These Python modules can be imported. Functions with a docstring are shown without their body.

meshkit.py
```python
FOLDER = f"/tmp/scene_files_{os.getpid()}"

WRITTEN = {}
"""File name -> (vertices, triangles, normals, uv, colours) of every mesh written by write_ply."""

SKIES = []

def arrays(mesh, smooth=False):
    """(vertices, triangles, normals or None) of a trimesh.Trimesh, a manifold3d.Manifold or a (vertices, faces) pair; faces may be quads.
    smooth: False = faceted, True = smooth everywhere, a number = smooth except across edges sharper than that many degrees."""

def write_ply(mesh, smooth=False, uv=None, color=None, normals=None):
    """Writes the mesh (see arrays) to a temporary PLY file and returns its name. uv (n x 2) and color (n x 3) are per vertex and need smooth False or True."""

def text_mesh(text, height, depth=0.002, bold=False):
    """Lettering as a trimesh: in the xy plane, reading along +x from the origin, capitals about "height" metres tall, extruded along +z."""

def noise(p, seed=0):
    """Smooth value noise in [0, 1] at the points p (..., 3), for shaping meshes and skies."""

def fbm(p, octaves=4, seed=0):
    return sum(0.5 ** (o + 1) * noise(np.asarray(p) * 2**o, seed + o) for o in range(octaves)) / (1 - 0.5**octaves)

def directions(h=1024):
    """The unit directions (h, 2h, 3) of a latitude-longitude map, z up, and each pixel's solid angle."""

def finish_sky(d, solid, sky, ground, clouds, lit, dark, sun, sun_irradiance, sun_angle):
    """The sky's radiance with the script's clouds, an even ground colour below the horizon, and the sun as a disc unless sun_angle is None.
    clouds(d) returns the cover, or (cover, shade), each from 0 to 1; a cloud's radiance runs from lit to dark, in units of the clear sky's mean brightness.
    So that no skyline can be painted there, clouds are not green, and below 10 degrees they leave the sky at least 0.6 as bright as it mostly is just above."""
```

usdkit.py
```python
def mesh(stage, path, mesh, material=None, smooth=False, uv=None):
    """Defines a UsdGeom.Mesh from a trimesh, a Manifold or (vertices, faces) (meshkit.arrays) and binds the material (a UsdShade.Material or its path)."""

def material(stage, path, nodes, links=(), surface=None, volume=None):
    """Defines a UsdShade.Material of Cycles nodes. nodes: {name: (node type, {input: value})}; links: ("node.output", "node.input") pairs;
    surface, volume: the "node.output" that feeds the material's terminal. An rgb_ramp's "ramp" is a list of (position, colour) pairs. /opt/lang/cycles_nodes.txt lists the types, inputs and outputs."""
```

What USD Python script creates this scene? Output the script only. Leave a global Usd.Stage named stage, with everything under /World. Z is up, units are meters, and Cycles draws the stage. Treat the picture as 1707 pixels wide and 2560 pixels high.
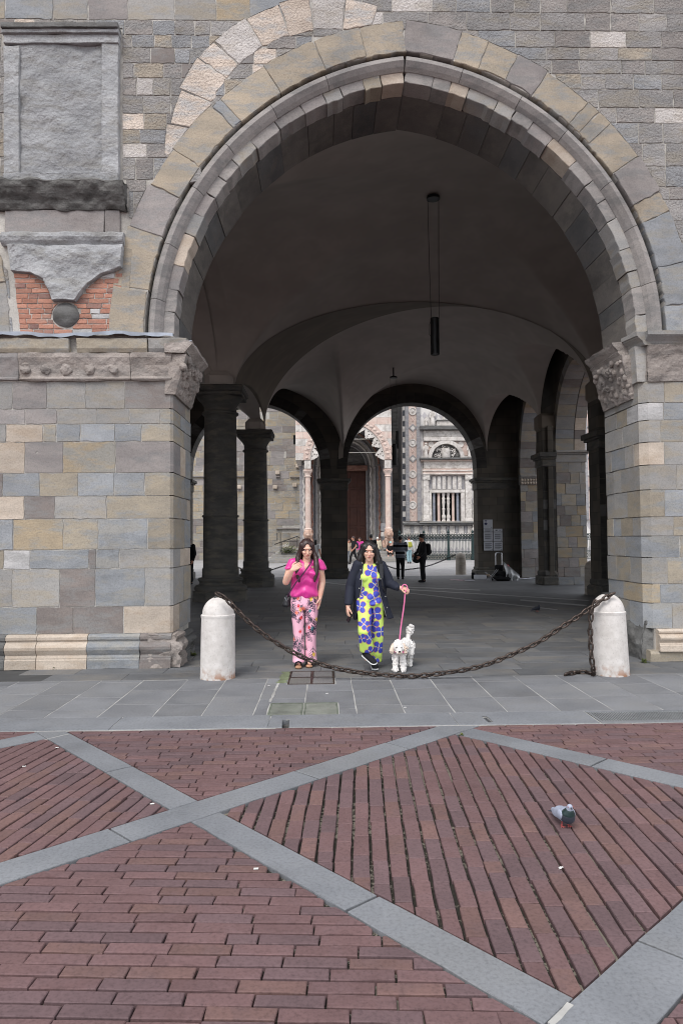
import math, random
import numpy as np
import trimesh, manifold3d as m3, shapely
import mapbox_earcut as earcut
from shapely.geometry import Polygon, box as sbox, Point, LineString, MultiPolygon
from shapely.ops import unary_union
from shapely import affinity
import usdkit, meshkit
from pxr import Usd, UsdGeom, UsdLux, UsdShade, Sdf, Gf, Vt

stage = Usd.Stage.CreateInMemory()
UsdGeom.SetStageUpAxis(stage, UsdGeom.Tokens.z)
UsdGeom.SetStageMetersPerUnit(stage, 1.0)
UsdGeom.Xform.Define(stage, '/World'); UsdGeom.Scope.Define(stage, '/World/Looks')
stage.SetDefaultPrim(stage.GetPrimAtPath('/World'))
_T = Sdf.ValueTypeNames

# ------------------------------------------------------------------ camera, sky, sun, exposure
F, CX, CY, H = 1800., 853.5, 1280., 1.66
PITCH, ROLL, YAW = math.radians(2.068), math.radians(.45), math.radians(1.3)
EXPOSURE = 1.62
SKY_STRENGTH = 0.1
SUN_INTENSITY, SUN_ANGLE = 0.2, 25.0
SUN_EL, SUN_AZ = math.radians(52), math.radians(205)      # azimuth: atan2(x, y) of the direction towards the sun
fw = np.array([math.sin(YAW)*math.cos(PITCH), math.cos(YAW)*math.cos(PITCH), math.sin(PITCH)])
_r0 = np.array([math.cos(YAW), -math.sin(YAW), 0.]); _u0 = np.cross(_r0, fw)
RT = _r0*math.cos(ROLL) - _u0*math.sin(ROLL); UP = _u0*math.cos(ROLL) + _r0*math.sin(ROLL)
CAM = np.array([0, 0, H])
def ray(u, v): return fw + RT*(u-CX)/F - UP*(v-CY)/F
def gr(u, v, z=0.): d = ray(u, v); return CAM + d*((z-H)/d[2])
def onY(u, v, Y): d = ray(u, v); return CAM + d*(Y/d[1])
cam = UsdGeom.Camera.Define(stage, '/World/camera')
m = Gf.Matrix4d(); 
for i, a in enumerate((RT, UP, -fw)): m.SetRow(i, Gf.Vec4d(*map(float, a), 0))
m.SetRow(3, Gf.Vec4d(*map(float, CAM), 1)); cam.AddTransformOp().Set(m)
cam.CreateHorizontalApertureAttr(24.0); cam.CreateVerticalApertureAttr(24.0*1024/682)
cam.CreateFocalLengthAttr(24.0*F/1707); cam.CreateClippingRangeAttr(Gf.Vec2f(.05, 2000)); cam.CreateExposureAttr(EXPOSURE)
sund = np.array([math.sin(SUN_AZ)*math.cos(SUN_EL), math.cos(SUN_AZ)*math.cos(SUN_EL), math.sin(SUN_EL)])
sun = UsdLux.DistantLight.Define(stage, '/World/sun'); sun.CreateIntensityAttr(SUN_INTENSITY); sun.CreateAngleAttr(SUN_ANGLE)
sun.CreateNormalizeAttr(True); sun.CreateColorAttr(Gf.Vec3f(1, .97, .93))
def look_rot(prim, z):
    z = z/np.linalg.norm(z); x = np.cross([0, 0, 1.], z); x /= np.linalg.norm(x); y = np.cross(z, x); M = Gf.Matrix4d()
    for i, a in enumerate((x, y, z)): M.SetRow(i, Gf.Vec4d(*map(float, a), 0))
    M.SetRow(3, Gf.Vec4d(0, 0, 30, 1)); prim.AddTransformOp().Set(M)
look_rot(sun, sund)
dome = UsdLux.DomeLight.Define(stage, '/World/sky')
skym = usdkit.material(stage, '/World/Looks/overcast_sky', {
    'sky': ('sky_texture', {'sky_type': 'single_scattering', 'sun_disc': False, 'sun_elevation': SUN_EL, 'sun_rotation': SUN_AZ}),
    'tc': ('texture_coordinate', {}), 'n': ('noise_texture', {'scale': 2.2, 'detail': 5.0, 'roughness': .55}),
    'r': ('rgb_ramp', {'ramp': [(.3, (3.68, 3.78, 3.96)), (.7, (5.4, 5.5, 5.72))]}),
    'mx': ('mix', {'mix_type': 'mix', 'fac': .88}), 'bg': ('background_shader', {'strength': SKY_STRENGTH})},
    [('tc.generated', 'n.vector'), ('n.fac', 'r.fac'), ('sky.color', 'mx.color1'), ('r.color', 'mx.color2'), ('mx.color', 'bg.color')], surface='bg.background')
UsdShade.MaterialBindingAPI.Apply(dome.GetPrim()).Bind(skym)
dome.GetPrim().SetCustomDataByKey('kind', 'structure')

# ------------------------------------------------------------------ helpers
_count = {}
def num(parent, name):
    k = parent + '/' + name; n = _count.get(k, -1) + 1; _count[k] = n
    return k if n == 0 else f'{k}_{n:03d}'
def pth(p): return '/World' if p is None else str(p.GetPath())
def tag(prim, label=None, cat=None, group=None, kind=None):
    for k, v in (('label', label), ('category', cat), ('group', group), ('kind', kind)):
        if v: prim.SetCustomDataByKey(k, v)
    return prim
def obj(name, mesh, mat, parent=None, smooth=False, label=None, cat=None, group=None, kind=None, uv=None):
    p = usdkit.mesh(stage, num(pth(parent), name), mesh, mat, smooth=smooth, uv=uv).GetPrim()
    return tag(p, label, cat, group, kind)
def node(name, parent=None, loc=None, rotz=0., label=None, cat=None, group=None, kind=None):
    x = UsdGeom.Xform.Define(stage, num(pth(parent), name))
    if loc is not None: x.AddTranslateOp().Set(Gf.Vec3d(*map(float, loc)))
    if rotz: x.AddRotateZOp().Set(float(math.degrees(rotz)))
    return tag(x.GetPrim(), label, cat, group, kind)
def dup(prim, loc, rotz=0., label=None, name=None, scale=None):
    was = prim.GetCustomData(); x = UsdGeom.Xform.Define(stage, num('/World', name or prim.GetName().split('_0')[0]))
    x.AddTranslateOp().Set(Gf.Vec3d(*map(float, loc)))
    x.AddRotateZOp().Set(float(math.degrees(rotz)))
    if scale: x.AddScaleOp().Set(Gf.Vec3f(scale, scale, scale))
    p = x.GetPrim(); p.GetReferences().AddInternalReference(prim.GetPath()); p.SetInstanceable(True)
    return tag(p, label, was.get('category'), was.get('group'))

class MB:
    "collects vertices and triangles"
    def __init__(s): s.v, s.f, s.n = [], [], 0
    def add(s, v, f):
        v = np.asarray(v, float); s.v.append(v); s.f.append(np.asarray(f, int) + s.n); s.n += len(v); return s
    def tm(s, t): return s.add(t.vertices, t.faces)
    def mf(s, M): q = M.to_mesh(); return s.add(q.vert_properties[:, :3], q.tri_verts)
    def box(s, x0, y0, z0, x1, y1, z1, b=0.):
        return s.tm(trimesh.creation.box(bounds=[[min(x0,x1), min(y0,y1), min(z0,z1)], [max(x0,x1), max(y0,y1), max(z0,z1)]])) if b == 0 else s.tm(bbox((x0+x1)/2, (y0+y1)/2, (z0+z1)/2, abs(x1-x0), abs(y1-y0), abs(z1-z0), b))
    def mesh(s): return trimesh.Trimesh(np.vstack(s.v), np.vstack(s.f), process=False)
def bbox(cx, cy, cz, sx, sy, sz, b):
    pts = [[i*sx/2 - i*b*(k != 0), j*sy/2 - j*b*(k != 1), l*sz/2 - l*b*(k != 2)] for i in (-1, 1) for j in (-1, 1) for l in (-1, 1) for k in range(3)]
    h = trimesh.convex.convex_hull(np.array(pts)); h.apply_translation([cx, cy, cz]); return h
def tri2d(poly):
    poly = shapely.geometry.polygon.orient(poly, 1.0)
    rings = [np.array(poly.exterior.coords)[:-1]] + [np.array(r.coords)[:-1] for r in poly.interiors]
    v = np.vstack(rings)[:, :2]; e = np.cumsum([len(r) for r in rings]).astype(np.uint32)
    f = earcut.triangulate_float64(np.ascontiguousarray(v), e).reshape(-1, 3).astype(int)
    a = np.cross(v[f[:, 1]]-v[f[:, 0]], v[f[:, 2]]-v[f[:, 0]]) if len(f) else np.zeros(0)
    f[a < 0] = f[a < 0][:, ::-1]
    return v, f, rings
def polys(g):
    if g is None or g.is_empty: return []
    if g.geom_type == 'Polygon': return [g]
    return [q for x in getattr(g, 'geoms', []) for q in polys(x)]
def slab(poly, depth, O=(0,0,0), ex=(1,0,0), ey=(0,0,1), en=(0,-1,0), bev=0., front=0., tilt=(0., 0.), back=False, mb=None):
    "a plate of outline poly (in ex, ey) whose face lies at front along en and whose sides go back by depth"
    O, ex, ey, en = (np.asarray(a, float) for a in (O, ex, ey, en)); mb = mb or MB(); c = poly.centroid
    P = lambda q, z: O + q[:, :1]*ex + q[:, 1:2]*ey + (z + (q[:, :1]-c.x)*tilt[0] + (q[:, 1:2]-c.y)*tilt[1])*en
    poly = shapely.geometry.polygon.orient(poly, 1.0)
    flip = np.dot(np.cross(ex, ey), en) < 0
    def put(v, f): mb.add(v, f[:, ::-1] if flip else f)
    inner = poly.buffer(-bev, join_style='mitre') if bev else poly
    if bev and (inner.is_empty or inner.geom_type != 'Polygon'): inner, bev = poly, 0.
    v, f, rings = tri2d(inner); put(P(v, front), f)
    if bev:
        strip = poly.difference(inner)
        for g in polys(strip):
            v, f, _ = tri2d(g)
            d = shapely.distance(poly.exterior, shapely.points(v)); z = np.where(d < bev*.3, front-bev, front)
            put(P(v, z[:, None]), f)
    for r in [np.array(poly.exterior.coords)[:-1]] + [np.array(q.coords)[:-1] for q in poly.interiors]:
        n = len(r); i = np.arange(n); j = (i+1) % n
        put(np.vstack([P(r, front-bev), P(r, -depth)]), np.vstack([np.c_[i, i+n, j], np.c_[j, i+n, j+n]]))
    if back:
        v, f, _ = tri2d(poly); put(P(v, -depth), f[:, ::-1])
    return mb.mesh()
def rough(poly, rng, seg=.12, j=.004):
    "an outline with a little unevenness"
    q = poly.segmentize(seg); 
    def jit(c): c = np.array(c)[:-1]; return c + rng.normal(0, j, c.shape)
    r = Polygon(jit(q.exterior.coords), [jit(h.coords) for h in q.interiors])
    return r if r.is_valid and r.geom_type == 'Polygon' else poly
def tube(path, r, n=8, closed=False, cap=True):
    path = np.asarray(path, float); m_ = len(path); r = np.broadcast_to(r, (m_,))
    t = np.gradient(path, axis=0) if not closed else np.roll(path, -1, 0)-np.roll(path, 1, 0)
    t /= np.linalg.norm(t, axis=1, keepdims=True)+1e-12
    a = np.array([0, 0, 1.]) if abs(t[0, 2]) < .9 else np.array([1., 0, 0]); V = []
    nrm = a - t[0]*(a@t[0]); nrm /= np.linalg.norm(nrm)
    for i in range(m_):
        nrm = nrm - t[i]*(nrm@t[i]); nrm /= np.linalg.norm(nrm)+1e-12; b = np.cross(t[i], nrm)
        w = np.arange(n)*2*np.pi/n; V.append(path[i] + r[i]*(np.cos(w)[:, None]*nrm + np.sin(w)[:, None]*b))
    Fc = []; k = np.arange(n); k2 = (k+1) % n
    for i in range(m_ if closed else m_-1):
        A, B = i*n, ((i+1) % m_)*n
        Fc += [np.c_[A+k, A+k2, B+k], np.c_[A+k2, B+k2, B+k]]
    V = np.vstack(V)
    if cap and not closed:
        V = np.vstack([V, path[:1], path[-1:]]); e = (m_-1)*n
        Fc += [np.c_[k2, k, np.full(n, m_*n)], np.c_[e+k, e+k2, np.full(n, m_*n+1)]]
    return trimesh.Trimesh(V, np.vstack(Fc), process=False)
def lathe(profile, n=32, c=(0, 0, 0)):
    p = np.asarray(profile, float); w = np.arange(n)*2*np.pi/n
    V = np.stack([np.outer(p[:, 0], np.cos(w)), np.outer(p[:, 0], np.sin(w)), np.repeat(p[:, 1:2], n, 1)], -1).reshape(-1, 3)
    k = np.arange(n); k2 = (k+1) % n; Fc = []
    for i in range(len(p)-1): A, B = i*n, (i+1)*n; Fc += [np.c_[A+k, A+k2, B+k2], np.c_[A+k, B+k2, B+k]]
    return trimesh.Trimesh(V + np.asarray(c), np.vstack(Fc), process=False)
def lumps(t, amp, freq, seed=0, oct=3):
    "push the vertices along their normals by noise"
    t = t.copy(); n = t.vertex_normals; d = meshkit.fbm(np.asarray(t.vertices)*freq, oct, seed) - .5
    t.vertices = t.vertices + n*(d*2*amp)[:, None]; return t
def M2T(M):
    q = M.to_mesh(); return trimesh.Trimesh(q.vert_properties[:, :3], q.tri_verts, process=False)
def grid(fn, us, vs, flip=False):
    U, V_ = np.meshgrid(us, vs, indexing='ij'); P = fn(U, V_).reshape(-1, 3); nu, nv = len(us), len(vs)
    i, j = np.meshgrid(np.arange(nu-1), np.arange(nv-1), indexing='ij'); a = (i*nv+j).ravel(); b = a+nv
    f = np.vstack([np.c_[a, b, b+1], np.c_[a, b+1, a+1]])
    return trimesh.Trimesh(P, f[:, ::-1] if flip else f, process=False)

# ------------------------------------------------------------------ materials
def lin(r, g, b, k=1.): return tuple(float(k*((c/255/12.92) if c <= 10 else ((c/255+.055)/1.055)**2.4)) for c in (r, g, b))
def dull(t, d): m_ = .35*t[0]+.45*t[1]+.2*t[2]; return tuple(m_+(c-m_)*d for c in t)
def mat(name, nodes, links, surface='p.BSDF'): return usdkit.material(stage, '/World/Looks/'+name, nodes, links, surface=surface)
def stone(name, a, b, c, bump=.35, bscale=38., rough_=.85, blot=2.2, speck=.12, layer=3., rnd=.13, dist=.012, grime=1.):
    """sandstone: two tones a, b in soft patches, blotches of c, grain, tool marks; each block shifted and toned by its own random number"""
    N = {'g': ('geometry', {}), 'o': ('object_info', {}), 'm1': ('math', {'math_type': 'multiply', 'value2': 57.}), 'm2': ('math', {'math_type': 'multiply', 'value2': 131.}),
         'cx': ('combine_xyz', {'z': 3.}), 'ad': ('vector_math', {'math_type': 'add'}), 'mp': ('mapping', {'scale': (1., 1., layer)}),
         'n1': ('noise_texture', {'scale': 1.7, 'detail': 6., 'roughness': .6, 'distortion': .4}), 'r1': ('rgb_ramp', {'ramp': [(.36, a), (.62, b)]}),
         'n2': ('noise_texture', {'scale': blot, 'detail': 4., 'roughness': .65}), 'r2': ('rgb_ramp', {'ramp': [(.48, (0, 0, 0)), (.62, (1, 1, 1))]}), 'bwv': ('math', {'math_type': 'multiply', 'value2': .8}),
         'x1': ('mix', {'mix_type': 'mix', 'color2': c}),
         'n3': ('noise_texture', {'scale': 55., 'detail': 3., 'roughness': .7}), 'r3': ('rgb_ramp', {'ramp': [(.25, (1-speck*2.2,)*3), (.5, (1, 1, 1)), (.8, (1+speck,)*3)]}),
         'x2': ('mix', {'mix_type': 'multiply', 'fac': 1.}), 'n5': ('noise_texture', {'scale': .8, 'detail': 7., 'roughness': .7}), 'r5': ('rgb_ramp', {'ramp': [(.28, (.76, .75, .74)), (.45, (.97, .97, .97)), (.72, (1.1, 1.09, 1.07))]}), 'x5': ('mix', {'mix_type': 'multiply', 'fac': grime}),
         'mr': ('map_range', {'from_min': 0., 'from_max': 1., 'to_min': 1-rnd, 'to_max': 1+rnd}), 'cv': ('combine_xyz', {}), 'x3': ('mix', {'mix_type': 'multiply', 'fac': 1.}),
         'nb': ('noise_texture', {'scale': bscale, 'detail': 4., 'roughness': .6}), 'nb2': ('noise_texture', {'scale': bscale/6, 'detail': 3., 'roughness': .5}),
         'bm': ('math', {'math_type': 'multiply_add', 'value2': .5}), 'bp': ('bump', {'strength': bump, 'distance': dist}),
         'p': ('principled_bsdf', {'roughness': rough_, 'specular_ior_level': .25})}
    L = [('o.random', 'm1.value1'), ('o.random', 'm2.value1'), ('m1.value', 'cx.x'), ('m2.value', 'cx.y'), ('g.position', 'ad.vector1'), ('cx.vector', 'ad.vector2'), ('ad.vector', 'mp.vector'),
         ('mp.vector', 'n1.vector'), ('mp.vector', 'n2.vector'), ('ad.vector', 'n3.vector'), ('ad.vector', 'nb.vector'), ('ad.vector', 'nb2.vector'),
         ('n1.fac', 'r1.fac'), ('n2.fac', 'r2.fac'), ('r2.color', 'bwv.value1'), ('bwv.value', 'x1.fac'), ('r1.color', 'x1.color1'), ('n3.fac', 'r3.fac'), ('x1.color', 'x2.color1'), ('r3.color', 'x2.color2'),
         ('o.random', 'mr.value'), ('mr.result', 'cv.x'), ('mr.result', 'cv.y'), ('mr.result', 'cv.z'), ('g.position', 'n5.vector'), ('n5.fac', 'r5.fac'), ('x2.color', 'x5.color1'), ('r5.color', 'x5.color2'), ('x5.color', 'x3.color1'), ('cv.vector', 'x3.color2'), ('x3.color', 'p.base_color'),
         ('nb2.fac', 'bm.value1'), ('nb.fac', 'bm.value3'), ('bm.value', 'bp.height'), ('bp.normal', 'p.normal')]
    return mat(name, N, L)
def plain(name, col, rough_=.6, metal=0., var=.12, scale=6., bump=0., bscale=60., spec=.4, **kw):
    d = tuple(c*(1-var*1.6) for c in col); u = tuple(min(1, c*(1+var)) for c in col)
    N = {'g': ('texture_coordinate', {}), 'n': ('noise_texture', {'scale': scale, 'detail': 4., 'roughness': .6}), 'r': ('rgb_ramp', {'ramp': [(.3, d), (.7, u)]}),
         'p': ('principled_bsdf', {'roughness': rough_, 'metallic': metal, 'specular_ior_level': spec, **kw})}
    L = [('g.object', 'n.vector'), ('n.fac', 'r.fac'), ('r.color', 'p.base_color')]
    if bump:
        N.update({'nb': ('noise_texture', {'scale': bscale, 'detail': 3.}), 'bp': ('bump', {'strength': bump, 'distance': .01})}); L += [('g.object', 'nb.vector'), ('nb.fac', 'bp.height'), ('bp.normal', 'p.normal')]
    return mat(name, N, L)
ST = {}
def S(key, *a, **k):
    a = [tuple(np.array(dull(x, .42 if 'blue' in key else .74 if key in ('tan','ochre','ring','cream','rtan') else .6))*[1.045, 1.04, 1.04]) for x in a]; ST[key] = stone('sandstone_'+key, *a, **k); return ST[key]
S('grey', lin(150,145,139), lin(135,134,132), lin(150,138,118))
S('blue', lin(140,146,154), lin(124,131,139), lin(148,142,128), bump=.5)
S('mauve', lin(150,140,135), lin(135,126,123), lin(128,125,124))
S('tan', lin(158,145,123), lin(142,132,116), lin(134,136,136), bump=.45)
S('ochre', lin(164,144,112), lin(150,134,108), lin(136,136,132), bump=.5)
S('cream', lin(186,170,152), lin(170,155,138), lin(170,150,128), bump=.45)
S('pale', lin(196,192,190), lin(178,176,176), lin(160,158,156), bump=.6)
S('brown', lin(134,120,112), lin(118,107,102), lin(126,124,122))
R_ = dict(bump=.95, bscale=34., dist=.03, speck=.2)
S('rgrey', lin(148,142,138), lin(133,130,128), lin(142,132,116), **R_)
S('rmauve', lin(148,138,131), lin(134,126,121), lin(126,124,122), **R_)
S('rblue', lin(144,145,149), lin(126,129,134), lin(142,136,126), **R_)
S('rtan', lin(162,148,128), lin(146,135,119), lin(134,134,132), **R_)
S('rpale', lin(190,181,174), lin(174,166,160), lin(172,160,146), **R_)
S('rpink', lin(205,184,163), lin(186,163,140), lin(168,166,164), **R_)
S('tabl', lin(157,158,161), lin(136,138,141), lin(134,132,128), bump=.9, bscale=14., dist=.04)
S('ledge', lin(112,110,106), lin(84,82,79), lin(62,60,57), bump=.8, bscale=24., dist=.03)
S('sof', lin(108,101,94), lin(92,87,82), lin(114,106,96), bump=.4, rnd=.12)  # soffit stones: shade of the underside, besides grime, put into the darker tones
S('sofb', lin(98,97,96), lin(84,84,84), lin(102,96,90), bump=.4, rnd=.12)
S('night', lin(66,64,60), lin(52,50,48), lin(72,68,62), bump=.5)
S('ring', lin(165,149,126), lin(150,138,119), lin(135,135,133), bump=.5, rnd=.09, blot=3.)
S('mould', lin(152,144,138), lin(138,131,127), lin(120,118,116), bump=.2, rnd=.06)
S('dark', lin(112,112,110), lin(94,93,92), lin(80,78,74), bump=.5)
S('soot', lin(88,86,82), lin(60,58,56), lin(118,114,108), bump=.8, bscale=24., dist=.03)  # darkness of pits and the lunette recess put into the stone colour
S('carve', lin(158,145,136), lin(138,124,114), lin(120,112,106), bump=.8, bscale=18., dist=.03)
MORT = stone('lime_mortar', lin(190,186,180), lin(172,168,162), lin(152,148,142), bump=.6, bscale=60., rnd=.02, layer=1.)
LEAD = plain('lead_flashing', lin(150,156,166), .5, .3, var=.2, scale=4.)
# ------------------------------------------------------------------ ground
KY = 6.38                                                  # front edge of the kerb
def gmat(name, a, b, c, sc=1.2, rough_=.75, rnd=.12, speck=.14, bump=.25, spec=.3):
    return stone(name, a, b, c, bump=bump, bscale=45., rough_=rough_, blot=sc, speck=speck, layer=1., rnd=rnd, dist=.006)
PAVE = gmat('pietra_slab', lin(119,120,123), lin(107,108,111), lin(116,116,117))
PAVE2 = gmat('loggia_slab', lin(106,107,109), lin(93,94,96), lin(113,110,106), rnd=.12)
BAND = gmat('stone_band', lin(121,123,127), lin(111,113,117), lin(117,118,120), rnd=.06, sc=.9)
BRK = [gmat('paving_brick_red', lin(108,84,84), lin(98,76,76), lin(105,83,84), rnd=.08, sc=6., speck=.16, bump=.3),
       gmat('paving_brick_mauve', lin(103,83,85), lin(92,75,77), lin(99,80,82), rnd=.08, sc=6., speck=.16, bump=.3),
       gmat('paving_brick_warm', lin(112,87,83), lin(100,78,75), lin(102,81,80), rnd=.08, sc=6., speck=.16, bump=.3)]
BED = mat('joint_sand', {'g': ('geometry', {}), 'n': ('noise_texture', {'scale': 30., 'detail': 5., 'roughness': .75}), 'n2': ('noise_texture', {'scale': 1.1, 'detail': 2.}),
     'mm': ('math', {'math_type': 'multiply_add', 'value2': .9}), 'r': ('rgb_ramp', {'ramp': [(.60, lin(40,39,37)), (.98, lin(58,55,50)), (1.0, lin(120,114,104))]}),
     'p': ('principled_bsdf', {'roughness': .95, 'specular_ior_level': .1})},
    [('g.position', 'n.vector'), ('g.position', 'n2.vector'), ('n2.fac', 'mm.value1'), ('n.fac', 'mm.value3'), ('mm.value', 'r.fac'), ('r.color', 'p.base_color')])
FAR_BED = plain('dark_joint', lin(66,66,66), .95)
GROUT = plain('pale_grout', lin(168,166,162), .9, var=.25, scale=3.)
GROUND = mat('far_paving', {'g': ('geometry', {}), 'b': ('brick_texture', {'scale': 1., 'brick_width': .25, 'row_height': .08, 'mortar_size': .008, 'color1': lin(112,80,77), 'color2': lin(100,72,70), 'mortar': lin(58,54,50)}), 'p': ('principled_bsdf', {'roughness': .85})},
    [('g.position', 'b.vector'), ('b.color', 'p.base_color')])
def sheet(name, x0, y0, x1, y1, z, mt, kind='structure', **k):
    return obj(name, (np.array([[x0,y0,z],[x1,y0,z],[x1,y1,z],[x0,y1,z]], float), np.array([[0,1,2],[0,2,3]])), mt, kind=kind, **k)
sheet('ground', -400, -400, 400, 400, -.08, GROUND)
sheet('paving_bed', -4.6, 1.5, 5.0, KY, -.024, BED)

def P2(u, v): return gr(u, v)[:2]
def strip(a0, a1, b0, b1, ext=6.):
    "an endless band whose two edges run through a0-a1 and b0-b1"
    a0, a1, b0, b1 = (P2(*p) for p in (a0, a1, b0, b1)); d = (a1-a0)/np.linalg.norm(a1-a0); e = (b1-b0)/np.linalg.norm(b1-b0)
    d = (d+e)/np.linalg.norm(d+e); ma, mb_ = (a0+a1)/2, (b0+b1)/2
    return Polygon([ma-d*ext, ma+d*ext, mb_+d*ext, mb_-d*ext]), d, ma, mb_
FIELD = sbox(-4.4, 1.7, 4.8, KY-.006)
sA, dA, _, _ = strip((185,1833), (1432,2508), (112,1850), (1377,2560))
sB, dB, _, _ = strip((0,2158), (1072,1822), (0,2212), (1137,1836))
sC, dC, _, _ = strip((1186,1822), (1707,1939), (1153,1839), (1707,1971))
sD, dD, _, _ = strip((1432,2508), (1707,2240), (1660,2540), (1707,2490))
sE, dE, _, _ = strip((82,1833), (0,1850), (185,1833), (0,1871))
cen = P2(1000, 2200)
def side(poly, p): return [g for g in polys(poly) if g.contains(Point(p))]
def near(poly, p): return min(polys(poly), key=lambda g: g.distance(Point(p)))
A_up = near(sA.difference(sB).intersection(FIELD), P2(300,1925)); A_lo = near(sA.difference(sB).difference(sD).intersection(FIELD), P2(800,2220))
Bp = near(sB.intersection(FIELD), P2(300,2080)); Cp = near(sC.difference(sB).intersection(FIELD), P2(1400,1880))
Dp = near(sD.difference(sC).intersection(FIELD), P2(1600,2450)); Ep = near(sE.difference(sA).intersection(FIELD), P2(60,1848))
bands = [A_up, A_lo, Bp, Cp, Dp, Ep]
rng = np.random.default_rng(5)
bnode = node('stone_band_paving', kind='structure')
def cut_band(poly, d, cuts):
    "cross joints at the given picture points"
    n = np.array([-d[1], d[0]]); g = poly
    for u, v in cuts:
        p = P2(u, v); w = .004
        g = g.difference(Polygon([p-n*2-d*w, p+n*2-d*w, p+n*2+d*w, p-n*2+d*w]))
    return polys(g)
for poly, d, cuts in ((A_up, dA, [(290,1925)]), (A_lo, dA, [(880,2270)]), (Bp, dB, [(296,2085), (760,1935), (985,1862)]), (Cp, dC, [(1500,1905)]), (Dp, dD, [(1640,2370)]), (Ep, dE, [])):
    for g in cut_band(poly, d, cuts):
        if g.area > .01: obj('band_slab', slab(rough(g.buffer(-.004, join_style='mitre'), rng, .15, .0015), .05, ex=(1,0,0), ey=(0,1,0), en=(0,0,1), bev=.003, tilt=tuple(rng.normal(0,.0006,2))), BAND, bnode)
sheet('band_joint', -4.6, 1.5, 5.0, KY, -.0165, GROUT) if False else None
for p0, p1, w in (((1428,2512),(1377,2562),.012), ((112,1850),(170,1836),.006)):     # pale mortar in the joints between bands
    a, b = P2(*p0), P2(*p1); d = (b-a)/np.linalg.norm(b-a); n = np.array([-d[1], d[0]])
    obj('mortar_joint', slab(rough(Polygon([a-n*w, b-n*w, b+n*w, a+n*w]), rng, .05, .002), .015, ex=(1,0,0), ey=(0,1,0), en=(0,0,1), front=.0015), GROUT, bnode)
rest = FIELD.difference(unary_union([sA.difference(Polygon()), sB, sC, sD, sE]).intersection(unary_union([b.buffer(.002) for b in bands])))
panels = [g for g in polys(rest) if g.area > .05]
def ang(u): d = ray(u, 1345.)[:2]; return math.atan2(d[1], d[0])
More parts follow.
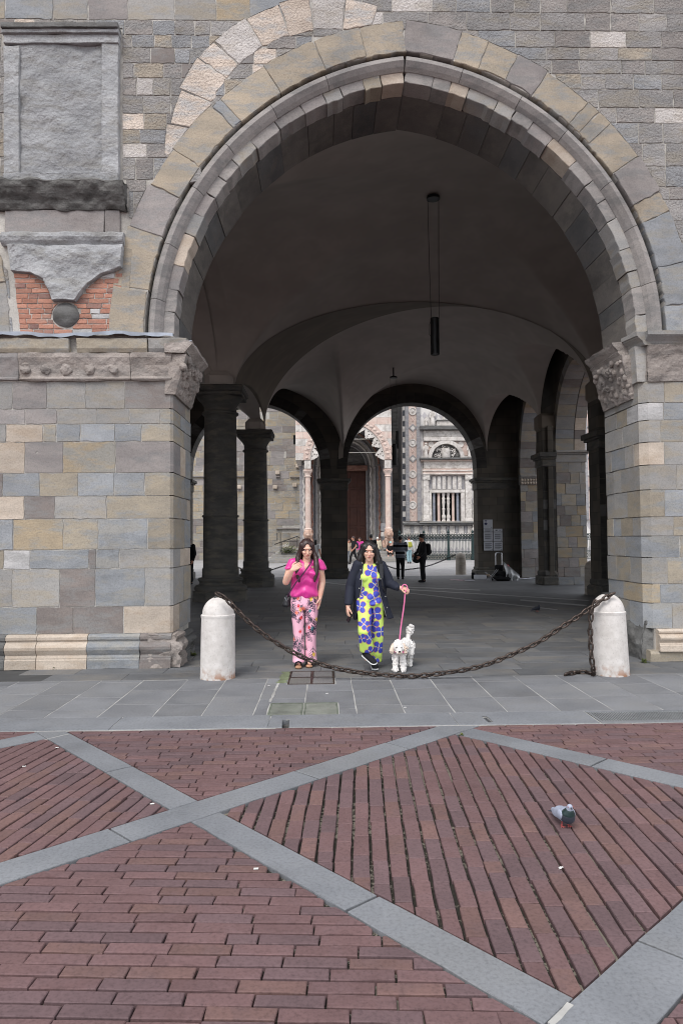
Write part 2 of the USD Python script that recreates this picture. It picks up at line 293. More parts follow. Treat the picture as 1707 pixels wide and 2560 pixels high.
def lay(panel, th, pitch, ln, jl, je, prefix, maxn=300, curve=0.):
    bn = node(prefix, kind='structure'); ca, sa = math.cos(th), math.sin(th); Rm = np.array([[ca, sa], [-sa, ca]])
    pin = panel.buffer(-.007, join_style='mitre'); bb = np.array(panel.exterior.coords) @ Rm.T; lo, hi = bb.min(0), bb.max(0); out = []
    k = 0; y = lo[1]-.3
    while y < hi[1]+.3:
        x = lo[0]-.3-rng.random()*ln
        while x < hi[0]+.3:
            L = ln*(1 if rng.random() > .06 else .5)*(1+rng.normal(0,.012)); w = pitch-jl*(1+rng.normal(0,.12))
            q = np.array([[x+je/2, y], [x+L-je/2, y], [x+L-je/2, y+w], [x+je/2, y+w]]) + rng.normal(0, .0015, (4, 2)) + [0, rng.normal(0,.0015)]
            x += L
            g = Polygon(q @ Rm).intersection(pin)
            for g in polys(g):
                if g.area > .0009: out.append(g)
        y += pitch; k += 1
    out.sort(key=lambda g: Point(0, 1.5).distance(g.centroid)); big = MB()
    for i, g in enumerate(out):
        a = (ca, sa) ; mt = BRK[rng.choice(3, p=[.5, .33, .17])]; t = rng.normal(0, .005, 2); fz = rng.normal(0, .001)
        me = slab(rough(g, rng, .09, .0011), .04, ex=(1,0,0), ey=(0,1,0), en=(0,0,1), bev=.0035, front=fz, tilt=tuple(t))
        if i < maxn: obj('brick', me, mt, bn)
        else: big.tm(me)
    if len(out) > maxn: obj('far_bricks', big.mesh(), BRK[0], bn, kind='stuff')
    return len(out)
for g in panels:
    c = np.array(g.centroid.coords[0])
    if g.contains(Point(P2(1000, 2150))): n_ = lay(g, ang(900), .0955, .25, .0148, .004, 'brick_paving')
    elif g.contains(Point(P2(120, 2000))): n_ = lay(g, ang(1150), .0955, .25, .014, .004, 'brick_paving')
    elif g.contains(Point(P2(500, 2400))): n_ = lay(g, math.radians(-3.4), .0789, .257, .013, .007, 'brick_paving')
    else: n_ = lay(g, math.radians(-.3), .0805, .25, .013, .008, 'brick_paving')
# kerb, pavement and loggia floor
kn = node('kerb_paving', kind='structure'); SL = dict(ex=(1,0,0), ey=(0,1,0), en=(0,0,1))
sheet('pavement_bed', -4.6, 6.835, 6.0, 8.62, -.0025, GROUT)
obj('kerb_bed', slab(sbox(-4.6, KY, 6.0, 6.834).difference(unary_union([Polygon([P2(704,1825), P2(722,1823), P2(724,1798), P2(706,1800)]), Polygon([P2(1222,1808), P2(1232,1806), P2(1215,1792), P2(1204,1793)])])).difference(sbox(2.44, KY+.07, 4.7, 6.79)), .01, front=-.002, ex=(1,0,0), ey=(0,1,0), en=(0,0,1)), GROUT, kind='structure')
sheet('loggia_bed', -4.6, 8.62, 6.0, 17.0, -.005, FAR_BED)
holes = [Polygon([P2(704,1825), P2(722,1823), P2(724,1798), P2(706,1800)]), Polygon([P2(1222,1808), P2(1232,1806), P2(1215,1792), P2(1204,1793)])]
xs = [-4.5, -2.15, .12, 1.35, 2.24, 2.26+.02]
for x0, x1 in ((-4.5, -1.9), (-1.9, -.52), (-.52, 1.16), (1.16, 2.43)):
    g = sbox(x0+.003, KY+.012, x1-.003, 6.83)
    for h in holes: g = g.difference(h)
    for q in polys(g): obj('kerb_slab', slab(rough(q, rng, .3, .002), .12, bev=.004, front=.004, **SL), BAND, kn)
obj('kerb_slab', slab(rough(sbox(2.44, KY+.012, 5., KY+.07), rng, .3, .002), .12, bev=.004, front=.004, **SL), BAND, kn)
obj('kerb_slab', slab(rough(sbox(2.44, 6.79, 5., 6.83), rng, .3, .002), .12, bev=.004, front=.004, **SL), BAND, kn)
mm = MB()
for h in holes: mm.tm(slab(h.buffer(.02), .001, front=-.05, **SL))
obj('drain_pit', mm.mesh(), ST['soot'], kn)
pn = node('pavement_slabs', kind='structure'); cov = [sbox(-.80, 8.04, -.02, 9.0) if False else None]
MAN = Polygon([P2(714,1710), P2(841,1710), P2(838,1679), P2(727,1679)]); GRT = Polygon([P2(660,1791), P2(850,1788), P2(850,1759), P2(672,1759)])
MAN = sbox(*np.array(MAN.bounds)+[.02,0,-.02,0]); GRT = sbox(*np.array(GRT.bounds)+[.02,0,-.02,0])
xk = -4.6
while xk < 5.0:
    w = .485+rng.normal(0,.02); y = 6.845-rng.random()*.35
    while y < 8.62:
        l = rng.choice([.55, .68, .82]); y0, y1 = max(y, 6.845), min(y+l, 8.61)
        if y1-y0 > .08:
            g = sbox(xk+.004, y0+.004, xk+w-.004, y1-.004).difference(MAN.buffer(.012, join_style='mitre')).difference(GRT.buffer(.006, join_style='mitre'))
            for q in polys(g):
                if q.area > .004: obj('paving_slab', slab(rough(q, rng, .3, .002), .05, bev=.003, tilt=tuple(rng.normal(0,.0015,2)), **SL), PAVE, pn)
        y += l
    xk += w
fn = node('loggia_floor', kind='structure'); y = 8.622; r2 = []
while y < 17.0:
    h = rng.choice([.42, .5, .6]); x = -4.6-rng.random()
    x1 = 1.6+.48*y
    while x < x1:
        l = rng.uniform(.55, 1.35); g = sbox(x+.003, y+.003, x+l-.003, y+h-.003).difference(MAN.buffer(.012, join_style='mitre')); x += l
        for q in polys(g):
            if q.area > .004 and q.centroid.x > -.32*y-.6: r2.append(q)
    y += h
for q in sorted(r2, key=lambda q: q.centroid.y)[:300]:
    obj('floor_slab', slab(rough(q, rng, .3, .003), .05, bev=.003, tilt=tuple(rng.normal(0,.002,2)), **SL), PAVE2, fn)
y17 = y
FAR = mat('far_floor_slabs', {'g': ('geometry', {}), 'b': ('brick_texture', {'scale': 1., 'brick_width': .95, 'row_height': .5, 'mortar_size': .006, 'color1': lin(106,107,109), 'color2': lin(94,95,97), 'mortar': lin(60,60,60)}), 'p': ('principled_bsdf', {'roughness': .7, 'specular_ior_level': .3})},
    [('g.position', 'b.vector'), ('b.color', 'p.base_color')])
sheet('far_loggia_floor', -16, y17, 12, 31.0, -.001, FAR)
sheet('side_loggia_floor', -16, 10.8, -4.61, y17, -.001, FAR); sheet('side_loggia_floor', 6.01, 10.8, 12, y17, -.0012, FAR)
COB = mat('piazza_cobbles', {'g': ('geometry', {}), 'n': ('noise_texture', {'scale': .7, 'detail': 5., 'roughness': .7}), 'v': ('voronoi_texture', {'scale': 9.}), 'r': ('rgb_ramp', {'ramp': [(.3, lin(146,144,144)), (.7, lin(172,169,168))]}),
     'rv': ('rgb_ramp', {'ramp': [(0., (1.08,)*3), (.6, (.75,)*3)]}), 'x': ('mix', {'mix_type': 'multiply', 'fac': .8}), 'p': ('principled_bsdf', {'roughness': .85})},
    [('g.position', 'n.vector'), ('g.position', 'v.vector'), ('n.fac', 'r.fac'), ('v.distance', 'rv.fac'), ('r.color', 'x.color1'), ('rv.color', 'x.color2'), ('x.color', 'p.base_color')])
sheet('piazza_ground', -80, 31.0, 80, 120, -.004, COB)
MARB = plain('pale_marble_inlay', lin(150,150,150), .5, var=.15)
inl = node('marble_inlay_lines', kind='structure')
for a, b, w in (((1011,1467),(1200,1475),3), ((1011,1473),(1473,1501),3), ((1300,1499),(1466,1513),6), ((1011,1481),(1393,1524),3), ((760,1450),(870,1462),3)):
    A_, B_ = gr(*a)[:2], gr(*b)[:2]; A2, B2 = gr(a[0], a[1]+w*.45)[:2], gr(b[0], b[1]+w*.45)[:2]
    obj('marble_strip', slab(Polygon([A_, B_, B2, A2]), .004, front=.0035, **SL), MARB, inl)
# manhole cover and grates
IRON = plain('rusty_iron', lin(74,62,56), .55, .6, var=.3, scale=20., bump=.3)
DIRON = plain('dark_iron', lin(58,57,56), .6, .5, var=.25, scale=20.)
mh = node('manhole_cover', label='four panel granite manhole cover with iron frame by the pink sandals', cat='manhole cover')
x0, y0, x1, y1 = MAN.bounds; xm, ym = (x0+x1)/2, (y0+y1)/2
obj('frame', slab(MAN.difference(unary_union([sbox(x0+.02+i*(xm-x0), y0+.02+j*(ym-y0), xm-.012+i*(x1-xm-.008), ym-.012+j*(y1-ym-.008)) for i in (0,1) for j in (0,1)])), .03, front=.003, **SL), IRON, mh)
GRAN = gmat('speckled_granite', lin(118,116,115), lin(104,102,102), lin(110,108,104), speck=.3)
for i in (0, 1):
    for j in (0, 1): obj('granite_panel', slab(sbox(x0+.024+i*(xm-x0), y0+.024+j*(ym-y0), xm-.016+i*(x1-xm-.008), ym-.016+j*(y1-ym-.008)), .03, front=0., bev=.002, **SL), GRAN, mh)
def grating(name, b, mt, n, label, ns=1):
    x0, y0, x1, y1 = b; g = node(name, label=label, cat='drain grate'); 
    for k in range(ns):
        a, c = x0+(x1-x0)*k/ns+.004, x0+(x1-x0)*(k+1)/ns-.004; mb = MB(); w = (c-a-.03)/n
        obj('frame', slab(sbox(a, y0, c, y1).difference(sbox(a+.015, y0+.015, c-.015, y1-.015)), .03, front=.003, **SL), mt, g)
        for i in range(n): mb.box(a+.015+i*w+w*.2, y0+.015, -.02, a+.015+i*w+w*.75, y1-.015, .001)
        obj('bars', mb.mesh(), mt, g, kind='stuff')
        obj('pit', slab(sbox(a, y0, c, y1), .001, front=-.03, **SL), ST['soot'], g)
MOSSY = plain('mossy_grate', lin(104,110,98), .8, .1, var=.25, scale=8.)
grating('drain_grate', GRT.bounds, MOSSY, 30, 'greenish two part drain grate set in the pavement before the kerb', 2)
STEEL = plain('galvanised_steel', lin(150,152,154), .45, .6, var=.1)
grating('drain_grate', (2.44, KY+.075, 4.6, 6.785), STEEL, 90, 'long galvanised drain grate in the kerb at the right edge')

MOSS = plain('moss_film', lin(112,120,92), .9, var=.3, scale=14.)
obj('moss_patch', slab(rough(Polygon([P2(694,1708), P2(716,1708), P2(726,1680), P2(706,1680)]), rng, .03, .012), .004, front=.0025, **SL), MOSS, pn)
a_, b_ = P2(675,1755), P2(696,1709); d_ = (b_-a_)/np.linalg.norm(b_-a_); n_2 = np.array([-d_[1], d_[0]])*.012
obj('mortar_joint', slab(rough(Polygon([a_-n_2, a_+n_2, b_+n_2, b_-n_2]), rng, .05, .004), .004, front=.003, **SL), GROUT, pn)
# ------------------------------------------------------------------ the palace: front wall
WY = 9.5; WB = 10.75; MX, ZS, AA, AC = 1.12, 4.36, 3.12, .42            # wall planes; the arch: middle, springing, half span, centre offset
def W(u, v, Y=WY): p = onY(u, v, Y); return np.array([p[0], p[2]])
palace = node('stone_palace', label='medieval stone palace with a wide pointed arch opening into its vaulted loggia', cat='building')
part = lambda name: node(name, palace)
def arc(r, mid=MX, c=AC, zs=ZS, n=48, z0=None):
    "half outline (left then right) of a pointed arch of radius r, from springing to springing"
    h = math.sqrt(r*r-c*c); t1 = math.atan2(h, -c)
    tl = np.linspace(math.pi, t1, n//2); L = np.c_[mid+c+r*np.cos(tl), zs+r*np.sin(tl)]
    Rr = L[::-1].copy(); Rr[:, 0] = 2*mid-Rr[:, 0]; return np.vstack([L, Rr[1:]])
def archpoly(r, mid=MX, zb=None, **k):
    a = arc(r, mid, **k); zb = ZS if zb is None else zb
    return Polygon(np.vstack([[[a[0, 0], zb]], a, [[a[-1, 0], zb]]]))
R_IN, R_IO, R_M0, R_M1, R_RI, R_RO = AA+AC, AA+AC+.15, AA+AC+.15, AA+AC+.335, AA+AC+.375, AA+AC+.79
MIDS = (MX-9.17, MX, MX+9.17)
wallp = sbox(-16, -.02, 18, 12.5)
for mid in MIDS: wallp = wallp.difference(archpoly(R_IN+.03, mid, zb=-.1))
XM = dict(ex=(1,0,0), ey=(0,0,1), en=(0,-1,0))
obj('front_wall_core', slab(wallp.difference(unary_union([archpoly(R_RI+.004, mid, zb=ZS-.01) for mid in MIDS]+[sbox(MX-AA-.05, -.1, MX-AA+.1, ZS-.1), sbox(MX+AA-.1, -.1, MX+AA+.11, ZS-.1)])), .17, O=(0,WY+.006,0), back=True, **XM), MORT, palace)
obj('front_wall_core', slab(wallp, WB-WY-.19, O=(0,WY+.182,0), back=True, **XM), MORT, palace)
rng = np.random.default_rng(11)
def sector(r0, r1, t0, t1, sgn, mid=MX, n=5, c=AC):
    "a voussoir outline: angles t0..t1 measured up from the springing, on the left (-1) or right (1) side"
    t = np.linspace(t0, t1, n); cx = mid - sgn*c
    A = np.c_[cx+sgn*r0*np.cos(t), ZS+r0*np.sin(t)]; B = np.c_[cx+sgn*r1*np.cos(t), ZS+r1*np.sin(t)]
    return Polygon(np.vstack([A, B[::-1]]))
def tmax(r, c=AC): return math.acos(c/r)
# outer ring: the voussoirs on the wall face
ring = part('arch_ring')
RL = [.0,.155,.345,.49,.62,.80,.835,1.005,1.18,1.33]; RRt = [.0,.10,.235,.40,.47,.60,.735,.785,.83,.99,1.10,1.20,1.29]
ringhole = []
for sgn, cuts in ((-1, RL), (1, RRt)):
    tm_ = tmax(R_RI+.2); cuts = [c for c in cuts if c < tm_-.05]+[tm_]
    for i, (a, b) in enumerate(zip(cuts[:-1], cuts[1:])):
        ro = R_RO+rng.normal(0, .012) + (.05 if (sgn < 0 and i < 3) else 0)
        g = sector(R_RI+rng.normal(0,.006), ro, a+.0012, b-.0012, sgn, n=6)
        key = 'ring' if rng.random() > .1 else rng.choice(['grey', 'mauve', 'blue'])
        if sgn < 0: key = {0:'ring',1:'ring',2:'mauve',3:'ring',4:'ring',5:'blue',6:'ring',7:'ring'}.get(i, 'ring')
        else: key = {0:'blue',1:'blue',2:'blue',3:'ring',4:'mauve',5:'ring',6:'ring'}.get(i, 'ring' if i % 3 else 'mauve')
        ringhole.append(g)
        obj('voussoir', slab(rough(g, rng, .1, .006), .16, O=(0,WY,0), front=rng.normal(.012,.004), bev=.008, tilt=tuple(rng.normal(0,.006,2)), **XM), ST[key], ring)
RING = unary_union(ringhole).buffer(.006)
# neighbouring arches: their rings
nb = part('neighbour_arch_ring')
for mid, sg in ((MIDS[0], 1), (MIDS[2], -1)):
    cuts = [0, .17, .33, .52, .7, .9, 1.1, tmax(R_RI)]
    for s2 in (sg, -sg):
        for a, b in zip(cuts[:-1], cuts[1:]):
            g = sector(R_RI, R_RO, a+.0015, b-.0015, s2, mid=mid, n=6)
            obj('voussoir', slab(rough(g, rng, .1, .006), .16, O=(0,WY,0), front=rng.normal(.012,.004), bev=.008, **XM), ST[rng.choice(['ring','ring','tan','grey'])], nb)
            RING = RING.union(g.buffer(.006))
            g = sector(R_IN, R_RI-.01, a+.0015, b-.0015, s2, mid=mid, n=6)
            obj('inner_voussoir', slab(g, .3, O=(0,WY+.06,0), bev=.008, **XM), ST[rng.choice(['mould','grey','cream'])], nb)
# hollow, half octagonal moulding, inner order
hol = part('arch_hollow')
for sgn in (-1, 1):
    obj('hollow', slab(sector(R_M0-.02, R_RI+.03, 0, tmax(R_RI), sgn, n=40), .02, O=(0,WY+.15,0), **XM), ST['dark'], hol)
mld = part('arch_moulding')
prof = [(0, .15), (.0, .085), (.035, .03), (.095, -.02), (.15, -.012), (.185, .04), (.185, .15)]        # (r, y)
for sgn in (-1, 1):
    cuts = [0, .13, .33, .55, .74, .95, 1.17, tmax(R_M0)] if sgn < 0 else [0, .19, .40, .58, .82, 1.02, 1.25, tmax(R_M0)]
    for a, b in zip(cuts[:-1], cuts[1:]):
        t = np.linspace(a+.001, b-.001, 9); cx = MX-sgn*AC; V = []
        for (pr, py) in prof: r = R_M0+pr; V.append(np.c_[cx+sgn*r*np.cos(t), np.full(9, WY+py), ZS+r*np.sin(t)])
        V = np.stack(V, 1); npf = len(prof); Fs = []
        for i in range(8):
            for j in range(npf):
                j2 = (j+1) % npf; q = [i*npf+j, i*npf+j2, (i+1)*npf+j2, (i+1)*npf+j]; Fs += [[q[0], q[1], q[2]], [q[0], q[2], q[3]]]
        for e in (0, 8): Fs += [[e*npf, e*npf+k, e*npf+k+1] for k in range(1, npf-1)]
        Fs = np.array(Fs); 
        if sgn < 0: Fs = Fs[:, ::-1]
        obj('moulding', (V.reshape(-1, 3), Fs), ST['mould'], mld)
inn = part('arch_inner_order'); sof = part('arch_soffit')
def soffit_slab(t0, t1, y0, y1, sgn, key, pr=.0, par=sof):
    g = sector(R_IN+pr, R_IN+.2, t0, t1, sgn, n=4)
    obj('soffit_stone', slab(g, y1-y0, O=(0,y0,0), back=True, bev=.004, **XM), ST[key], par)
for sgn in (-1, 1):
    t = 0.; tm_ = tmax(R_IN)
    while t < tm_-.02:
        d = rng.uniform(.062, .125); t1 = min(t+d, tm_); t1 = tm_ if tm_-t1 < .04 else t1
        g = sector(R_IN+rng.normal(0,.007), R_IO+.01, t+.001, t1-.001, sgn, n=4)
        obj('voussoir', slab(rough(g, rng, .1, .005), .31, O=(0,WY+.095,0), front=rng.normal(0,.006), back=True, bev=.007, **XM), ST[rng.choice(['mould','cream','grey','mauve','tan'], p=[.5,.06,.18,.16,.1])], inn)
        t = t1
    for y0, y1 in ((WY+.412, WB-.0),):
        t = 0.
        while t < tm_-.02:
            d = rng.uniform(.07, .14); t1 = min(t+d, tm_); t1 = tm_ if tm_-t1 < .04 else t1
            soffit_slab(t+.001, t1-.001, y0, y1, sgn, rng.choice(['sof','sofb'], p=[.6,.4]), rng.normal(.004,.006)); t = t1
# ---- coursed stones of the wall
stones = part('front_wall')
JG = .0058
TAB = Polygon([W(12,70), W(306,70), W(306,462), W(322,470), W(322,536), W(318,583), W(318,672), W(305,838), W(33,838), W(20,672), W(-40,620), W(-40,470), W(12,462)]).buffer(.004)
BAND_Z0, BAND_Z1 = W(215,954)[1], W(215,838)[1]
NICHE = TAB
rel_c = np.array([.10, 6.815]); 
def rsec(r0, r1, a0, a1, n=6):
    t = np.linspace(a0, a1, n); A = np.c_[rel_c[0]+r0*np.cos(t), rel_c[1]+r0*np.sin(t)]; B = np.c_[rel_c[0]+r1*np.cos(t), rel_c[1]+r1*np.sin(t)]
    return Polygon(np.vstack([A, B[::-1]]))
rel = part('relieving_arch'); relu = []
ra = np.radians([192, 180.5, 169, 156, 143, 135, 121, 108, 97, 84, 72])
for k, (a, b) in enumerate(zip(ra[:-1], ra[1:])):
    g = rsec(1.73+rng.normal(0,.01), 2.19+rng.normal(0,.02), a-.004, b+.004).difference(RING)
    for q in polys(g):
        if q.area > .01:
            relu.append(q); obj('voussoir', slab(rough(q, rng, .1, .008), .06, O=(0,WY,0), front=rng.normal(.006,.003), bev=.006, **XM), ST['rgrey' if k == 0 else ('rpale' if k in (5, 8) else 'rpink')], rel)
REL = unary_union(relu).buffer(.006)
OBST = unary_union([RING, TAB, REL] + [archpoly(R_RI+.1, mid) for mid in MIDS])
OPEN = unary_union([archpoly(R_RI, mid, zb=-.2) for mid in MIDS])
def course(z0, z1, x0, x1, keys, p, lmin, lmax, rj=.003):
    x = x0-rng.random()*lmin
    while x < x1:
        l = rng.uniform(lmin, lmax)
        g = sbox(max(x, x0)+.0075, z0+.0075, min(x+l, x1)-.0075, z1-.0075) if min(x+l, x1)-max(x, x0) > .04 else None; x += l
        if g is None: continue
        for q in polys(g.difference(OBST)):
            if q.area > .006: obj('stone', slab(rough(q, rng, .09, .0045), .05, O=(0,WY,0), front=rng.uniform(0,.007), tilt=tuple(rng.normal(0,.004,2)), **XM), ST[rng.choice(keys, p=p)], stones)
SPL = W(905, 40)[0]
lv = [-70, -20, 49, 86, 118, 157, 194, 238, 283, 323, 358, 393, 448, 478, 545, 600, 655, 700, 745, 790, 838]
for a, b in zip(lv[1:], lv[:-1]):
    z0, z1 = W(360, a)[1], W(360, b)[1]
    if a <= 49: course(z0, z1, -5.3, SPL, ['grey','mauve','blue','tan','ochre'], [.2,.35,.1,.2,.15], .45, .75)
    elif a > 480: course(z0, z1, -5.3, SPL, ['rblue','rgrey','blue'], [.5,.3,.2], .3, .5)
    else: course(z0, z1, -5.3, SPL, ['rgrey','rmauve','rblue','rtan','rpale','rpink','brown'], [.3,.24,.14,.12,.07,.06,.07], .2, .42)
rv = [-70, -15, 32, 41+36, 118, 150, 184, 222, 235+33, 306, 357, 414, 466, 498, 550, 605, 650, 700, 760, 836]
for a, b in zip(rv[1:], rv[:-1]):
    z0, z1 = W(1500, a)[1], W(1500, b)[1]; pl = .28 if b in (268, 306, 466) else .05
    course(z0, z1, SPL, 5.9, ['rgrey','rmauve','rblue','rtan','rpale'], [.42*(1-pl),.38*(1-pl),.12*(1-pl),.08*(1-pl), pl], .3, .62)
# ---- left pillar, stone by stone
XL, XR = MX-AA, MX+AA
ROWS_L = [ # top v, bottom v, cuts in u, tones
 (954,1022,[31,117,214,312],['grey','mauve','grey','grey','brown'],.85), (1022,1060,[63,142,241,324,401],['mauve','mauve','grey','grey','grey','tan'],.5),
 (1060,1104,[15,107,140,201,287,354],['grey','cream','tan','blue','blue','blue','tan'],.75), (1104,1182,[62,158,289],['cream','mauve','ochre','mauve'],.5),
 (1182,1240,[7,99,194,285,362],['brown','blue','tan','blue','blue','tan'],.8), (1240,1297,[61,137,267],['cream','brown','grey','tan'],.55),
 (1297,1374,[33,158,245,369],['blue','ochre','tan','blue','tan'],.8), (1374,1422,[9,75,222,240,298],['tan','pale','blue','brown','blue','grey'],.5),
 (1422,1517,[31,149,238,362],['grey','grey','brown','blue','grey'],.75), (1517,1585,[91,183,309],['blue','brown','brown','cream'],.45)]
pl = part('pillar'); HOLES = [Point(*W(394,1231)).buffer(.018), Point(*W(92,1131)).buffer(.014), sbox(*W(378,1482), *W(387,1472))]
def quoin(x0, x1, y1, z0, z1, key, par, ch=.02):
    "corner stone: face x0..x1 on the wall and a return along the jamb; x1 is the corner"
    s = 1 if x1 > x0 else -1; c = Polygon([(x0, 0), (x1-s*ch, 0), (x1, ch), (x1, y1-WY), (x0, y1-WY)])
    if s < 0: c = Polygon(list(c.exterior.coords)[::-1])
    return slab(rough(c, rng, .5, .0015), 0, O=(0,WY-.003,z0), ex=(1,0,0), ey=(0,1,0), en=(0,0,1), front=z1-z0, back=True), key
def zat(v, u=215): return W(u, v)[1]
for v0, v1, cuts, keys, dj in ROWS_L:
    z1, z0 = zat(v0)-JG, zat(v1)+JG; vm = (v0+v1)/2
    xs_ = [-5.0]+[W(u, vm)[0] for u in cuts]+[XL]
    if xs_[1] < -4.2: xs_.insert(1, xs_[1]-.55) ; keys = [keys[0]]+keys
    for i, (a, b) in enumerate(zip(xs_[:-1], xs_[1:])):
        if b-a < .02: continue
        if i < len(xs_)-2:
            g = sbox(a+JG, z0, b-JG, z1)
            for h in HOLES: g = g.difference(h) if g.contains(h) else g
            obj('stone', slab(rough(g, rng, .09, .004), .08, O=(0,WY,0), front=rng.uniform(0,.006), tilt=tuple(rng.normal(0,.0015,2)), **XM), ST[keys[i]], pl)
        else:
            me, k = quoin(a+JG, b, WY+dj, z0, z1, keys[i], pl, .035); obj('stone', me, ST[k], pl)
    y = WY+dj+JG
    while y < WB-.03:
        y2 = min(y+rng.uniform(.3, .6), WB); y2 = WB if WB-y2 < .2 else y2
        g = sbox(y, z0, y2-JG, z1)
        obj('stone', slab(rough(g, rng, .2, .003), .06, O=(XL,0,0), ex=(0,1,0), ey=(0,0,1), en=(1,0,0), front=rng.normal(0,.003)), ST[rng.choice(['blue','grey','cream','tan','mauve'], p=[.35,.25,.15,.15,.1])], pl); y = y2
# ---- right pillar
ROWS_R = [953,1006,1050,1105,1162,1224,1292,1340,1394,1460,1508,1572]
pr = part('pillar')
KR = [['grey','tan'],['pale','grey'],['grey','tan','grey'],['cream','ochre'],['grey','grey'],['tan','ochre'],['grey','tan'],['blue','grey'],['grey','tan','grey'],['ochre','tan'],['blue','grey']]
CR = [[1660],[1658],[1650],[1660],[1690],[1661],[1683],[1699],[1668],[1650],[1680]]
for r, (v0, v1) in enumerate(zip(ROWS_R[:-1], ROWS_R[1:])):
    z1, z0 = zat(v0, 1650)-JG, zat(v1, 1650)+JG; c = W(CR[r][0], (v0+v1)/2)[0]; dj = [.3,.45,.6,.25,.7,.5,.35,.6,.45,.7,.5][r]
    me, k = quoin(c-JG, XR, WY+dj, z0, z1, KR[r][0], pr, .09); obj('stone', me, ST[k], pr)
    x = c
    while x < 7.2:
        x2 = min(x+rng.uniform(.4,.75), 7.2); g = sbox(x+JG, z0, x2-JG, z1)
        hole = [sbox(*W(1628,1256), *W(1639,1226)), sbox(*W(1631,1333), *W(1640,1312)), Point(*W(1645,1274)).buffer(.012), Point(*W(1666,1038)).buffer(.01), Point(*W(1666,1200)).buffer(.01)]
        for h in hole: g = g.difference(h) if g.contains(h) else g
        obj('stone', slab(rough(g, rng, .25, .0035), .1, O=(0,WY,0), front=rng.uniform(0,.006), tilt=tuple(rng.normal(0,.0015,2)), **XM), ST[KR[r][-1] if rng.random() < .6 else rng.choice(['grey','tan','blue'])], pr); x = x2
    y = WY+dj+JG
    while y < WB-.03:
        y2 = min(y+rng.uniform(.25, .55), WB); y2 = WB if WB-y2 < .2 else y2
        obj('stone', slab(rough(sbox(y, z0, y2-JG, z1), rng, .2, .003), .1, O=(XR,0,0), ex=(0,1,0), ey=(0,0,1), en=(-1,0,0), front=rng.normal(0,.004)), ST[rng.choice(['blue','grey','tan','cream'], p=[.2,.5,.22,.08])], pr); y = y2
# ---- plinths
def profile(poly, x0, x1, O, out, along, mt, par, name='stone', amp=0., seed=0, sub=.06):
    "moulding of outline poly (out, z) running from x0 to x1 in direction along"
    O, out, along = (np.asarray(a, float) for a in (O, out, along))
    t = slab(poly, x1-x0, O=O+along*x0, ex=out, ey=(0,0,1), en=along, front=x1-x0, back=True)
    t = slab(poly, 0, O=O+along*x0, ex=out, ey=(0,0,1), en=along, front=x1-x0, back=True)
    if amp:
        t.merge_vertices(); v, f = trimesh.remesh.subdivide_to_size(t.vertices, t.faces, sub); t = trimesh.Trimesh(v, f, process=False); t.merge_vertices(); t = lumps(t, amp, 5., seed)
    return obj(name, t, mt, par)
PLZ = zat(1585)
def plinth(h, p=.12): return Polygon([(-.3,0),(p,0),(p,h*.26),(p-.012,h*.29),(p-.012,h*.33),(p-.03,h*.4),(p-.012,h*.46),(p+.012,h*.56),(p+.015,h*.64),(p-.008,h*.72),(p-.05,h*.79),(p-.05,h*.82),(p-.03,h*.85),(p-.03,h*.93),(p-.07,h),(-.3,h)])
pb = part('plinth')
for i, (u0, u1, key) in enumerate([(-90,20,'dark'),(20,98,'cream'),(98,224,'cream'),(224,354,'blue'),(354,432,'brown')]):
    profile(plinth(PLZ), W(u0,1630)[0]+.004, W(u1,1630)[0]-.004, (0,WY,0), (0,-1,0), (1,0,0), ST[key], pb, amp=.012 if key in ('brown','blue') else .005, seed=i)
profile(plinth(PLZ), WY-.1, WY+.35, (XL,0,0), (1,0,0), (0,1,0), ST['carve'], pb, amp=.06, seed=9, sub=.05)
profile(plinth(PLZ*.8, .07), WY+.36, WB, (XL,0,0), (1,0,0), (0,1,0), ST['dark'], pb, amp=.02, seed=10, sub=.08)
pb2 = part('plinth'); PRZ = zat(1572, 1650)
for i, (a, b, key) in enumerate([(XR+.13, 4.86, 'cream'), (4.87, 5.6, 'cream'), (5.61, 7.1, 'grey')]):
    profile(Polygon([(x, z) for x, z in plinth(PRZ-.14).exterior.coords]), a, b, (0,WY,.14), (0,-1,0), (1,0,0), ST[key], pb2, amp=.008, seed=20+i)
profile(Polygon([(-.3,0),(.06,0),(.08,.1),(.06,.14),(-.3,.14)]), XR+.02, 7.1, (0,WY,0), (0,-1,0), (1,0,0), ST['tan'], pb2, amp=.012, seed=23)
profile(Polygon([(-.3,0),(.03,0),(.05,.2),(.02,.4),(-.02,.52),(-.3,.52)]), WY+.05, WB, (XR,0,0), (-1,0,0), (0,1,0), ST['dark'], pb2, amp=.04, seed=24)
# ---- impost band of the left pillar, corner capitals
cap = part('capital_band'); zb0, zb1 = zat(952), zat(850)
for i, (u0, u1, key) in enumerate([(-110,50,'mauve'),(50,328,'carve'),(328,432,'carve')]):
    profile(Polygon([(-.2,zb0),(.03,zb0),(.05,zb0+.02),(.03,zb0+.05),(.04,zb0+.2),(.07,zb0+.3),(.06,zb0+.36),(-.2,zb0+.36)]), W(u0,900)[0]+.003, W(u1,900)[0]-.003, (0,WY,0), (0,-1,0), (1,0,0), ST[key], cap, amp=.03, seed=30+i)
zb2 = zb0+.362
for i, (u0, u1) in enumerate([(-110,178),(196,372),(374,470)]):
    profile(Polygon([(-.2,zb2),(.06,zb2),(.09,zb2+.05),(.1,zb1),(-.2,zb1)]), W(u0,900)[0]+.003, W(u1,900)[0]-.003, (0,WY,0), (0,-1,0), (1,0,0), ST['tan' if i < 2 else 'grey'], cap, amp=.02, seed=34+i)
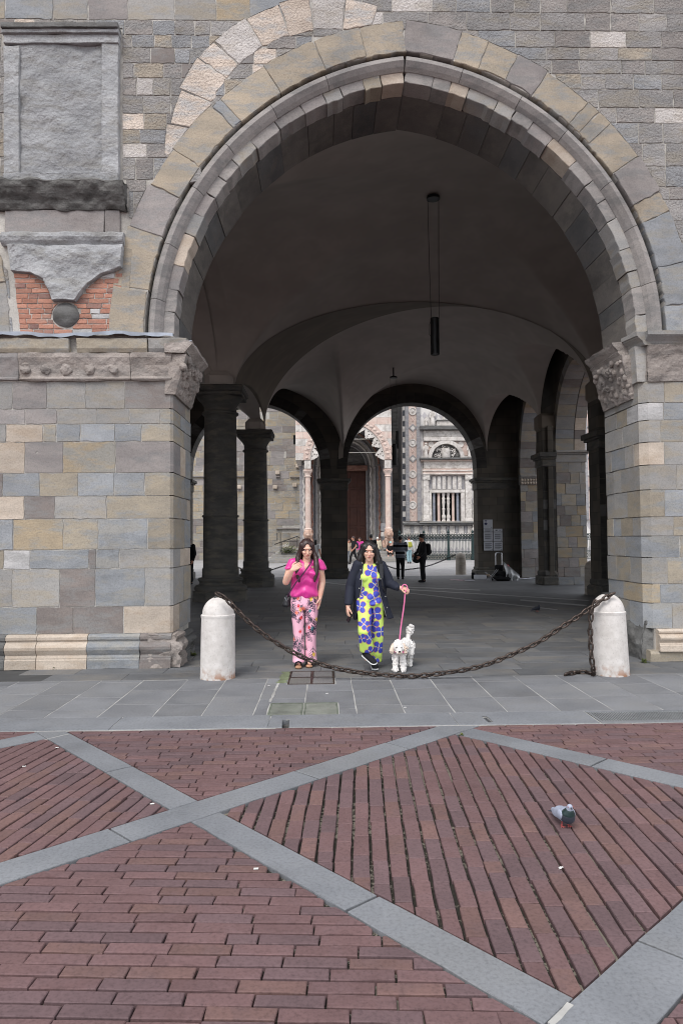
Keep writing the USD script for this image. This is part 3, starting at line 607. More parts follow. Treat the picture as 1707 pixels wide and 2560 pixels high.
for u, v, r in ((67,922,.07),(118,926,.065),(168,925,.075),(228,926,.07),(285,924,.06)):
    x, z = W(u, v); obj('carved_knob', lumps(trimesh.creation.icosphere(3, r).apply_transform(np.diag([1,.55,1,1])).apply_translation([x, WY-.045, z]), .03, 16., int(u)), ST['carve'], cap, smooth=True)
def carved(name, sgn, x, z0, z1, y0, y1, par, seed, spread=.26):
    "a leafy corner capital on the jamb, growing towards the opening as it rises"
    r = np.random.default_rng(seed); M = m3.Manifold.hull_points(np.array([[x-sgn*.1, y, z] for y in (y0, y1) for z in (z0, z1)] + [[x+sgn*.03, y, z0] for y in (y0+.03, y1)] + [[x+sgn*spread*.75, y, z1] for y in (y0-.05, y1)]))
    for k in range(60):
        f = r.random(); y = r.uniform(y0-.04, y1); z = z0+(z1-z0)*(.08+.84*f); px_ = x+sgn*(.02+spread*.66*f); rr = r.uniform(.028, .055)
        M += m3.Manifold.sphere(rr, 14).scale((1, 1, r.uniform(.8, 1.5))).translate((px_, y, z))
        if k % 3 == 0: M -= m3.Manifold.sphere(rr*.7, 12).translate((px_+sgn*rr*.9, y-.05, z-.03))
    t = M2T(M.refine_to_length(.04)); return obj(name, lumps(t, .012, 12., seed), ST['carve'], par)
cc = part('corner_capital')
zq0, zq1 = zat(985, 440), zat(858, 440)
carved('carving', 1, XL, zq0, zq1-.16, WY-.03, WB-.1, cc, 3)
profile(Polygon([(-.1,zq1-.15),(.17,zq1-.15),(.24,zq1-.06),(.27,zq1-.03),(.27,zq1+.01),(-.1,zq1+.03)]), WY-.1, WB-.05, (XL,0,0), (1,0,0), (0,1,0), ST['carve'], cc, 'abacus', amp=.02, seed=41)
ZI = zat(836)
fl = part('lead_flashing')
def ribbon(pts, drop, par, depth):
    "a wavy strip of lead: top flat, hanging lip"
    p = np.array(pts); n = len(p); top = p.copy(); top[:, 1] += depth; lip = p.copy(); lip[:, 2] -= drop*(1+.25*np.sin(np.arange(n)*1.9))
    V = np.vstack([top, p, lip]); Fs = []
    for i in range(n-1):
        for a in (0, n): Fs += [[a+i, a+i+n, a+i+1], [a+i+1, a+i+n, a+i+n+1]]
    return obj('strip', (V, np.array(Fs)), LEAD, par, smooth=40)
pts = [[x, WY-.115+.02*math.sin(x*5), ZI+.01*math.sin(x*4.1)+.006*math.sin(x*11)] for x in np.linspace(-5.0, XL+.02, 34)]
ribbon(pts, .045, fl, .13)
obj('strip', slab(rough(sbox(0, 0, .28, .9), rng, .1, .012), .012, O=(XL-.02, WY-.1, zq1+.045), ex=(1,0,-.12), ey=(0,1,0), en=(.1,0,1), back=True), LEAD, fl)
# ---- right impost
ri = part('impost'); z1 = ZI+.005
pf = Polygon([(-.2,z1-.17),(.03,z1-.17),(.05,z1-.15),(.06,z1-.12),(.11,z1-.085),(.13,z1-.075),(.13,z1-.06),(.15,z1-.055),(.15,z1),(-.2,z1+.02)])
profile(pf, XR+.05, 7.2, (0,WY,0), (0,-1,0), (1,0,0), ST['grey'], ri, 'cornice', amp=.003, seed=50)
# the cornice turns the corner by a short oblique piece
a_, b_ = np.array([XR+.06, WY, 0]), np.array([XR+.0, WY+.28, 0]); dd = (b_-a_); Ln = np.linalg.norm(dd); dd /= Ln
profile(pf, -.06, Ln, a_, (-dd[1], dd[0], 0) if -dd[1] < 0 else (dd[1], -dd[0], 0), dd, ST['grey'], ri, 'cornice', amp=.004, seed=51)
profile(Polygon([(-.2,zat(953,1650)),(.02,zat(953,1650)),(.03,z1-.3),(.06,z1-.172),(-.2,z1-.172)]), XR+.09, 7.2, (0,WY,0), (0,-1,0), (1,0,0), ST['carve'], ri, 'frieze', amp=.035, seed=52)
carved('carving', -1, XR, zat(985,1540)-.02, z1-.24, WY+.2, WB-.02, ri, 8, .25)
profile(Polygon([(-.1,z1-.25),(.15,z1-.25),(.2,z1-.19),(.19,z1-.17),(.26,z1-.1),(.28,z1-.06),(-.1,z1-.02)]), WY+.24, WB+.02, (XR,0,0), (-1,0,0), (0,1,0), ST['carve'], ri, 'abacus', amp=.02, seed=53)
profile(Polygon([(-.1,zat(953,1650)),(.03,zat(953,1650)),(.06,z1-.17),(-.1,z1-.17)]), WY+.02, WY+.22, (XR,0,0), (-1,0,0), (0,1,0), ST['grey'], ri, 'frieze', amp=.015, seed=54)
# ---- tablet, ledge, corbel and brick niche on the left pillar
tb = part('stone_tablet')
def face(name, pts, key, par, front, amp, freq=4., depth=.06, seed=0, sub=.05, bev=.006):
    g = Polygon(pts) if not isinstance(pts, Polygon) else pts
    t = slab(rough(g, rng, .15, .003), depth+front, O=(0,WY,0), front=front, bev=bev, **XM)
    if amp:
        t.merge_vertices(); v, f = trimesh.remesh.subdivide_to_size(t.vertices, t.faces, sub); t = trimesh.Trimesh(v, f, process=False)
        d = meshkit.fbm(np.asarray(t.vertices)*freq, 4, seed)-.5; w = np.clip((WY-t.vertices[:, 1]+.03)/.05, 0, 1); t.vertices[:, 1] -= d*2*amp*w; t.vertices[:, 2] += .3*d*amp
    return obj(name, t, ST[key], par, smooth=50 if amp else False)
def q4(u0, v0, u1, v1): return [W(u0,v1), W(u1,v1), W(u1,v0), W(u0,v0)]
face('panel', q4(52,118,262,446), 'tabl', tb, .05, .042, 3.5, seed=61, sub=.03)
face('frame', q4(16,122,54,440), 'tabl', tb, .085, .012, seed=62); face('frame', q4(259,112,300,442), 'tabl', tb, .085, .015, seed=63)
face('frame', q4(16,440,300,462), 'tabl', tb, .09, .02, seed=64)
for i, (v0, v1, p) in enumerate(((76,88,.17),(88,97,.14),(97,118,.1))): face('cornice', q4(15-i*-1,v0,303-i,v1), 'tabl' if i else 'dark', tb, p, .01, seed=65+i)
lg = part('worn_ledge')
profile(Polygon([(-.05,0),(.05,0),(.09,.06),(.1,.1),(.16,.17),(.2,.24),(.22,.32),(.19,.345),(-.05,.36)]), W(-60,500)[0], W(318,500)[0], (0,WY,zat(527,160)), (0,-1,0), (1,0,0), ST['ledge'], lg, 'ledge', amp=.06, seed=70, sub=.05)
face('block', q4(15,527,262,584), 'mauve', lg, .04, .01, seed=71); face('block', q4(264,527,301,584), 'mauve', lg, .035, .012, seed=72)
profile(Polygon([(-.05,0),(.04,0),(.085,.05),(.1,.1),(.085,.15),(.05,.175),(-.05,.18)]), W(9,600)[0], W(312,600)[0], (0,WY,zat(616,160)), (0,-1,0), (1,0,0), ST['tabl'], lg, 'roll_moulding', amp=.03, seed=73)
cb = Polygon([W(*p) for p in [(22,616),(311,616),(306,672),(255,688),(222,712),(200,740),(190,754),(135,754),(126,730),(112,702),(80,684),(32,680)]])
face('plaster_corbel', cb, 'tabl', lg, .085, .06, 3.5, seed=74, sub=.035)
disc = Point(*W(164,787)).buffer(.172)
t = trimesh.creation.icosphere(3, .175); t.apply_transform(np.diag([1,.45,.95,1])); t.apply_translation([W(164,787)[0], WY+.01, W(164,787)[1]])
obj('round_stone', lumps(t, .02, 8., 5), ST['dark'], lg, smooth=True)
bn = part('brick_niche'); nich = Polygon([W(*p) for p in [(33,672),(308,665),(297,836),(52,836)]]).difference(cb.buffer(.012)).difference(disc.buffer(.012))
RB = [stone('niche_brick', lin(176,130,112), lin(160,114,98), lin(150,120,108), bump=.7, rnd=.16), stone('niche_brick_dull', lin(150,112,100), lin(128,98,92), lin(140,124,116), bump=.7, rnd=.12)]
z = zat(836)+.008; 
while z < zat(665):
    h = .068; x = W(33,700)[0]-rng.random()*.2
    while x < W(310,700)[0]:
        l = rng.choice([.27, .25, .13, .2]); 
        for q in polys(sbox(x+.005, z+.004, x+l-.005, z+h-.006).intersection(nich)):
            if q.area > .0012: obj('brick', slab(rough(q, rng, .08, .003), .05, O=(0,WY,0), front=rng.uniform(0,.008), bev=.004, tilt=tuple(rng.normal(0,.015,2)), **XM), RB[0] if rng.random() > .2 else (RB[1] if rng.random() > .3 else ST['pale']), bn)
        x += l
    z += h
for pts in ([(310,618),(330,620),(318,838),(297,838)], ): face('side_stone', [W(*p) for p in pts][::-1], 'ring', lg, .008, .006, seed=75)
# ------------------------------------------------------------------ inside the loggia
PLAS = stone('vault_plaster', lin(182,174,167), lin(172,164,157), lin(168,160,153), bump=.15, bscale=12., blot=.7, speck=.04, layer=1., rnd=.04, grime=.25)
RIBM = stone('rib_plaster', lin(124,115,104), lin(114,106,96), lin(112,104,95), bump=.15, bscale=12., blot=.7, speck=.04, layer=1., rnd=.03, grime=.25)  # askew soffit faces from the light: its shade put into a greener, darker plaster
COLM = stone('column_stone', lin(92,90,87), lin(75,74,72), lin(102,97,88), bump=.3, rnd=.06)
IWALL = mat('inner_ashlar', {'g': ('geometry', {}), 's': ('separate_xyz', {}), 'cx': ('math', {'math_type': 'add'}), 'c': ('combine_xyz', {}), 'n': ('noise_texture', {'scale': 1.5, 'detail': 5.}), 'rn': ('rgb_ramp', {'ramp': [(.3, (.75,)*3), (.7, (1.15,)*3)]}),
     'b': ('brick_texture', {'scale': 1., 'brick_width': .62, 'row_height': .33, 'mortar_size': .006, 'color1': lin(94,88,80), 'color2': lin(78,75,71), 'mortar': lin(66,63,58)}), 'x': ('mix', {'mix_type': 'multiply', 'fac': 1.}), 'p': ('principled_bsdf', {'roughness': .9, 'specular_ior_level': .2})},
    [('g.position', 's.vector'), ('s.x', 'cx.value1'), ('s.y', 'cx.value2'), ('cx.value', 'c.x'), ('s.z', 'c.y'), ('c.vector', 'b.vector'), ('g.position', 'n.vector'), ('n.fac', 'rn.fac'), ('b.color', 'x.color1'), ('rn.color', 'x.color2'), ('x.color', 'p.base_color')])
Y1, Y2, YB0, YB1 = 19.55, 25.2, 29.5, 30.3
XC, HX = 2.3, 4.75
XCL = -8.0
def ell(s): return np.sqrt(np.clip(1-s*s, 0, 1))
def bay(xc, hx, y0, y1, spring, rise, dome):
    yc, hy = (y0+y1)/2, (y1-y0)/2
    def fn(x, y):
        sx, sy = (x-xc)/hx, (y-yc)/hy; a, b = ell(sx)*rise, ell(sy)*rise
        z = spring + np.maximum(a, b) + dome*np.clip(1-sx*sx, 0, 1)*np.clip(1-sy*sy, 0, 1)
        return np.stack([x, y, z], -1)
    return fn
def cosp(a, b, n): return (a+b)/2 - (b-a)/2*np.cos(np.linspace(0, np.pi, n))
vl = part('vaults')
AB = [(3.59, 2.68), (-2.86, 2.68), (-9.3, 2.68)]
XC, HX = 2.55, 5.0
obj('front_vault', grid(bay(XC, HX, WB, Y1, 5.65, 2.5, .8), cosp(XC-HX, XC+HX, 90), cosp(WB, Y1, 90), True), PLAS, vl, smooth=35)
obj('aisle_vault', grid(bay(XCL, 5.1, WB, Y1, 5.6, 2.5, .5), cosp(XCL-5.1, XCL+5.1, 50), cosp(WB, Y1, 50), True), PLAS, vl, smooth=35)
obj('aisle_vault', grid(bay(XCL, 5.4, Y1, 29.5, 5.6, 2.5, .2), cosp(XCL-5.4, XCL+5.4, 50), cosp(Y1, 29.5, 50), True), PLAS, vl, smooth=35)
# the rows of supports run askew: arches go from the left columns forward to the right piers
def rib(P0, P1, rise):
    P0, P1 = np.array(P0), np.array(P1)
    def c(t): t = np.asarray(t)[..., None]; q = P0*(1-t)+P1*t; q[..., 2] += rise*ell(2*t[..., 0]-1); return q
    return c
C1 = rib((-2.45, Y1-.03, 5.64), (7.55, Y1-.03, 5.64), 2.495); C2 = rib((-2.1, 25.0, 5.5), (7.5, 19.9, 5.6), 3.3); C3 = rib((.75, 29.35, 4.95), (7.5, 24.75, 5.5), 3.05)
W3 = rib((.55, YB0, 4.9), (6.7, YB0, 4.95), 3.1)
def B2(t):
    "the back edge of the middle vault: the wall over the left back arch, then the third arch"
    k = .26; a = np.clip(t/k, 0, 1); b = np.clip((t-k)/(1-k), 0, 1); x = -2.3+(.75+2.3)*a
    w = np.stack([x, np.full_like(x, YB0-.1), 4.95+3.05*ell((x+2.86)/3.62)], -1); return np.where((t < k)[..., None], w, C3(b))
def ruled(A, B, lun_r=0., lun_l=0., p=1., nt=110, ns=46, zr=5.5):
    th = (1-np.cos(np.linspace(0, np.pi, nt)))/2; ss = (1-np.cos(np.linspace(0, np.pi, ns)))/2
    def fn(t, s):
        a, b = A(t), B(t); q = a*(1-s[..., None])+b*s[..., None]; q[..., 2] = a[..., 2]*(1-s**p)+b[..., 2]*s**p
        if lun_r: q[..., 2] = np.where(t > .5, np.maximum(q[..., 2], zr+lun_r*ell(2*s-1)), q[..., 2])
        if lun_l: q[..., 2] = np.where(t < .5, np.maximum(q[..., 2], 5.55+lun_l*ell(2*s-1)), q[..., 2])
        return q
    return grid(fn, th, ss, True)
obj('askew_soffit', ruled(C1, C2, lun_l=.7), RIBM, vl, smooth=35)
obj('middle_vault', ruled(C2, B2, lun_r=2.3, p=1.3), PLAS, vl, smooth=35)
obj('back_vault', ruled(C3, W3, lun_r=1.9, p=1.1, zr=5.2), PLAS, vl, smooth=35)
s_ = np.sin(np.linspace(-np.pi/2, np.pi/2, 41)); ym, hy = (WB+Y1)/2, (Y1-WB)/2
g = Polygon(np.vstack([[[ym-hy, 5.6]], np.c_[ym+hy*s_, 5.65+2.5*ell(s_)][1:-1], [[ym+hy, 5.6]], [[ym+hy, 9]], [[ym-hy, 9]]]))
obj('arcade_arch', slab(g, .8, O=(-3.25,0,0), ex=(0,1,0), ey=(0,0,1), en=(-1,0,0), back=True), PLAS, vl, smooth=30)
obj('roof', trimesh.creation.box(bounds=[[-16, WB-.05, 11.5], [9.0, YB1, 12.4]]), IWALL, palace)  # unseen cover, added to stop sky light leaking past the vaults
obj('left_wall', trimesh.creation.box(bounds=[[-14.2, WB, -.02], [-13.0, YB1, 12]]), IWALL, palace)
def column(x, y, r, zt, zr, sc=1.):
    c = node('column', palace); r1 = r*.92
    base = lathe([(0,.26),(0,.27),(r*1.45,.27),(r*1.5,.3),(r*1.52,.36),(r*1.42,.42),(r*1.27,.44),(r*1.2,.5),(r*1.25,.53),(r*1.32,.57),(r*1.25,.62),(r*1.08,.63),(r*1.05,.7),(r*1.0,.72)], 40, (x, y, 0))
    mb = MB().tm(lumps(base, .006, 6, 3)).tm(trimesh.creation.cylinder(r*1.62, .28, sections=8).apply_transform(trimesh.transformations.rotation_matrix(math.pi/8, [0,0,1])).apply_translation([x, y, .13]))
    obj('base', mb.mesh(), COLM, c, smooth=30)
    obj('shaft', lathe([(r*1.06,.7),(r*1.06,.86),(r*1.02,.88),(r,.9),(r*.995,zr-.03),(r*1.06,zr-.02),(r*1.07,zr),(r*1.05,zr+.03),(r*.98,zr+.035),(r1,zt-.72)], 48, (x, y, 0)), COLM, c, smooth=30)
    mb = MB().tm(lathe([(r1,zt-.73),(r1*1.14,zt-.7),(r1*1.16,zt-.66),(r1*1.02,zt-.62),(r1*1.02,zt-.5),(r1*1.08,zt-.45),(r1*1.22,zt-.36),(r1*1.4,zt-.28),(r1*1.46,zt-.24)], 40, (x, y, 0)))
    h = r*1.44; mb.tm(bbox(x, y, zt-.2, h*1.94, h*1.94, .1, .02)).tm(bbox(x, y, zt-.07, h*2.05, h*2.05, .16, .03))
    obj('capital', mb.mesh(), COLM, c, smooth=30)
    obj('springer', bbox(x, y, zt+.2, r*1.6, r*1.6, .5, .14), PLAS, c)
column(-2.83, Y1, .465, 5.73, 2.27); column(-2.42, Y2, .425, 5.4, 2.3)
# back wall with its arches
ZB = 4.5
bw = sbox(-14, -.02, 9.0, 11.6)
def rarch(mx_, a, zb=-.1, r=0.): t = np.linspace(math.pi, 0, 41); return Polygon(np.vstack([[[mx_-a-r, zb]], np.c_[mx_+(a+r)*np.cos(t), ZB+(a+r)*1.02*np.sin(t)], [[mx_+a+r, zb]]]))
for mx_, a in AB: bw = bw.difference(rarch(mx_, a))
bwp = part('back_wall')
obj('core', slab(bw, YB1-YB0, O=(0,YB0,0), back=True, **XM), IWALL, bwp)
rng = np.random.default_rng(21)
for mx_, a in AB[:2]:
    t = 0
    while t < math.pi-.02:
        t1 = min(t+rng.uniform(.1,.16), math.pi); tt = np.linspace(t+.002, t1-.002, 4)
        g = Polygon(np.vstack([np.c_[mx_+(a-.004)*np.cos(tt), ZB+(a-.004)*1.02*np.sin(tt)], np.c_[mx_+(a+.42)*np.cos(tt), ZB+(a+.42)*1.02*np.sin(tt)][::-1]]))
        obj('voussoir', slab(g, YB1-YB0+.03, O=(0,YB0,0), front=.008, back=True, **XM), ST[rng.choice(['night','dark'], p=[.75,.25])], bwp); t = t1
ZQ0, ZQ1 = 3.62, 4.1
for x0, x1 in ((-.18, .91), (6.27, 7.9), (-6.6, -5.54)):
    mb = MB(); 
    for z0, z1_, p in ((ZQ0, ZQ0+.3, .04), (ZQ0+.3, ZQ0+.36, .1), (ZQ0+.36, ZQ1, .15)): mb.box(x0-p, YB0-p, z0, x1+p, YB1+p, z1_, .015)
    obj('impost', mb.mesh(), COLM, bwp)
    mb = MB(); mb.box(x0-.1, YB0-.1, -.02, x1+.1, YB1+.1, .3, .04); mb.box(x0-.04, YB0-.04, .3, x1+.04, YB1+.04, .42, .03)
    obj('foot', mb.mesh(), COLM, bwp)
# right side wall with pilasters, arches and their stones
SX0, SX1 = 7.9, 8.93
sw = sbox(WB, -.02, YB1, 11.5); OPN = [(22.25, 2.15, 4.6, 2.7), (27.25, 1.65, 4.15, 3.0)]  # front bay left solid, out of view, to hold light out of the loggia
def earch(m_, a, zs, rise, d=0., zb=-.1): t = np.linspace(math.pi, 0, 41); return Polygon(np.vstack([[[m_-a-d, zb]], np.c_[m_+(a+d)*np.cos(t), zs+(rise+d)*np.sin(t)], [[m_+a+d, zb]]]))
for o in OPN: sw = sw.difference(earch(*o, d=.012))
YZ = dict(ex=(0,1,0), ey=(0,0,1), en=(-1,0,0)); swp = part('side_wall')
obj('core', slab(sw, SX1-SX0-.02, O=(SX0+.01,0,0), back=True, **YZ), IWALL, swp)
def fill(x0, x1, z0, z1, O, ex, en, par, keys, p, hmin=.28, hmax=.42, lmin=.3, lmax=.7, seed=0, thick=.03):
    r = np.random.default_rng(seed); z = z0
    while z < z1-.05:
        h = r.uniform(hmin, hmax); zt = z1 if z1-z-h < .15 else z+h; x = x0-r.random()*lmin
        while x < x1:
            l = r.uniform(lmin, lmax); a, b = max(x, x0), min(x+l, x1); x += l
            if b-a > .06: obj('stone', slab(rough(sbox(a+.004, z+.004, b-.004, zt-.004), r, .2, .004), thick, O=O, ex=ex, ey=(0,0,1), en=en, front=r.normal(.006,.004), bev=.006), ST[r.choice(keys, p=p)], par)
        z = zt
KK, KP = ['tan','grey','brown','ochre','blue','mauve'], [.26,.22,.18,.14,.1,.1]
for (m_, a, zs, rise), sd in zip(OPN[:2], (3, 4)):
    yf = m_+a; fill(SX0, SX1, 0, zs-.4, (0, yf, 0), (1,0,0), (0,-1,0), swp, KK, KP, seed=sd, hmin=.26, hmax=.44)
    zc = zs-.4
    mb = MB(); 
    for z0, z1_, p in ((zc, zc+.26, .03), (zc+.26, zc+.32, .08), (zc+.32, zs, .14)): mb.box(SX0-.02, yf-p, z0, SX1+p, yf+.2, z1_, .012)
    obj('impost', mb.mesh(), ST['grey'], swp)
    if sd == 4:
        mb = MB()
        for k in range(9):
            for j in range(2): mb.tm(trimesh.creation.icosphere(2, .055).apply_translation([SX0+.05+k*.115, yf-.05, zc+.07+.13*j]))
        obj('beaded_band', mb.mesh(), ST['cream'], swp, smooth=True)
    for x0, x1 in ((SX0, SX0+.62), (SX0+.65, SX1)):
        t = 0.
        while t < math.pi*.52:
            t1 = t+rng.uniform(.1, .17); tt = np.linspace(t+.002, t1-.002, 4)
            g = Polygon(np.vstack([np.c_[m_+(a-.006)*np.cos(tt), zs+(rise-.006)*np.sin(tt)], np.c_[m_+(a+.3)*np.cos(tt), zs+(rise+.3)*np.sin(tt)][::-1]]))
            obj('voussoir', slab(g, x1-x0, O=(x0,0,0), back=True, **YZ), ST[rng.choice(KK+['cream'], p=[.2,.22,.2,.1,.1,.1,.08])], swp); t = t1
pil = part('pilasters')
for x0, y0, y1, zt in ((7.44, 19.3, 20.1, 5.6), (7.44, 24.4, 25.1, 5.5)):
    mb = MB(); mb.box(x0, y0+.012, -.02, SX0+.02, y1, zt+.05, .02); mb.box(x0+.16, y0-.08, -.02, SX0-.12, y0+.1, zt-.05, .02); obj('pilaster', mb.mesh(), IWALL, pil)
    mb = MB(); 
    for z0, z1_, p in ((4.05, 4.3, .04), (4.3, 4.37, .1), (4.37, 4.52, .16)): mb.box(x0-p, y0-p-.06, z0, SX0-.02, y1+p, z1_, .015)
    obj('capital', lumps(mb.mesh(), .004, 8, 2), COLM, pil)
    mb = MB(); mb.box(x0-.1, y0-.16, -.02, SX0, y1+.08, .3, .05); mb.box(x0-.04, y0-.08, .28, SX0, y1+.03, .5, .06)
    t = mb.mesh(); t.merge_vertices(); v, f = trimesh.remesh.subdivide_to_size(t.vertices, t.faces, .12); obj('foot', lumps(trimesh.Trimesh(v, f, process=True), .02, 5, 4), COLM, pil)
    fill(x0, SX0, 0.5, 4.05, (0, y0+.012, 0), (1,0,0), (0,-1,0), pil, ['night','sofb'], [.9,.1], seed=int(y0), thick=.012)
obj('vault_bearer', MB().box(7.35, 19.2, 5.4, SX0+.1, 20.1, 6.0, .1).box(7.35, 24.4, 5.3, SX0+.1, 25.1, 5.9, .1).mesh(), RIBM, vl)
obj('tie_rod', tube([[SX0+.05, 18.4, 4.9], [SX0+.05, 19, 4.9]], .01, 6), DIRON, swp) if False else None
# ------------------------------------------------------------------ hanging lamps
BLK = plain('black_metal', lin(30,30,31), .45, .3, var=.2)
DIFF = plain('lamp_diffuser', lin(150,152,155), .5, var=.05)
def lamp(x, y, zt, zl, ln, r, label):
    l = node('pendant_lamp', loc=(x, y, 0), label=label, cat='lamp', group='black pendant lamps under the vault')
    obj('ceiling_plate', lathe([(0,zt-.06),(r*1.5,zt-.06),(r*1.55,zt-.03),(r*1.5,zt),(r*.5,zt+.01),(r*.3,zt+.05),(r*.3,zt+.4),(0,zt+.4)], 24), BLK, l, smooth=30)
    for s in (-1, 1): obj('wire', tube([[s*r*1.25, 0, zt-.03], [s*r*1.1, 0, (zt+zl+ln)/2], [s*r*(1.0 if s > 0 else .8), 0, zl+ln-.02]], .006, 6), BLK, l)
    obj('flex', tube([[-r*.7,0,zl+ln],[-r*1.3,0,zl+ln*.8],[-r*1.25,0,zl+ln*.55],[-r*.9,0,zl+ln*.5]], .005, 6), BLK, l)
    obj('cylinder', lathe([(0,zl+ln),(r*.95,zl+ln),(r,zl+ln-.01),(r,zl+ln*.52),(r*1.02,zl+ln*.5),(r,zl+ln*.48),(r,zl),(r*.9,zl),(r*.9,zl+.03)], 32), BLK, l, smooth=30)
    obj('diffuser', lathe([(r*.9,zl+.02),(0,zl+.02)], 32), DIFF, l)
lamp(2.34, 15.0, 8.9, 5.51, .78, .093, 'long black cylinder lamp hanging on wires under the front vault')
lamp(2.62, 27.0, 7.75, 4.4, .78, .093, 'small far pendant lamp of which the plate and wires show under the rear vault')
# ------------------------------------------------------------------ information panels on the pier
SIGN = plain('grey_sign_panel', lin(176,178,184), .5, var=.05); NAVY = plain('navy_print', lin(44,48,84), .6, var=.05); INK = plain('grey_print', lin(112,114,120), .6, var=.05); DINK = plain('dark_print', lin(58,60,68), .6, var=.05)
YP = YB0-.06
sg = node('information_panel', label='two columns of grey text panels on the dark pier, navy diamond at top left', cat='sign')
def spanel(u0, v0, u1, v1, lines, hdr=False):
    a, b = W(u0, v1, YP), W(u1, v0, YP); obj('panel', bbox((a[0]+b[0])/2, YP, (a[1]+b[1])/2, b[0]-a[0], .02, b[1]-a[1], .004), SIGN, sg)
    w, h = b[0]-a[0], b[1]-a[1]; mb = MB()
    for k in range(lines):
        z = b[1]-h*(.2+.6*k/max(lines-1, 1)); 
        if k % 4 != 3: mb.box(a[0]+w*.14, YP-.013, z-.008, a[0]+w*(.86 if k % 4 != 2 else .7), YP-.0115, z+.008)
    if lines: obj('text_lines', mb.mesh(), INK, sg)
    if h > .3: obj('page_mark', MB().box(a[0]+w*.84, YP-.013, a[1]+h*.07, a[0]+w*.92, YP-.0115, a[1]+h*.15).mesh(), DINK, sg)
spanel(1208,1299,1231,1321.5,0); spanel(1208.3,1322,1231,1329.5,3); spanel(1208.6,1330.5,1231.3,1353,12); spanel(1209,1354,1231.6,1376.5,12)
spanel(1233,1322,1255,1329.5,0); spanel(1233.3,1330.5,1255.3,1353,12); spanel(1233.6,1354,1256,1376.5,12)
for pts in ([(1210.5,1301),(1217.5,1301),(1214,1304.8)], [(1214,1305.5),(1218.5,1309.5),(1214,1313.5),(1209.5,1309.5)]):
    obj('emblem', slab(Polygon([W(u, v, YP) for u, v in pts]).buffer(0), .001, O=(0,YP-.0125,0), **XM), NAVY, sg)
obj('heading', MB().box(*W(1238,1327,YP)[[0]].tolist(), YP-.013, W(1238,1327,YP)[1], W(1243,1327,YP)[0], YP-.0115, W(1238,1324.5,YP)[1]).box(W(1248,1327,YP)[0], YP-.013, W(1248,1327,YP)[1], W(1250,1327,YP)[0], YP-.0115, W(1248,1324.5,YP)[1]).mesh(), DINK, sg)
# ------------------------------------------------------------------ far side of the square: church, porch, chapel, fence
rng = np.random.default_rng(41)
WHM = stone('white_carved_marble', lin(214,209,204), lin(192,186,181), lin(170,164,158), bump=.6, bscale=9., blot=3., speck=.12, layer=1., rnd=.05, dist=.03)
PINKM = stone('pink_marble', lin(206,184,174), lin(190,168,158), lin(204,190,180), bump=.5, bscale=9., blot=3., speck=.1, layer=1., rnd=.05, dist=.03)
GREYM = stone('grey_marble_trim', lin(150,148,150), lin(134,132,136), lin(160,158,156), bump=.2, rnd=.05)
DGREY = stone('dark_marble', lin(84,86,92), lin(66,68,76), lin(96,94,94), bump=.2, rnd=.05)
REDM = stone('red_verona_marble', lin(144,108,96), lin(126,92,82), lin(160,130,116), bump=.3, rnd=.05)
DOORM = plain('old_door_wood', lin(72,40,30), .6, var=.2, scale=3.)
VOID = plain('unlit_interior', lin(22,21,21), .9, var=.1)
YC, YF, YP_, YW = 54., 51.6, 50.4, 57.
def Wc(u, v): return W(u, v, YC)
church = node('church', label='old church of tan stone blocks with a marble porch, behind the loggia on the left', cat='building')
cw = node('wall', church)
obj('core', trimesh.creation.box(bounds=[[-28, YW+.02, -.1], [-.35, YW+1.5, 24]]), MORT, cw); obj('core', trimesh.creation.box(bounds=[[3.6, YW+.02, -.1], [6.4, YW+1.5, 24]]), ST['dark'], cw); obj('core', trimesh.creation.box(bounds=[[-.4, YW+.02, 9.6], [3.65, YW+1.5, 24]]), ST['dark'], cw)
slit = sbox(*W(734,1111,YW), *W(741,1088,YW))
def courses(x0, x1, z0, z1, Y, par, keys, p, hm, lm, seed, skip=None, maxn=290, thick=.05):
    r = np.random.default_rng(seed); z = z0; n = 0
    while z < z1:
        h = r.uniform(*hm); x = x0-r.random()*lm[0]
        while x < x1:
            l = r.uniform(*lm); a, b = max(x, x0), min(x+l, x1); x += l
            if b-a < .1: continue
            g = sbox(a+.012, z+.012, b-.012, z+h-.012); g = g.difference(skip) if skip is not None else g
            for q in polys(g):
                if q.area > .02 and n < maxn: n += 1; obj('stone', slab(rough(q, r, .3, .01), thick, O=(0,Y,0), front=r.normal(.0,.012), tilt=tuple(r.normal(0,.01,2)), **XM), ST[r.choice(keys, p=p)], par)
        z += h
courses(-12.2, -.9, 0, 13.4, YW, cw, ['tan','ochre','brown','mauve','grey','rtan'], [.34,.2,.13,.13,.1,.1], (.42,.62), (.7,1.7), 5, slit.buffer(.02))
courses(3.6, 6.3, 0, 13, YW-.02, cw, ['dark','brown'], [.8,.2], (.45,.6), (.6,1.3), 6, sbox(*W(989,1122,YW), *W(999,1077,YW)), 120)  # deep strip beside the chapel: its lack of light painted in with darker stones
obj('slit_window', MB().box(slit.bounds[0]-.02, YW+.005, slit.bounds[1], slit.bounds[2]+.02, YW+.015, slit.bounds[3]).mesh(), VOID, cw)
sb = sbox(*W(989,1122,YW), *W(999,1077,YW)).bounds; obj('slit_window', MB().box(sb[0], YW-.0, sb[1], sb[2], YW+.014, sb[3]).mesh(), VOID, cw)
for u0, u1, v in ((470,640,1192),(690,700,1192),(725,755,1193),(690,760,1322)): a, b = W(u0, v, YW), W(u1, v, YW); obj('string_course', bbox((a[0]+b[0])/2, YW-.08, a[1], b[0]-a[0], .2, .09, .02), ST['brown'], cw)
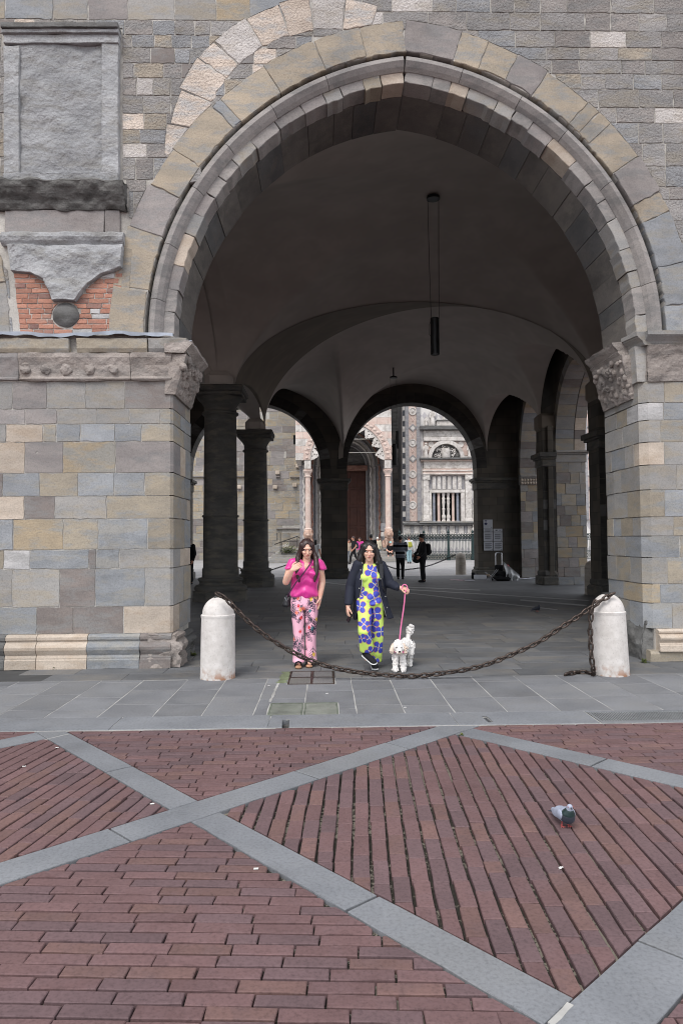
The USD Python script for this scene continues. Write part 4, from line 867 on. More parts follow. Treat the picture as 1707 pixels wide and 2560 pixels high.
for u, v in ((598,1218),(688,1218),(737,1213),(694,1182),(745,1165)): a = W(u, v, YW); obj('corbel_block', bbox(a[0], YW-.1, a[1], .35, .3, .3, .04), ST['cream'], cw)
# porch
PM, PZ, PR = 1.6, W(970,1149,YP_)[1], 2.62
porch = node('porch', church); PB = .9
pw = sbox(-2.05, PZ, W(979,1100,YP_)[0], 14.5).difference(Point(PM, PZ).buffer(PR+.5, 48))
obj('core', slab(pw, .5, O=(0,YP_+.06,0), back=True, **XM), MORT, porch)
z = PZ; k = 0
while z < 14.4:
    h = .5; x = -2.05-rng.random()
    while x < 4.9:
        l = rng.uniform(.7, 1.2); g = sbox(max(x,-2.05)+.005, z+.005, min(x+l, W(979,1100,YP_)[0])-.005, z+h-.005) if min(x+l, W(979,1100,YP_)[0])-max(x,-2.05) > .05 else Polygon(); x += l
        for q in polys(g.intersection(pw)):
            if q.area > .02: obj('facing_stone', slab(q, .06, O=(0,YP_,0), **XM), PINKM if k % 2 else WHM, porch)
    z += h; k += 1
def ringsec(cx, cz, r0, r1, a, b, n=8): t = np.linspace(a, b, n); return Polygon(np.vstack([np.c_[cx+r0*np.cos(t), cz+r0*np.sin(t)], np.c_[cx+r1*np.cos(t), cz+r1*np.sin(t)][::-1]]))
for i in range(14):
    a, b = math.pi*i/14, math.pi*(i+1)/14; t = slab(ringsec(PM, PZ, PR+.0, PR+.5, a+.002, b-.002), .5, O=(0,YP_-.06,0), back=True, bev=.03, **XM)
    obj('archivolt_stone', t, PINKM, porch)
    for j in range(2): aa = a+(j+.5)*(b-a)/2; q = trimesh.creation.icosphere(2, .1).apply_transform(np.diag([1.2,.5,.8,1])).apply_translation([PM+(PR+.25)*math.cos(aa), YP_-.07, PZ+(PR+.25)*math.sin(aa)]); obj('carved_scroll', lumps(q, .03, 9, i*3+j), PINKM, porch, smooth=True)
for i in range(9):
    a, b = math.pi*i/9, math.pi*(i+1)/9; mid = (a+b)/2; t = np.linspace(a, b, 13); s = np.abs((t-mid)/(b-a)*2)
    rr = PR - .62*np.clip(1-s, 0, 1)**.6*np.where(np.arange(13) % 2, 1., .85) - .08
    g = Polygon(np.vstack([np.c_[PM+(PR+.02)*np.cos(t), PZ+(PR+.02)*np.sin(t)], np.c_[PM+rr*np.cos(t), PZ+rr*np.sin(t)][::-1]])).buffer(0)
    h = unary_union([Point(PM+(PR-d)*math.cos(mid+w), PZ+(PR-d)*math.sin(mid+w)).buffer(.045) for d, w in ((.12,.06),(.12,-.06),(.27,0),(.42,0))])
    for q in polys(g.difference(h)): obj('tracery_cusp', slab(q, .12, O=(0,YP_+.05,0), back=True, **XM), WHM, porch)
obj('porch_roof', trimesh.creation.box(bounds=[[-2.05, YP_+.55, PZ+PR+.35], [4.75, YW, 14.5]]), MORT, porch)
for x in (-2.05, 4.45): obj('side_arch_wall', trimesh.creation.box(bounds=[[x, YP_+.56, PZ], [x+.3, YW, 14.5]]), WHM, porch)
for zz in (PZ+.55, PZ+1.5): obj('tie_rod', tube([[-1.6, YP_+.3, zz], [4.6, YP_+.3, zz]], .035, 6), ST['grey'], porch)
def pcol(u, mirror=None):
    x = W(u, 1250, YP_)[0]; zc, zt = W(970, 1323, YP_)[1], W(970, 1171, YP_)[1]; c = (x, YP_+.25, 0)
    t = lathe([(.27,zc),(.28,zc+.06),(.22,zc+.1),(.205,zc+.14),(.2,zc+2),(.18,zt-.55)], 20, c); obj('porch_column', t, PINKM, porch, smooth=40)
    t = lathe([(.19,zt-.56),(.26,zt-.52),(.2,zt-.45),(.24,zt-.3),(.34,zt-.12),(.3,zt-.08),(.34,zt)], 12, c); obj('porch_capital', lumps(t, .05, 8, 3), PINKM, porch)
    obj('porch_block', bbox(x, c[1], (zt+PZ)/2, .46, .5, PZ-zt, .03), WHM, porch); return x, zc
lx, lzc = pcol(769.5); rx, _ = pcol(970.5)
# stepped portal
for k in range(6):
    y = YW-.3-.42*k; x = 1.72+.3*k; mt_ = [GREYM, WHM, GREYM, REDM, GREYM, WHM][k]
    for s in (-1, 1):
        obj('jamb', trimesh.creation.box(bounds=sorted_b(PM+s*x, PM+s*(x+.3), y, YW, PB, PZ+.2)) if False else bbox(PM+s*(x+.15), (y+YW)/2, (PB+PZ+.2)/2, .296, YW-y, PZ+.2-PB, .01), [GREYM, WHM, GREYM][k % 3], porch)
        zz = np.linspace(PB+.1, PZ+.1, 60); w_ = .035 if k % 2 else .0
        obj('colonnette', tube(np.c_[PM+s*(x-.02)+w_*np.cos(zz*9), y-.06+w_*np.sin(zz*9), zz], .075, 8), mt_, porch, smooth=True)
    obj('portal_arch', slab(ringsec(PM, PZ+.2, x-.05, x+.3, 0, math.pi, 33), .42, O=(0,y,0), back=True, **XM), [GREYM, WHM, ST['grey']][k % 3], porch)
    obj('portal_roll', tube(np.c_[PM+(x-.06)*np.cos(np.linspace(0,math.pi,33)), np.full(33,y-.05), PZ+.2+(x-.06)*np.sin(np.linspace(0,math.pi,33))], .08, 6), mt_, porch, smooth=True)
obj('tympanum', slab(ringsec(PM, PZ+.2, .01, 1.8, 0, math.pi, 33), .1, O=(0,YW-.1,0), **XM), ST['dark'], porch)
obj('lintel', bbox(PM, YW-.3, PZ+.02, 3.5, .5, .42, .03), REDM, porch)
dr = obj('door', trimesh.creation.box(bounds=[[PM-1.7, YW-.12, PB], [PM+1.7, YW+.2, PZ]]), DOORM, porch)
for i in (-1, 1):
    for z0, z1_ in ((PB+.25,PB+1.5),(PB+1.7,PB+3.2),(PB+3.4,PB+4.6),(PB+4.75,PZ-.3)):
        for j in (0, 1): obj('door_panel', bbox(PM+i*(.25+.4+.75*j), YW-.13, (z0+z1_)/2, .58, .06, z1_-z0, .025), DOORM, dr)
for u0, v0, u1, v1, m_ in ((952,1330,965,1341,WHM), (952,1308,966,1327,GREYM)): a, b = W(u0, v1, 54), W(u1, v0, 54); obj('notice', bbox((a[0]+b[0])/2, 54, (a[1]+b[1])/2, b[0]-a[0], .03, b[1]-a[1], .005), m_, porch)
# steps
stp = node('stone_steps', label='grey stone steps leading up to the church porch', cat='steps')
for k in range(5):
    y = 48.7+.36*k
    x = -4.2+(.25*k); mb = bbox((x+5.3-.1*k)/2, (y+YW)/2, .09+.18*k, 5.3-.1*k-x, YW-y, .18, .02); obj('step', mb, ST['grey'], stp)
# lions
def lion(x, z0, label, flip=1):
    n = node('stone_lion', loc=(x, YP_+.25, z0), label=label, cat='lion statue'); S_ = m3.Manifold.sphere; hp = lambda a, ra, b, rb_: m3.Manifold.batch_hull([S_(ra, 16).translate(a), S_(rb_, 16).translate(b)])
    M = hp((0,-.1,.62),.27,(0,.45,.42),.3) + hp((0,-.2,.75),.22,(0,-.38,1.0),.23) + S_(.34,20).scale((1,.75,1.05)).translate((0,-.28,.95)) + hp((0,-.5,.95),.14,(0,-.62,.9),.1)
    for s in (-1, 1): M += hp((s*.17,-.3,.6),.12,(s*.18,-.42,.08),.085) + hp((s*.18,-.42,.07),.08,(s*.18,-.58,.05),.07) + hp((s*.24,.5,.35),.2,(s*.28,.25,.1),.12) + hp((s*.28,.25,.08),.09,(s*.28,0,.06),.07) + S_(.08,10).translate((s*.2,-.25,1.24))
    M += hp((0,.2,.6),.2,(0,.0,1.3),.2)
    obj('lion', lumps(M2T(M.refine_to_length(.06)), .035, 7, 5), REDL, n, smooth=60); obj('plinth', bbox(0, .05, -.06, .8, 1.5, .12, .02), ST['grey'], n)
    obj('eye', trimesh.util.concatenate([trimesh.creation.icosphere(1, .03).apply_translation([s*.09, -.56, 1.02]) for s in (-1, 1)]), ST['dark'], n)
REDL = stone('weathered_red_marble', lin(176,146,130), lin(160,128,112), lin(196,172,158), bump=.6, bscale=12., rnd=.05)
lion(rx, lzc-1.3, 'reddish marble lion carrying the right porch column, above the seated person'); lion(lx, lzc-1.3, 'reddish marble lion carrying the left porch column, above the head of the woman in pink')
# ---- chapel
chapel = node('marble_chapel', label='ornate white and pink marble chapel front seen through the right back arch', cat='building')
LOZ = mat('lozenge_marble_inlay', {'g': ('geometry', {}), 's': ('separate_xyz', {}), 'a1': ('math', {'math_type': 'multiply', 'value2': 1/.42}), 'b1': ('math', {'math_type': 'multiply', 'value2': 1/.62}), 'p1': ('math', {'math_type': 'add'}), 'p2': ('math', {'math_type': 'subtract'}),
     'f1': ('math', {'math_type': 'floor'}), 'f2': ('math', {'math_type': 'floor'}), 'd2': ('math', {'math_type': 'multiply', 'value2': 2.}), 'sm': ('math', {'math_type': 'add'}), 'md': ('math', {'math_type': 'floored_modulo', 'value2': 3.}), 'dv': ('math', {'math_type': 'divide', 'value2': 3.}),
     'r': ('rgb_ramp', {'ramp': [(0., lin(206,202,198)), (.34, lin(176,172,174)), (.67, lin(166,138,128))], 'interpolate': False}), 'p': ('principled_bsdf', {'roughness': .6})},
     [('g.position', 's.vector'), ('s.x', 'a1.value1'), ('s.z', 'b1.value1'), ('a1.value', 'p1.value1'), ('b1.value', 'p1.value2'), ('a1.value', 'p2.value1'), ('b1.value', 'p2.value2'), ('p1.value', 'f1.value1'), ('p2.value', 'f2.value1'), ('f2.value', 'd2.value1'), ('f1.value', 'sm.value1'), ('d2.value', 'sm.value2'), ('sm.value', 'md.value1'), ('md.value', 'dv.value1'), ('dv.value', 'r.fac'), ('r.color', 'p.base_color')])
CX0, CX1 = Wc(1007,1200)[0], 20.8
op = sbox(*Wc(1078,1305), *Wc(1152,1232))
obj('wall', slab(sbox(CX0, -.1, CX1, 17).difference(op), .5, O=(0,YC,0), back=True, **XM), LOZ, chapel)
obj('window_dark', MB().box(op.bounds[0]-.1, YC+.45, op.bounds[1]-.1, op.bounds[2]+.1, YC+.5, op.bounds[3]+.1).mesh(), VOID, chapel)
obj('side', trimesh.creation.box(bounds=[[CX0, YC+.51, -.1], [CX0+.4, YW, 17]]), GREYM, chapel)
def bx(u0, v0, u1, v1, p, mt_, name, par=None, b=.015, amp=0., seed=0, dv=0.):
    a, c = Wc(u0, v1), Wc(u1, v0); t = bbox((a[0]+c[0])/2, YC-p/2+.005+dv, (a[1]+c[1])/2, c[0]-a[0], p+.01, c[1]-a[1], b)
    if amp: v, f = trimesh.remesh.subdivide_to_size(t.vertices, t.faces, .1); t = lumps(trimesh.Trimesh(v, f, process=True), amp, 6, seed)
    return obj(name, t, mt_, par or chapel)
def pilaster(du):
    pl_ = node('corner_pilaster', chapel); X = lambda u, v: W(u, v, YC)+[du, 0]
    def b2(u0, v0, u1, v1, p, mt_, name, amp=0, seed=0):
        a, c = X(u0, v1), X(u1, v0); t = bbox((a[0]+c[0])/2, YC-p/2, (a[1]+c[1])/2, c[0]-a[0], p, c[1]-a[1], .015)
        if amp: v, f = trimesh.remesh.subdivide_to_size(t.vertices, t.faces, .09); t = lumps(trimesh.Trimesh(v, f, process=True), amp, 6, seed)
        obj(name, t, mt_, pl_)
    v = 960; k = 0
    while v < 1303: b2(1006, v, 1013.5, min(v+13, 1303), .1, DGREY if k % 2 else WHM, 'quoin'); v += 13.3; k += 1
    b2(1014, 960, 1019.5, 1303, .22, GREYM, 'frame'); b2(1042.5, 960, 1048, 1303, .22, GREYM, 'frame'); b2(1019.5, 960, 1042.5, 1303, .12, PINKM, 'panel')
    for v in (1029, 1108, 1186, 1263): 
        c = X(1030.5, v); t = lathe([(0,.0),(.22,.0),(.23,.05),(.27,.07),(.3,.04),(.3,-.04)], 24); t.apply_transform(trimesh.transformations.rotation_matrix(math.pi/2, [1,0,0])); t.apply_translation([c[0], YC-.14, c[1]]); obj('medallion', t, WHM, pl_, smooth=30)
        obj('profile_head', lumps(trimesh.creation.icosphere(2, .12).apply_transform(np.diag([.8,.4,1.1,1])).apply_translation([c[0], YC-.17, c[1]]), .03, 9, int(v)), WHM, pl_, smooth=True)
    for v in (990, 1070, 1147, 1224):
        c = X(1031, v); r = .31
        obj('diamond_frame', slab(Polygon([(c[0]-r,c[1]),(c[0],c[1]-r),(c[0]+r,c[1]),(c[0],c[1]+r)]).difference(Polygon([(c[0]-r*.72,c[1]),(c[0],c[1]-r*.72),(c[0]+r*.72,c[1]),(c[0],c[1]+r*.72)])), .05, O=(0,YC-.12,0), front=.07, **XM), GREYM, pl_)
        obj('diamond', slab(Polygon([(c[0]-r*.72,c[1]),(c[0],c[1]-r*.72),(c[0]+r*.72,c[1]),(c[0],c[1]+r*.72)]), .05, O=(0,YC-.12,0), front=.04, bev=.03, **XM), WHM, pl_)
    for v in (1009, 1050, 1090, 1127, 1166, 1205, 1243, 1285):
        c = X(1031, v); mb = MB()
        for s in (-1, 1):
            t_ = np.linspace(0, 5, 14); mb.tm(tube(np.c_[c[0]+s*(.04+.2*t_/5*np.cos(t_*.8)), np.full(14, YC-.13), c[1]-.16+.34*t_/5+.05*np.sin(t_*2)], .035, 5))
        obj('relief_spray', mb.mesh(), PINKM, pl_, smooth=True)
pilaster(0.); pilaster(CX1-Wc(1006,1200)[0]-1.42)
wn = node('window', chapel)
bx(1047,1303,1183,1308,.5,ST['grey'],'sill',wn); bx(1006,1306,1260,1313,.42,ST['dark'],'plinth_cornice',wn)
for i, u in enumerate(np.arange(1012, 1250, 22.3)): bx(u, 1315, u+13, 1334, .1, WHM, 'relief_panel', None, amp=.05, seed=i); bx(u+14, 1314, u+21, 1335, .14, GREYM, 'plinth_block')
bx(1006,1335,1260,1342,.2,WHM,'plinth_moulding'); bx(1006,1384,1260,1402,.2,ST['grey'],'plinth_foot')
for u0, u1 in ((1058,1071),(1163,1177)):
    bx(u0,1200,u1,1297,.22,WHM,'carved_pilaster',wn,amp=.035,seed=u0); bx(u0-2,1296,u1+2,1303,.3,WHM,'pilaster_foot',wn); bx(u0-2,1187,u1+2,1200,.3,WHM,'pilaster_capital',wn,amp=.06,seed=u0+1)
bx(1072.5,1224,1161,1232,.16,WHM,'transom',wn); bx(1072.5,1232,1078,1303,.16,WHM,'jamb',wn); bx(1152,1232,1161,1303,.16,WHM,'jamb',wn); bx(1073,1190,1161,1224,.04,GREYM,'upper_panel',wn)
for u in (1080,1092.5,1105,1118,1131,1144): bx(u,1191,u+8.5,1223,.13,WHM,'fluted_strip',wn)
def shaft(u, mt_, bal):
    a, c = Wc(u, 1304), Wc(u, 1232); z0, z1_ = a[1], c[1]; h = z1_-z0
    P = [(.13,0),(.13,.04),(.1,.06),(.1,.9),(.08,.92),(.12,.97),(.12,1)] if not bal else [(.15,0),(.15,.05),(.1,.08),(.15,.14),(.15,.2),(.08,.26),(.1,.4),(.13,.44),(.08,.48),(.1,.6),(.13,.68),(.1,.75),(.14,.8),(.08,.86),(.12,.93),(.12,1)]
    obj('colonnette', lathe([(r, z0+t*h) for r, t in P], 14, ((a[0]+c[0])/2, YC+.12, 0)), mt_, wn, smooth=40)
BLM = stone('blue_grey_marble', lin(140,145,156), lin(122,128,140), lin(150,150,154), bump=.1, rnd=.03)
for u, m_, b in ((1085,BLM,0),(1097,PINKM,0),(1109,WHM,1),(1121,WHM,1),(1133,PINKM,0),(1144.5,BLM,0)): shaft(u, m_, b)
bx(1056,1172,1179,1188,.3,PINKM,'entablature',wn); bx(1055,1176,1180,1179,.36,WHM,'fillet',wn); bx(1055,1184,1180,1187,.36,WHM,'fillet',wn); bx(1058,1153,1177,1172,.2,WHM,'frieze',wn,amp=.04,seed=7); bx(1050,1150,1182,1154,.4,PINKM,'cornice',wn); bx(1047,1145.5,1183,1150.5,.6,ST['dark'],'cornice_top',wn)
lc = Wc(1114, 1146); 
obj('lunette_back', slab(ringsec(lc[0], lc[1], .01, 1.1, 0, math.pi, 25), .02, O=(0,YC-.04,0), **XM), ST['soot'], wn)  # dark plate, the shade of the recess behind the carving painted on
obj('lunette_arch', slab(ringsec(lc[0], lc[1], 1.08, 1.38, 0, math.pi, 33), .1, O=(0,YC-.02,0), front=.26, bev=.04, **XM), WHM, wn)
mb = MB(); r2_ = np.random.default_rng(3)
for k in range(34):
    a, rr = r2_.uniform(.1, math.pi-.1), r2_.uniform(.35, .98); x, z = lc[0]+rr*math.cos(a), lc[1]+rr*math.sin(a)*.95+.03
    t_ = np.linspace(0, 4.6, 12)+r2_.random()*6; q = .12*np.linspace(1, .3, 12); mb.tm(tube(np.c_[x+q*np.cos(t_), np.full(12, YC-.1), z+q*np.sin(t_)], .028, 5))
mb.tm(lumps(trimesh.creation.cylinder(.32, .7, sections=16).apply_translation([lc[0], YC-.08, lc[1]+.38]), .06, 5, 2))
obj('lunette_carving', mb.mesh(), WHM, wn, smooth=True)
bx(1058,1093,1260,1103,.3,WHM,'upper_entablature',wn); bx(1058,1076,1260,1093,.16,WHM,'upper_frieze',wn,amp=.03,seed=9); bx(1047,1066,1260,1076,.6,ST['dark'],'upper_cornice',wn); bx(1090,1053,1260,1066,.4,WHM,'tomb_box',wn); bx(1089,1051,1260,1054,.5,ST['dark'],'tomb_lid',wn)
bx(1058,1104,1170,1140,.03,PINKM,'spandrel_panel',wn)
for u in (1077, 1151): 
    c = Wc(u, 1111); t = lathe([(0,.0),(.17,.0),(.2,.05),(.23,.0),(.23,-.05)], 20); t.apply_transform(trimesh.transformations.rotation_matrix(math.pi/2, [1,0,0])); t.apply_translation([c[0], YC-.08, c[1]]); obj('medallion', t, WHM, wn, smooth=30)
def statue(u, vb, vt, seed, lean=0., name='figure'):
    a, c = Wc(u, vb), Wc(u, vt); h = c[1]-a[1]; S_ = m3.Manifold.sphere; B = lambda p, r1, q, r2: m3.Manifold.batch_hull([S_(r1, 12).translate(p), S_(r2, 12).translate(q)])
    M = B((0,0,.08*h),.16*h,(0,0,.45*h),.12*h)+B((0,0,.45*h),.12*h,(.02*h,0,.75*h),.13*h)+S_(.085*h, 12).translate((.02*h,-.03*h,.92*h))+B((-.12*h,0,.74*h),.05*h,(-.17*h,-.08*h,.5*h),.04*h)+B((.14*h,0,.74*h),.05*h,(.1*h,-.15*h,.55*h),.04*h)
    t = lumps(M2T(M.refine_to_length(.06)), .03, 7, seed); t.apply_translation([a[0], YC-.22, a[1]]); obj(name, t, WHM, wn, smooth=60)
statue(1063,1146,1108,1); statue(1173,1146,1108,2); statue(1064,1066,1043,3); statue(1080,1066,1024,4); statue(1108,1051,1030,5); statue(1122,1053,1037,6)
obj('corner_shaft', lathe([(.3,Wc(1185,1335)[1]),(.3,Wc(1185,1325)[1]),(.16,Wc(1185,1318)[1]),(.2,Wc(1185,1300)[1]),(.13,Wc(1185,1285)[1]),(.16,Wc(1185,1275)[1]),(.12,Wc(1185,1270)[1]),(0,Wc(1185,1269)[1])], 16, (Wc(1185,1300)[0], YC-.3, 0)), WHM, wn, smooth=30)
statue(1185, 1270, 1245, 8)
# ---- iron fence
GRN = plain('green_iron', lin(44,60,60), .5, .4, var=.25, scale=10.)
fe = node('iron_fence', label='dark green wrought iron fence with scrollwork in front of the marble chapel', cat='fence')
f0 = W(1006, 1400, YF)[0]; bayw = W(1121,1400,YF)[0]-W(1060,1400,YF)[0]; px_ = W(1060,1400,YF)[0]-bayw
zt = W(1060,1336,YF)[1]
xx = px_
while xx < 21.5:
    pb_ = MB().tm(bbox(xx, YF, zt/2, .16, .16, zt, .02)).tm(bbox(xx, YF, .15, .26, .26, .3, .02)).tm(bbox(xx, YF, zt, .22, .22, .08, .02)).tm(trimesh.creation.icosphere(2, .1).apply_translation([xx, YF, zt+.16])).tm(trimesh.creation.cone(.06, .22, sections=8).apply_translation([xx, YF, zt+.2]))
    obj('post', pb_.mesh(), GRN, fe)
    x0, x1 = xx+.08, xx+bayw-.08; mb = MB(); z1_, z2_, z3_ = zt-.36, .52, .06
    for zz in (zt-.03, z1_, z1_-.09, z2_, z2_+.09, z3_): mb.box(x0, YF-.025, zz-.02, x1, YF+.025, zz+.02)
    obj('rails', mb.mesh(), GRN, fe, kind='stuff')
    mb = MB(); n = 15
    for i in range(n): x = x0+(i+.5)*(x1-x0)/n; mb.tm(tube([[x,YF,z2_],[x,YF,z1_]], .016, 5))
    obj('bars', mb.mesh(), GRN, fe, kind='stuff')
    mb = MB(); n = 7
    for z0, h in ((z1_, .33), (z3_, .46)):
        for i in range(n):
            c_ = x0+(i+.5)*(x1-x0)/n; t_ = np.linspace(0, 2*np.pi, 11)[:-1]; mb.tm(tube(np.c_[c_+.09*np.cos(t_), np.full(10,YF), z0+h/2+h*.38*np.sin(t_)], .02, 4, closed=True)); mb.tm(tube(np.c_[c_+.09*np.cos(t_), np.full(10,YF), z0+h/2+.09*np.sin(t_)], .018, 4, closed=True))
            mb.tm(tube([[c_-.1,YF,z0],[c_+.1,YF,z0+h]], .012, 4)).tm(tube([[c_+.1,YF,z0],[c_-.1,YF,z0+h]], .012, 4))
    obj('scrollwork', mb.mesh(), GRN, fe, kind='stuff')
    mb = MB()
    for i in range(9): c_ = x0+(i+.5)*(x1-x0)/9; mb.tm(trimesh.creation.cone(.05, .1, sections=6).apply_translation([c_, YF, zt]))
    obj('cresting', mb.mesh(), WHM, fe, kind='stuff')
    xx += bayw
# ---- railing and shrub beside the steps
rl = node('iron_handrail', label='thin dark handrail climbing beside the steps left of the porch', cat='handrail')
q = lambda u, v, Y=48.9: onY(u, v, Y)
obj('rail', tube([q(686,1361), q(700,1356), q(743,1341), q(750,1346)], .03, 6), DIRON, rl); obj('rail', tube([q(704,1354), q(743,1354)], .02, 6), DIRON, rl)
for u, v0, v1 in ((701,1332,1380),(704,1355,1386),(743,1341,1370),(693,1333,1352)): obj('post', tube([q(u,v0), q(u,v1)], .025, 6), DIRON, rl)
LEAF = mat('leaf_green', {'o': ('geometry', {}), 'n': ('noise_texture', {'scale': 3.}), 'r': ('rgb_ramp', {'ramp': [(.3, lin(62,76,40)), (.7, lin(112,118,66))]}), 'p': ('principled_bsdf', {'roughness': .6}), 't': ('translucent_bsdf', {}), 'm': ('mix_closure', {'fac': .25})},
    [('o.position', 'n.vector'), ('n.fac', 'r.fac'), ('r.color', 'p.base_color'), ('r.color', 't.color'), ('p.BSDF', 'm.closure1'), ('t.BSDF', 'm.closure2')], surface='m.closure')
def leaves(c, size, n, ls, seed, flat=.5):
    r = np.random.default_rng(seed); V, Fs = [], []
    for i in range(n):
        p = r.normal(0, .45, 3)*size; p[2] = abs(p[2]); a, b = r.random()*6.3, r.uniform(-.5, .9); d = np.array([math.cos(a)*math.cos(b), math.sin(a)*math.cos(b), math.sin(b)]); s = np.cross(d, [0,0,1]); s /= np.linalg.norm(s)+1e-9; l = ls*r.uniform(.6, 1.3)
        k = len(V); V += [p, p+d*l*.5+s*l*.28, p+d*l, p+d*l*.5-s*l*.28]; Fs += [[k,k+1,k+2],[k,k+2,k+3]]
    return np.array(V)+np.asarray(c), np.array(Fs)
def plant(name, c, size, n, ls, seed, label):
    p = node(name, loc=c, label=label, cat='plant'); obj('foliage', leaves((0,0,0), np.array(size), n, ls, seed), LEAF, p)
    obj('stem', MB().tm(tube([[0,0,-.01],[.01,0,size[2]*.4]], max(.004, size[2]*.02), 5)).mesh(), LEAF, p)
c = q(722,1382,49.6); plant('shrub', c, (.62,.3,.5), 700, .12, 1, 'low yellowish green shrub by the handrail left of the church steps')
WEED = LEAF
c = gr(140,1673); plant('weed', (c[0], c[1]-.01, 0), (.045,.02,.035), 60, .045, 2, 'small bright weed sprouting at the foot of the left plinth')
c = gr(483,1640); plant('weed', (c[0], c[1], 0), (.05,.03,.05), 50, .05, 3, 'tuft of weed behind the left bollard at the pillar corner')
c = gr(1611,1657); plant('weed', (c[0], c[1], 0), (.04,.02,.03), 45, .045, 4, 'little weed at the right plinth beside the bollard')
c = gr(1153,1838); plant('weed', (c[0], c[1], 0), (.02,.015,.01), 25, .022, 5, 'tiny weed where two stone bands meet before the kerb')
# ------------------------------------------------------------------ bollards and chains
MARW = stone('white_marble', lin(226,222,217), lin(212,207,202), lin(205,190,172), bump=.4, bscale=30., rough_=.7, blot=1.4, speck=.12, layer=.7, rnd=.02)
MARG = stone('grey_marble', lin(178,170,160), lin(164,156,147), lin(150,142,132), bump=.4, bscale=30., rough_=.8, rnd=.04)
MARBOL = mat('bollard_marble', {'g': ('texture_coordinate', {}), 's': ('separate_xyz', {}), 'n': ('noise_texture', {'scale': 9., 'detail': 5., 'roughness': .65}), 'r': ('rgb_ramp', {'ramp': [(.3, lin(186,180,175)), (.65, lin(208,203,199))]}),
      'n2': ('noise_texture', {'scale': 45., 'detail': 3., 'roughness': .8}), 'r2': ('rgb_ramp', {'ramp': [(.60, (1, 1, 1)), (.68, (.55, .54, .53))]}), 'x2': ('mix', {'mix_type': 'multiply', 'fac': .8}),
      'z': ('map_range', {'from_min': .0, 'from_max': .16, 'to_min': .95, 'to_max': 0., 'clamp': True}), 'nz': ('noise_texture', {'scale': 14., 'detail': 4.}), 'rz': ('rgb_ramp', {'ramp': [(.45, (0,)*3), (.62, (1,)*3)]}), 'mz': ('math', {'math_type': 'multiply'}),
      'rust': ('mix', {'mix_type': 'mix', 'color2': lin(150,104,72)}), 'bp': ('bump', {'strength': .25, 'distance': .008}), 'p': ('principled_bsdf', {'roughness': .7, 'specular_ior_level': .3})},
     [('g.object', 's.vector'), ('g.object', 'n.vector'), ('g.object', 'n2.vector'), ('g.object', 'nz.vector'), ('n.fac', 'r.fac'), ('n2.fac', 'r2.fac'), ('r.color', 'x2.color1'), ('r2.color', 'x2.color2'), ('s.z', 'z.value'), ('nz.fac', 'rz.fac'), ('z.result', 'mz.value1'), ('rz.color', 'mz.value2'),
      ('mz.value', 'rust.fac'), ('x2.color', 'rust.color1'), ('rust.color', 'p.base_color'), ('n2.fac', 'bp.height'), ('bp.normal', 'p.normal')])
CH = plain('rusted_chain', lin(78,68,63), .42, .75, var=.35, scale=30., bump=.2)
def bollard(x, y, h, r, mt, label, lean=(0, 0), grp=None, ring=True):
    b = node('stone_bollard', loc=(x, y, 0), label=label, cat='bollard', group=grp); hs = h*.765
    P = [(0,-.03),(r*1.05,-.03),(r*1.06,.0),(r*1.05,.03),(r*1.03,hs*.5),(r*1.0,hs-.02),(r*1.02,hs-.015),(r*1.03,hs+.012),(r*.99,hs+.02),(r*.955,hs+.022)]
    t = lathe(P, 56); k = np.linspace(0, math.pi/2, 12); D = lathe([(r*.95*math.cos(a)+.0, hs+.02+(h-hs-.02)*math.sin(a)) for a in k], 56)
    for q in (t, D): q.vertices = q.vertices + (meshkit.fbm(np.asarray(q.vertices)*7+x*3, 4, 2)-.5)[:, None]*[.012, .012, .006] + np.outer(np.clip(q.vertices[:, 2], 0, None)/h, [lean[0], lean[1], 0])
    obj('post', t, mt, b, smooth=40); obj('dome', D, mt, b, smooth=40)
    if ring: obj('ring_socket', bbox(lean[0], lean[1], h, .1, .1, .02, .008), DIRON, b)
    return b
bl = gr(540, 1702); br_ = gr(1540, 1693)
D_ = 1.08865
pL, pR = gr(497*D_-1, 1699), gr(1411*D_+2, 1690)
hL = 1.66*(1699+0-1497-4)/(1699-1350)*1.0
hb = .965; rb = .198
bollard(pL[0], pL[1]+.12, hb, rb, MARBOL, 'white marble bollard by the left pillar, rust at its foot', lean=(.012, 0))
bollard(pR[0], pR[1]+.12, hb, rb, MARBOL, 'white marble bollard by the right pillar, loose chain end beside it', lean=(-.03, 0))
def link_mesh(L=.105, Wd=.062, r=.0105, tw=.0):
    t = np.linspace(0, 2*np.pi, 17)[:-1]; a = L/2-r; b = Wd/2-r
    p = np.c_[a*np.sign(np.cos(t))*np.abs(np.cos(t))**.75, b*np.sign(np.sin(t))*np.abs(np.sin(t))**.8, .25*b*np.sin(2*t)*tw]
    return tube(p, r, 6, closed=True)
def chain(path, par, pitch, mesh, rng, mt):
    path = np.asarray(path, float); s = np.r_[0, np.cumsum(np.linalg.norm(np.diff(path, axis=0), axis=1))]; n = max(2, int(round(s[-1]/pitch)))
    q = np.stack([np.interp(np.linspace(0, s[-1], n), s, path[:, k]) for k in range(3)], 1); tg = np.gradient(q, axis=0)
    for i in range(n):
        x = tg[i]/np.linalg.norm(tg[i]); up = np.array([0, 0, 1.]) if abs(x[2]) < .9 else np.array([0, 1., 0]); y = np.cross(up, x); y /= np.linalg.norm(y); z = np.cross(x, y)
        a = math.pi*.25 + (i % 2)*math.pi/2 + rng.normal(0, .12); yy = y*math.cos(a)+z*math.sin(a); zz = np.cross(x, yy)
        t = mesh.copy(); t.vertices = t.vertices @ np.array([x, yy, zz]) + q[i]; obj('link', t, mt, par, smooth=True)
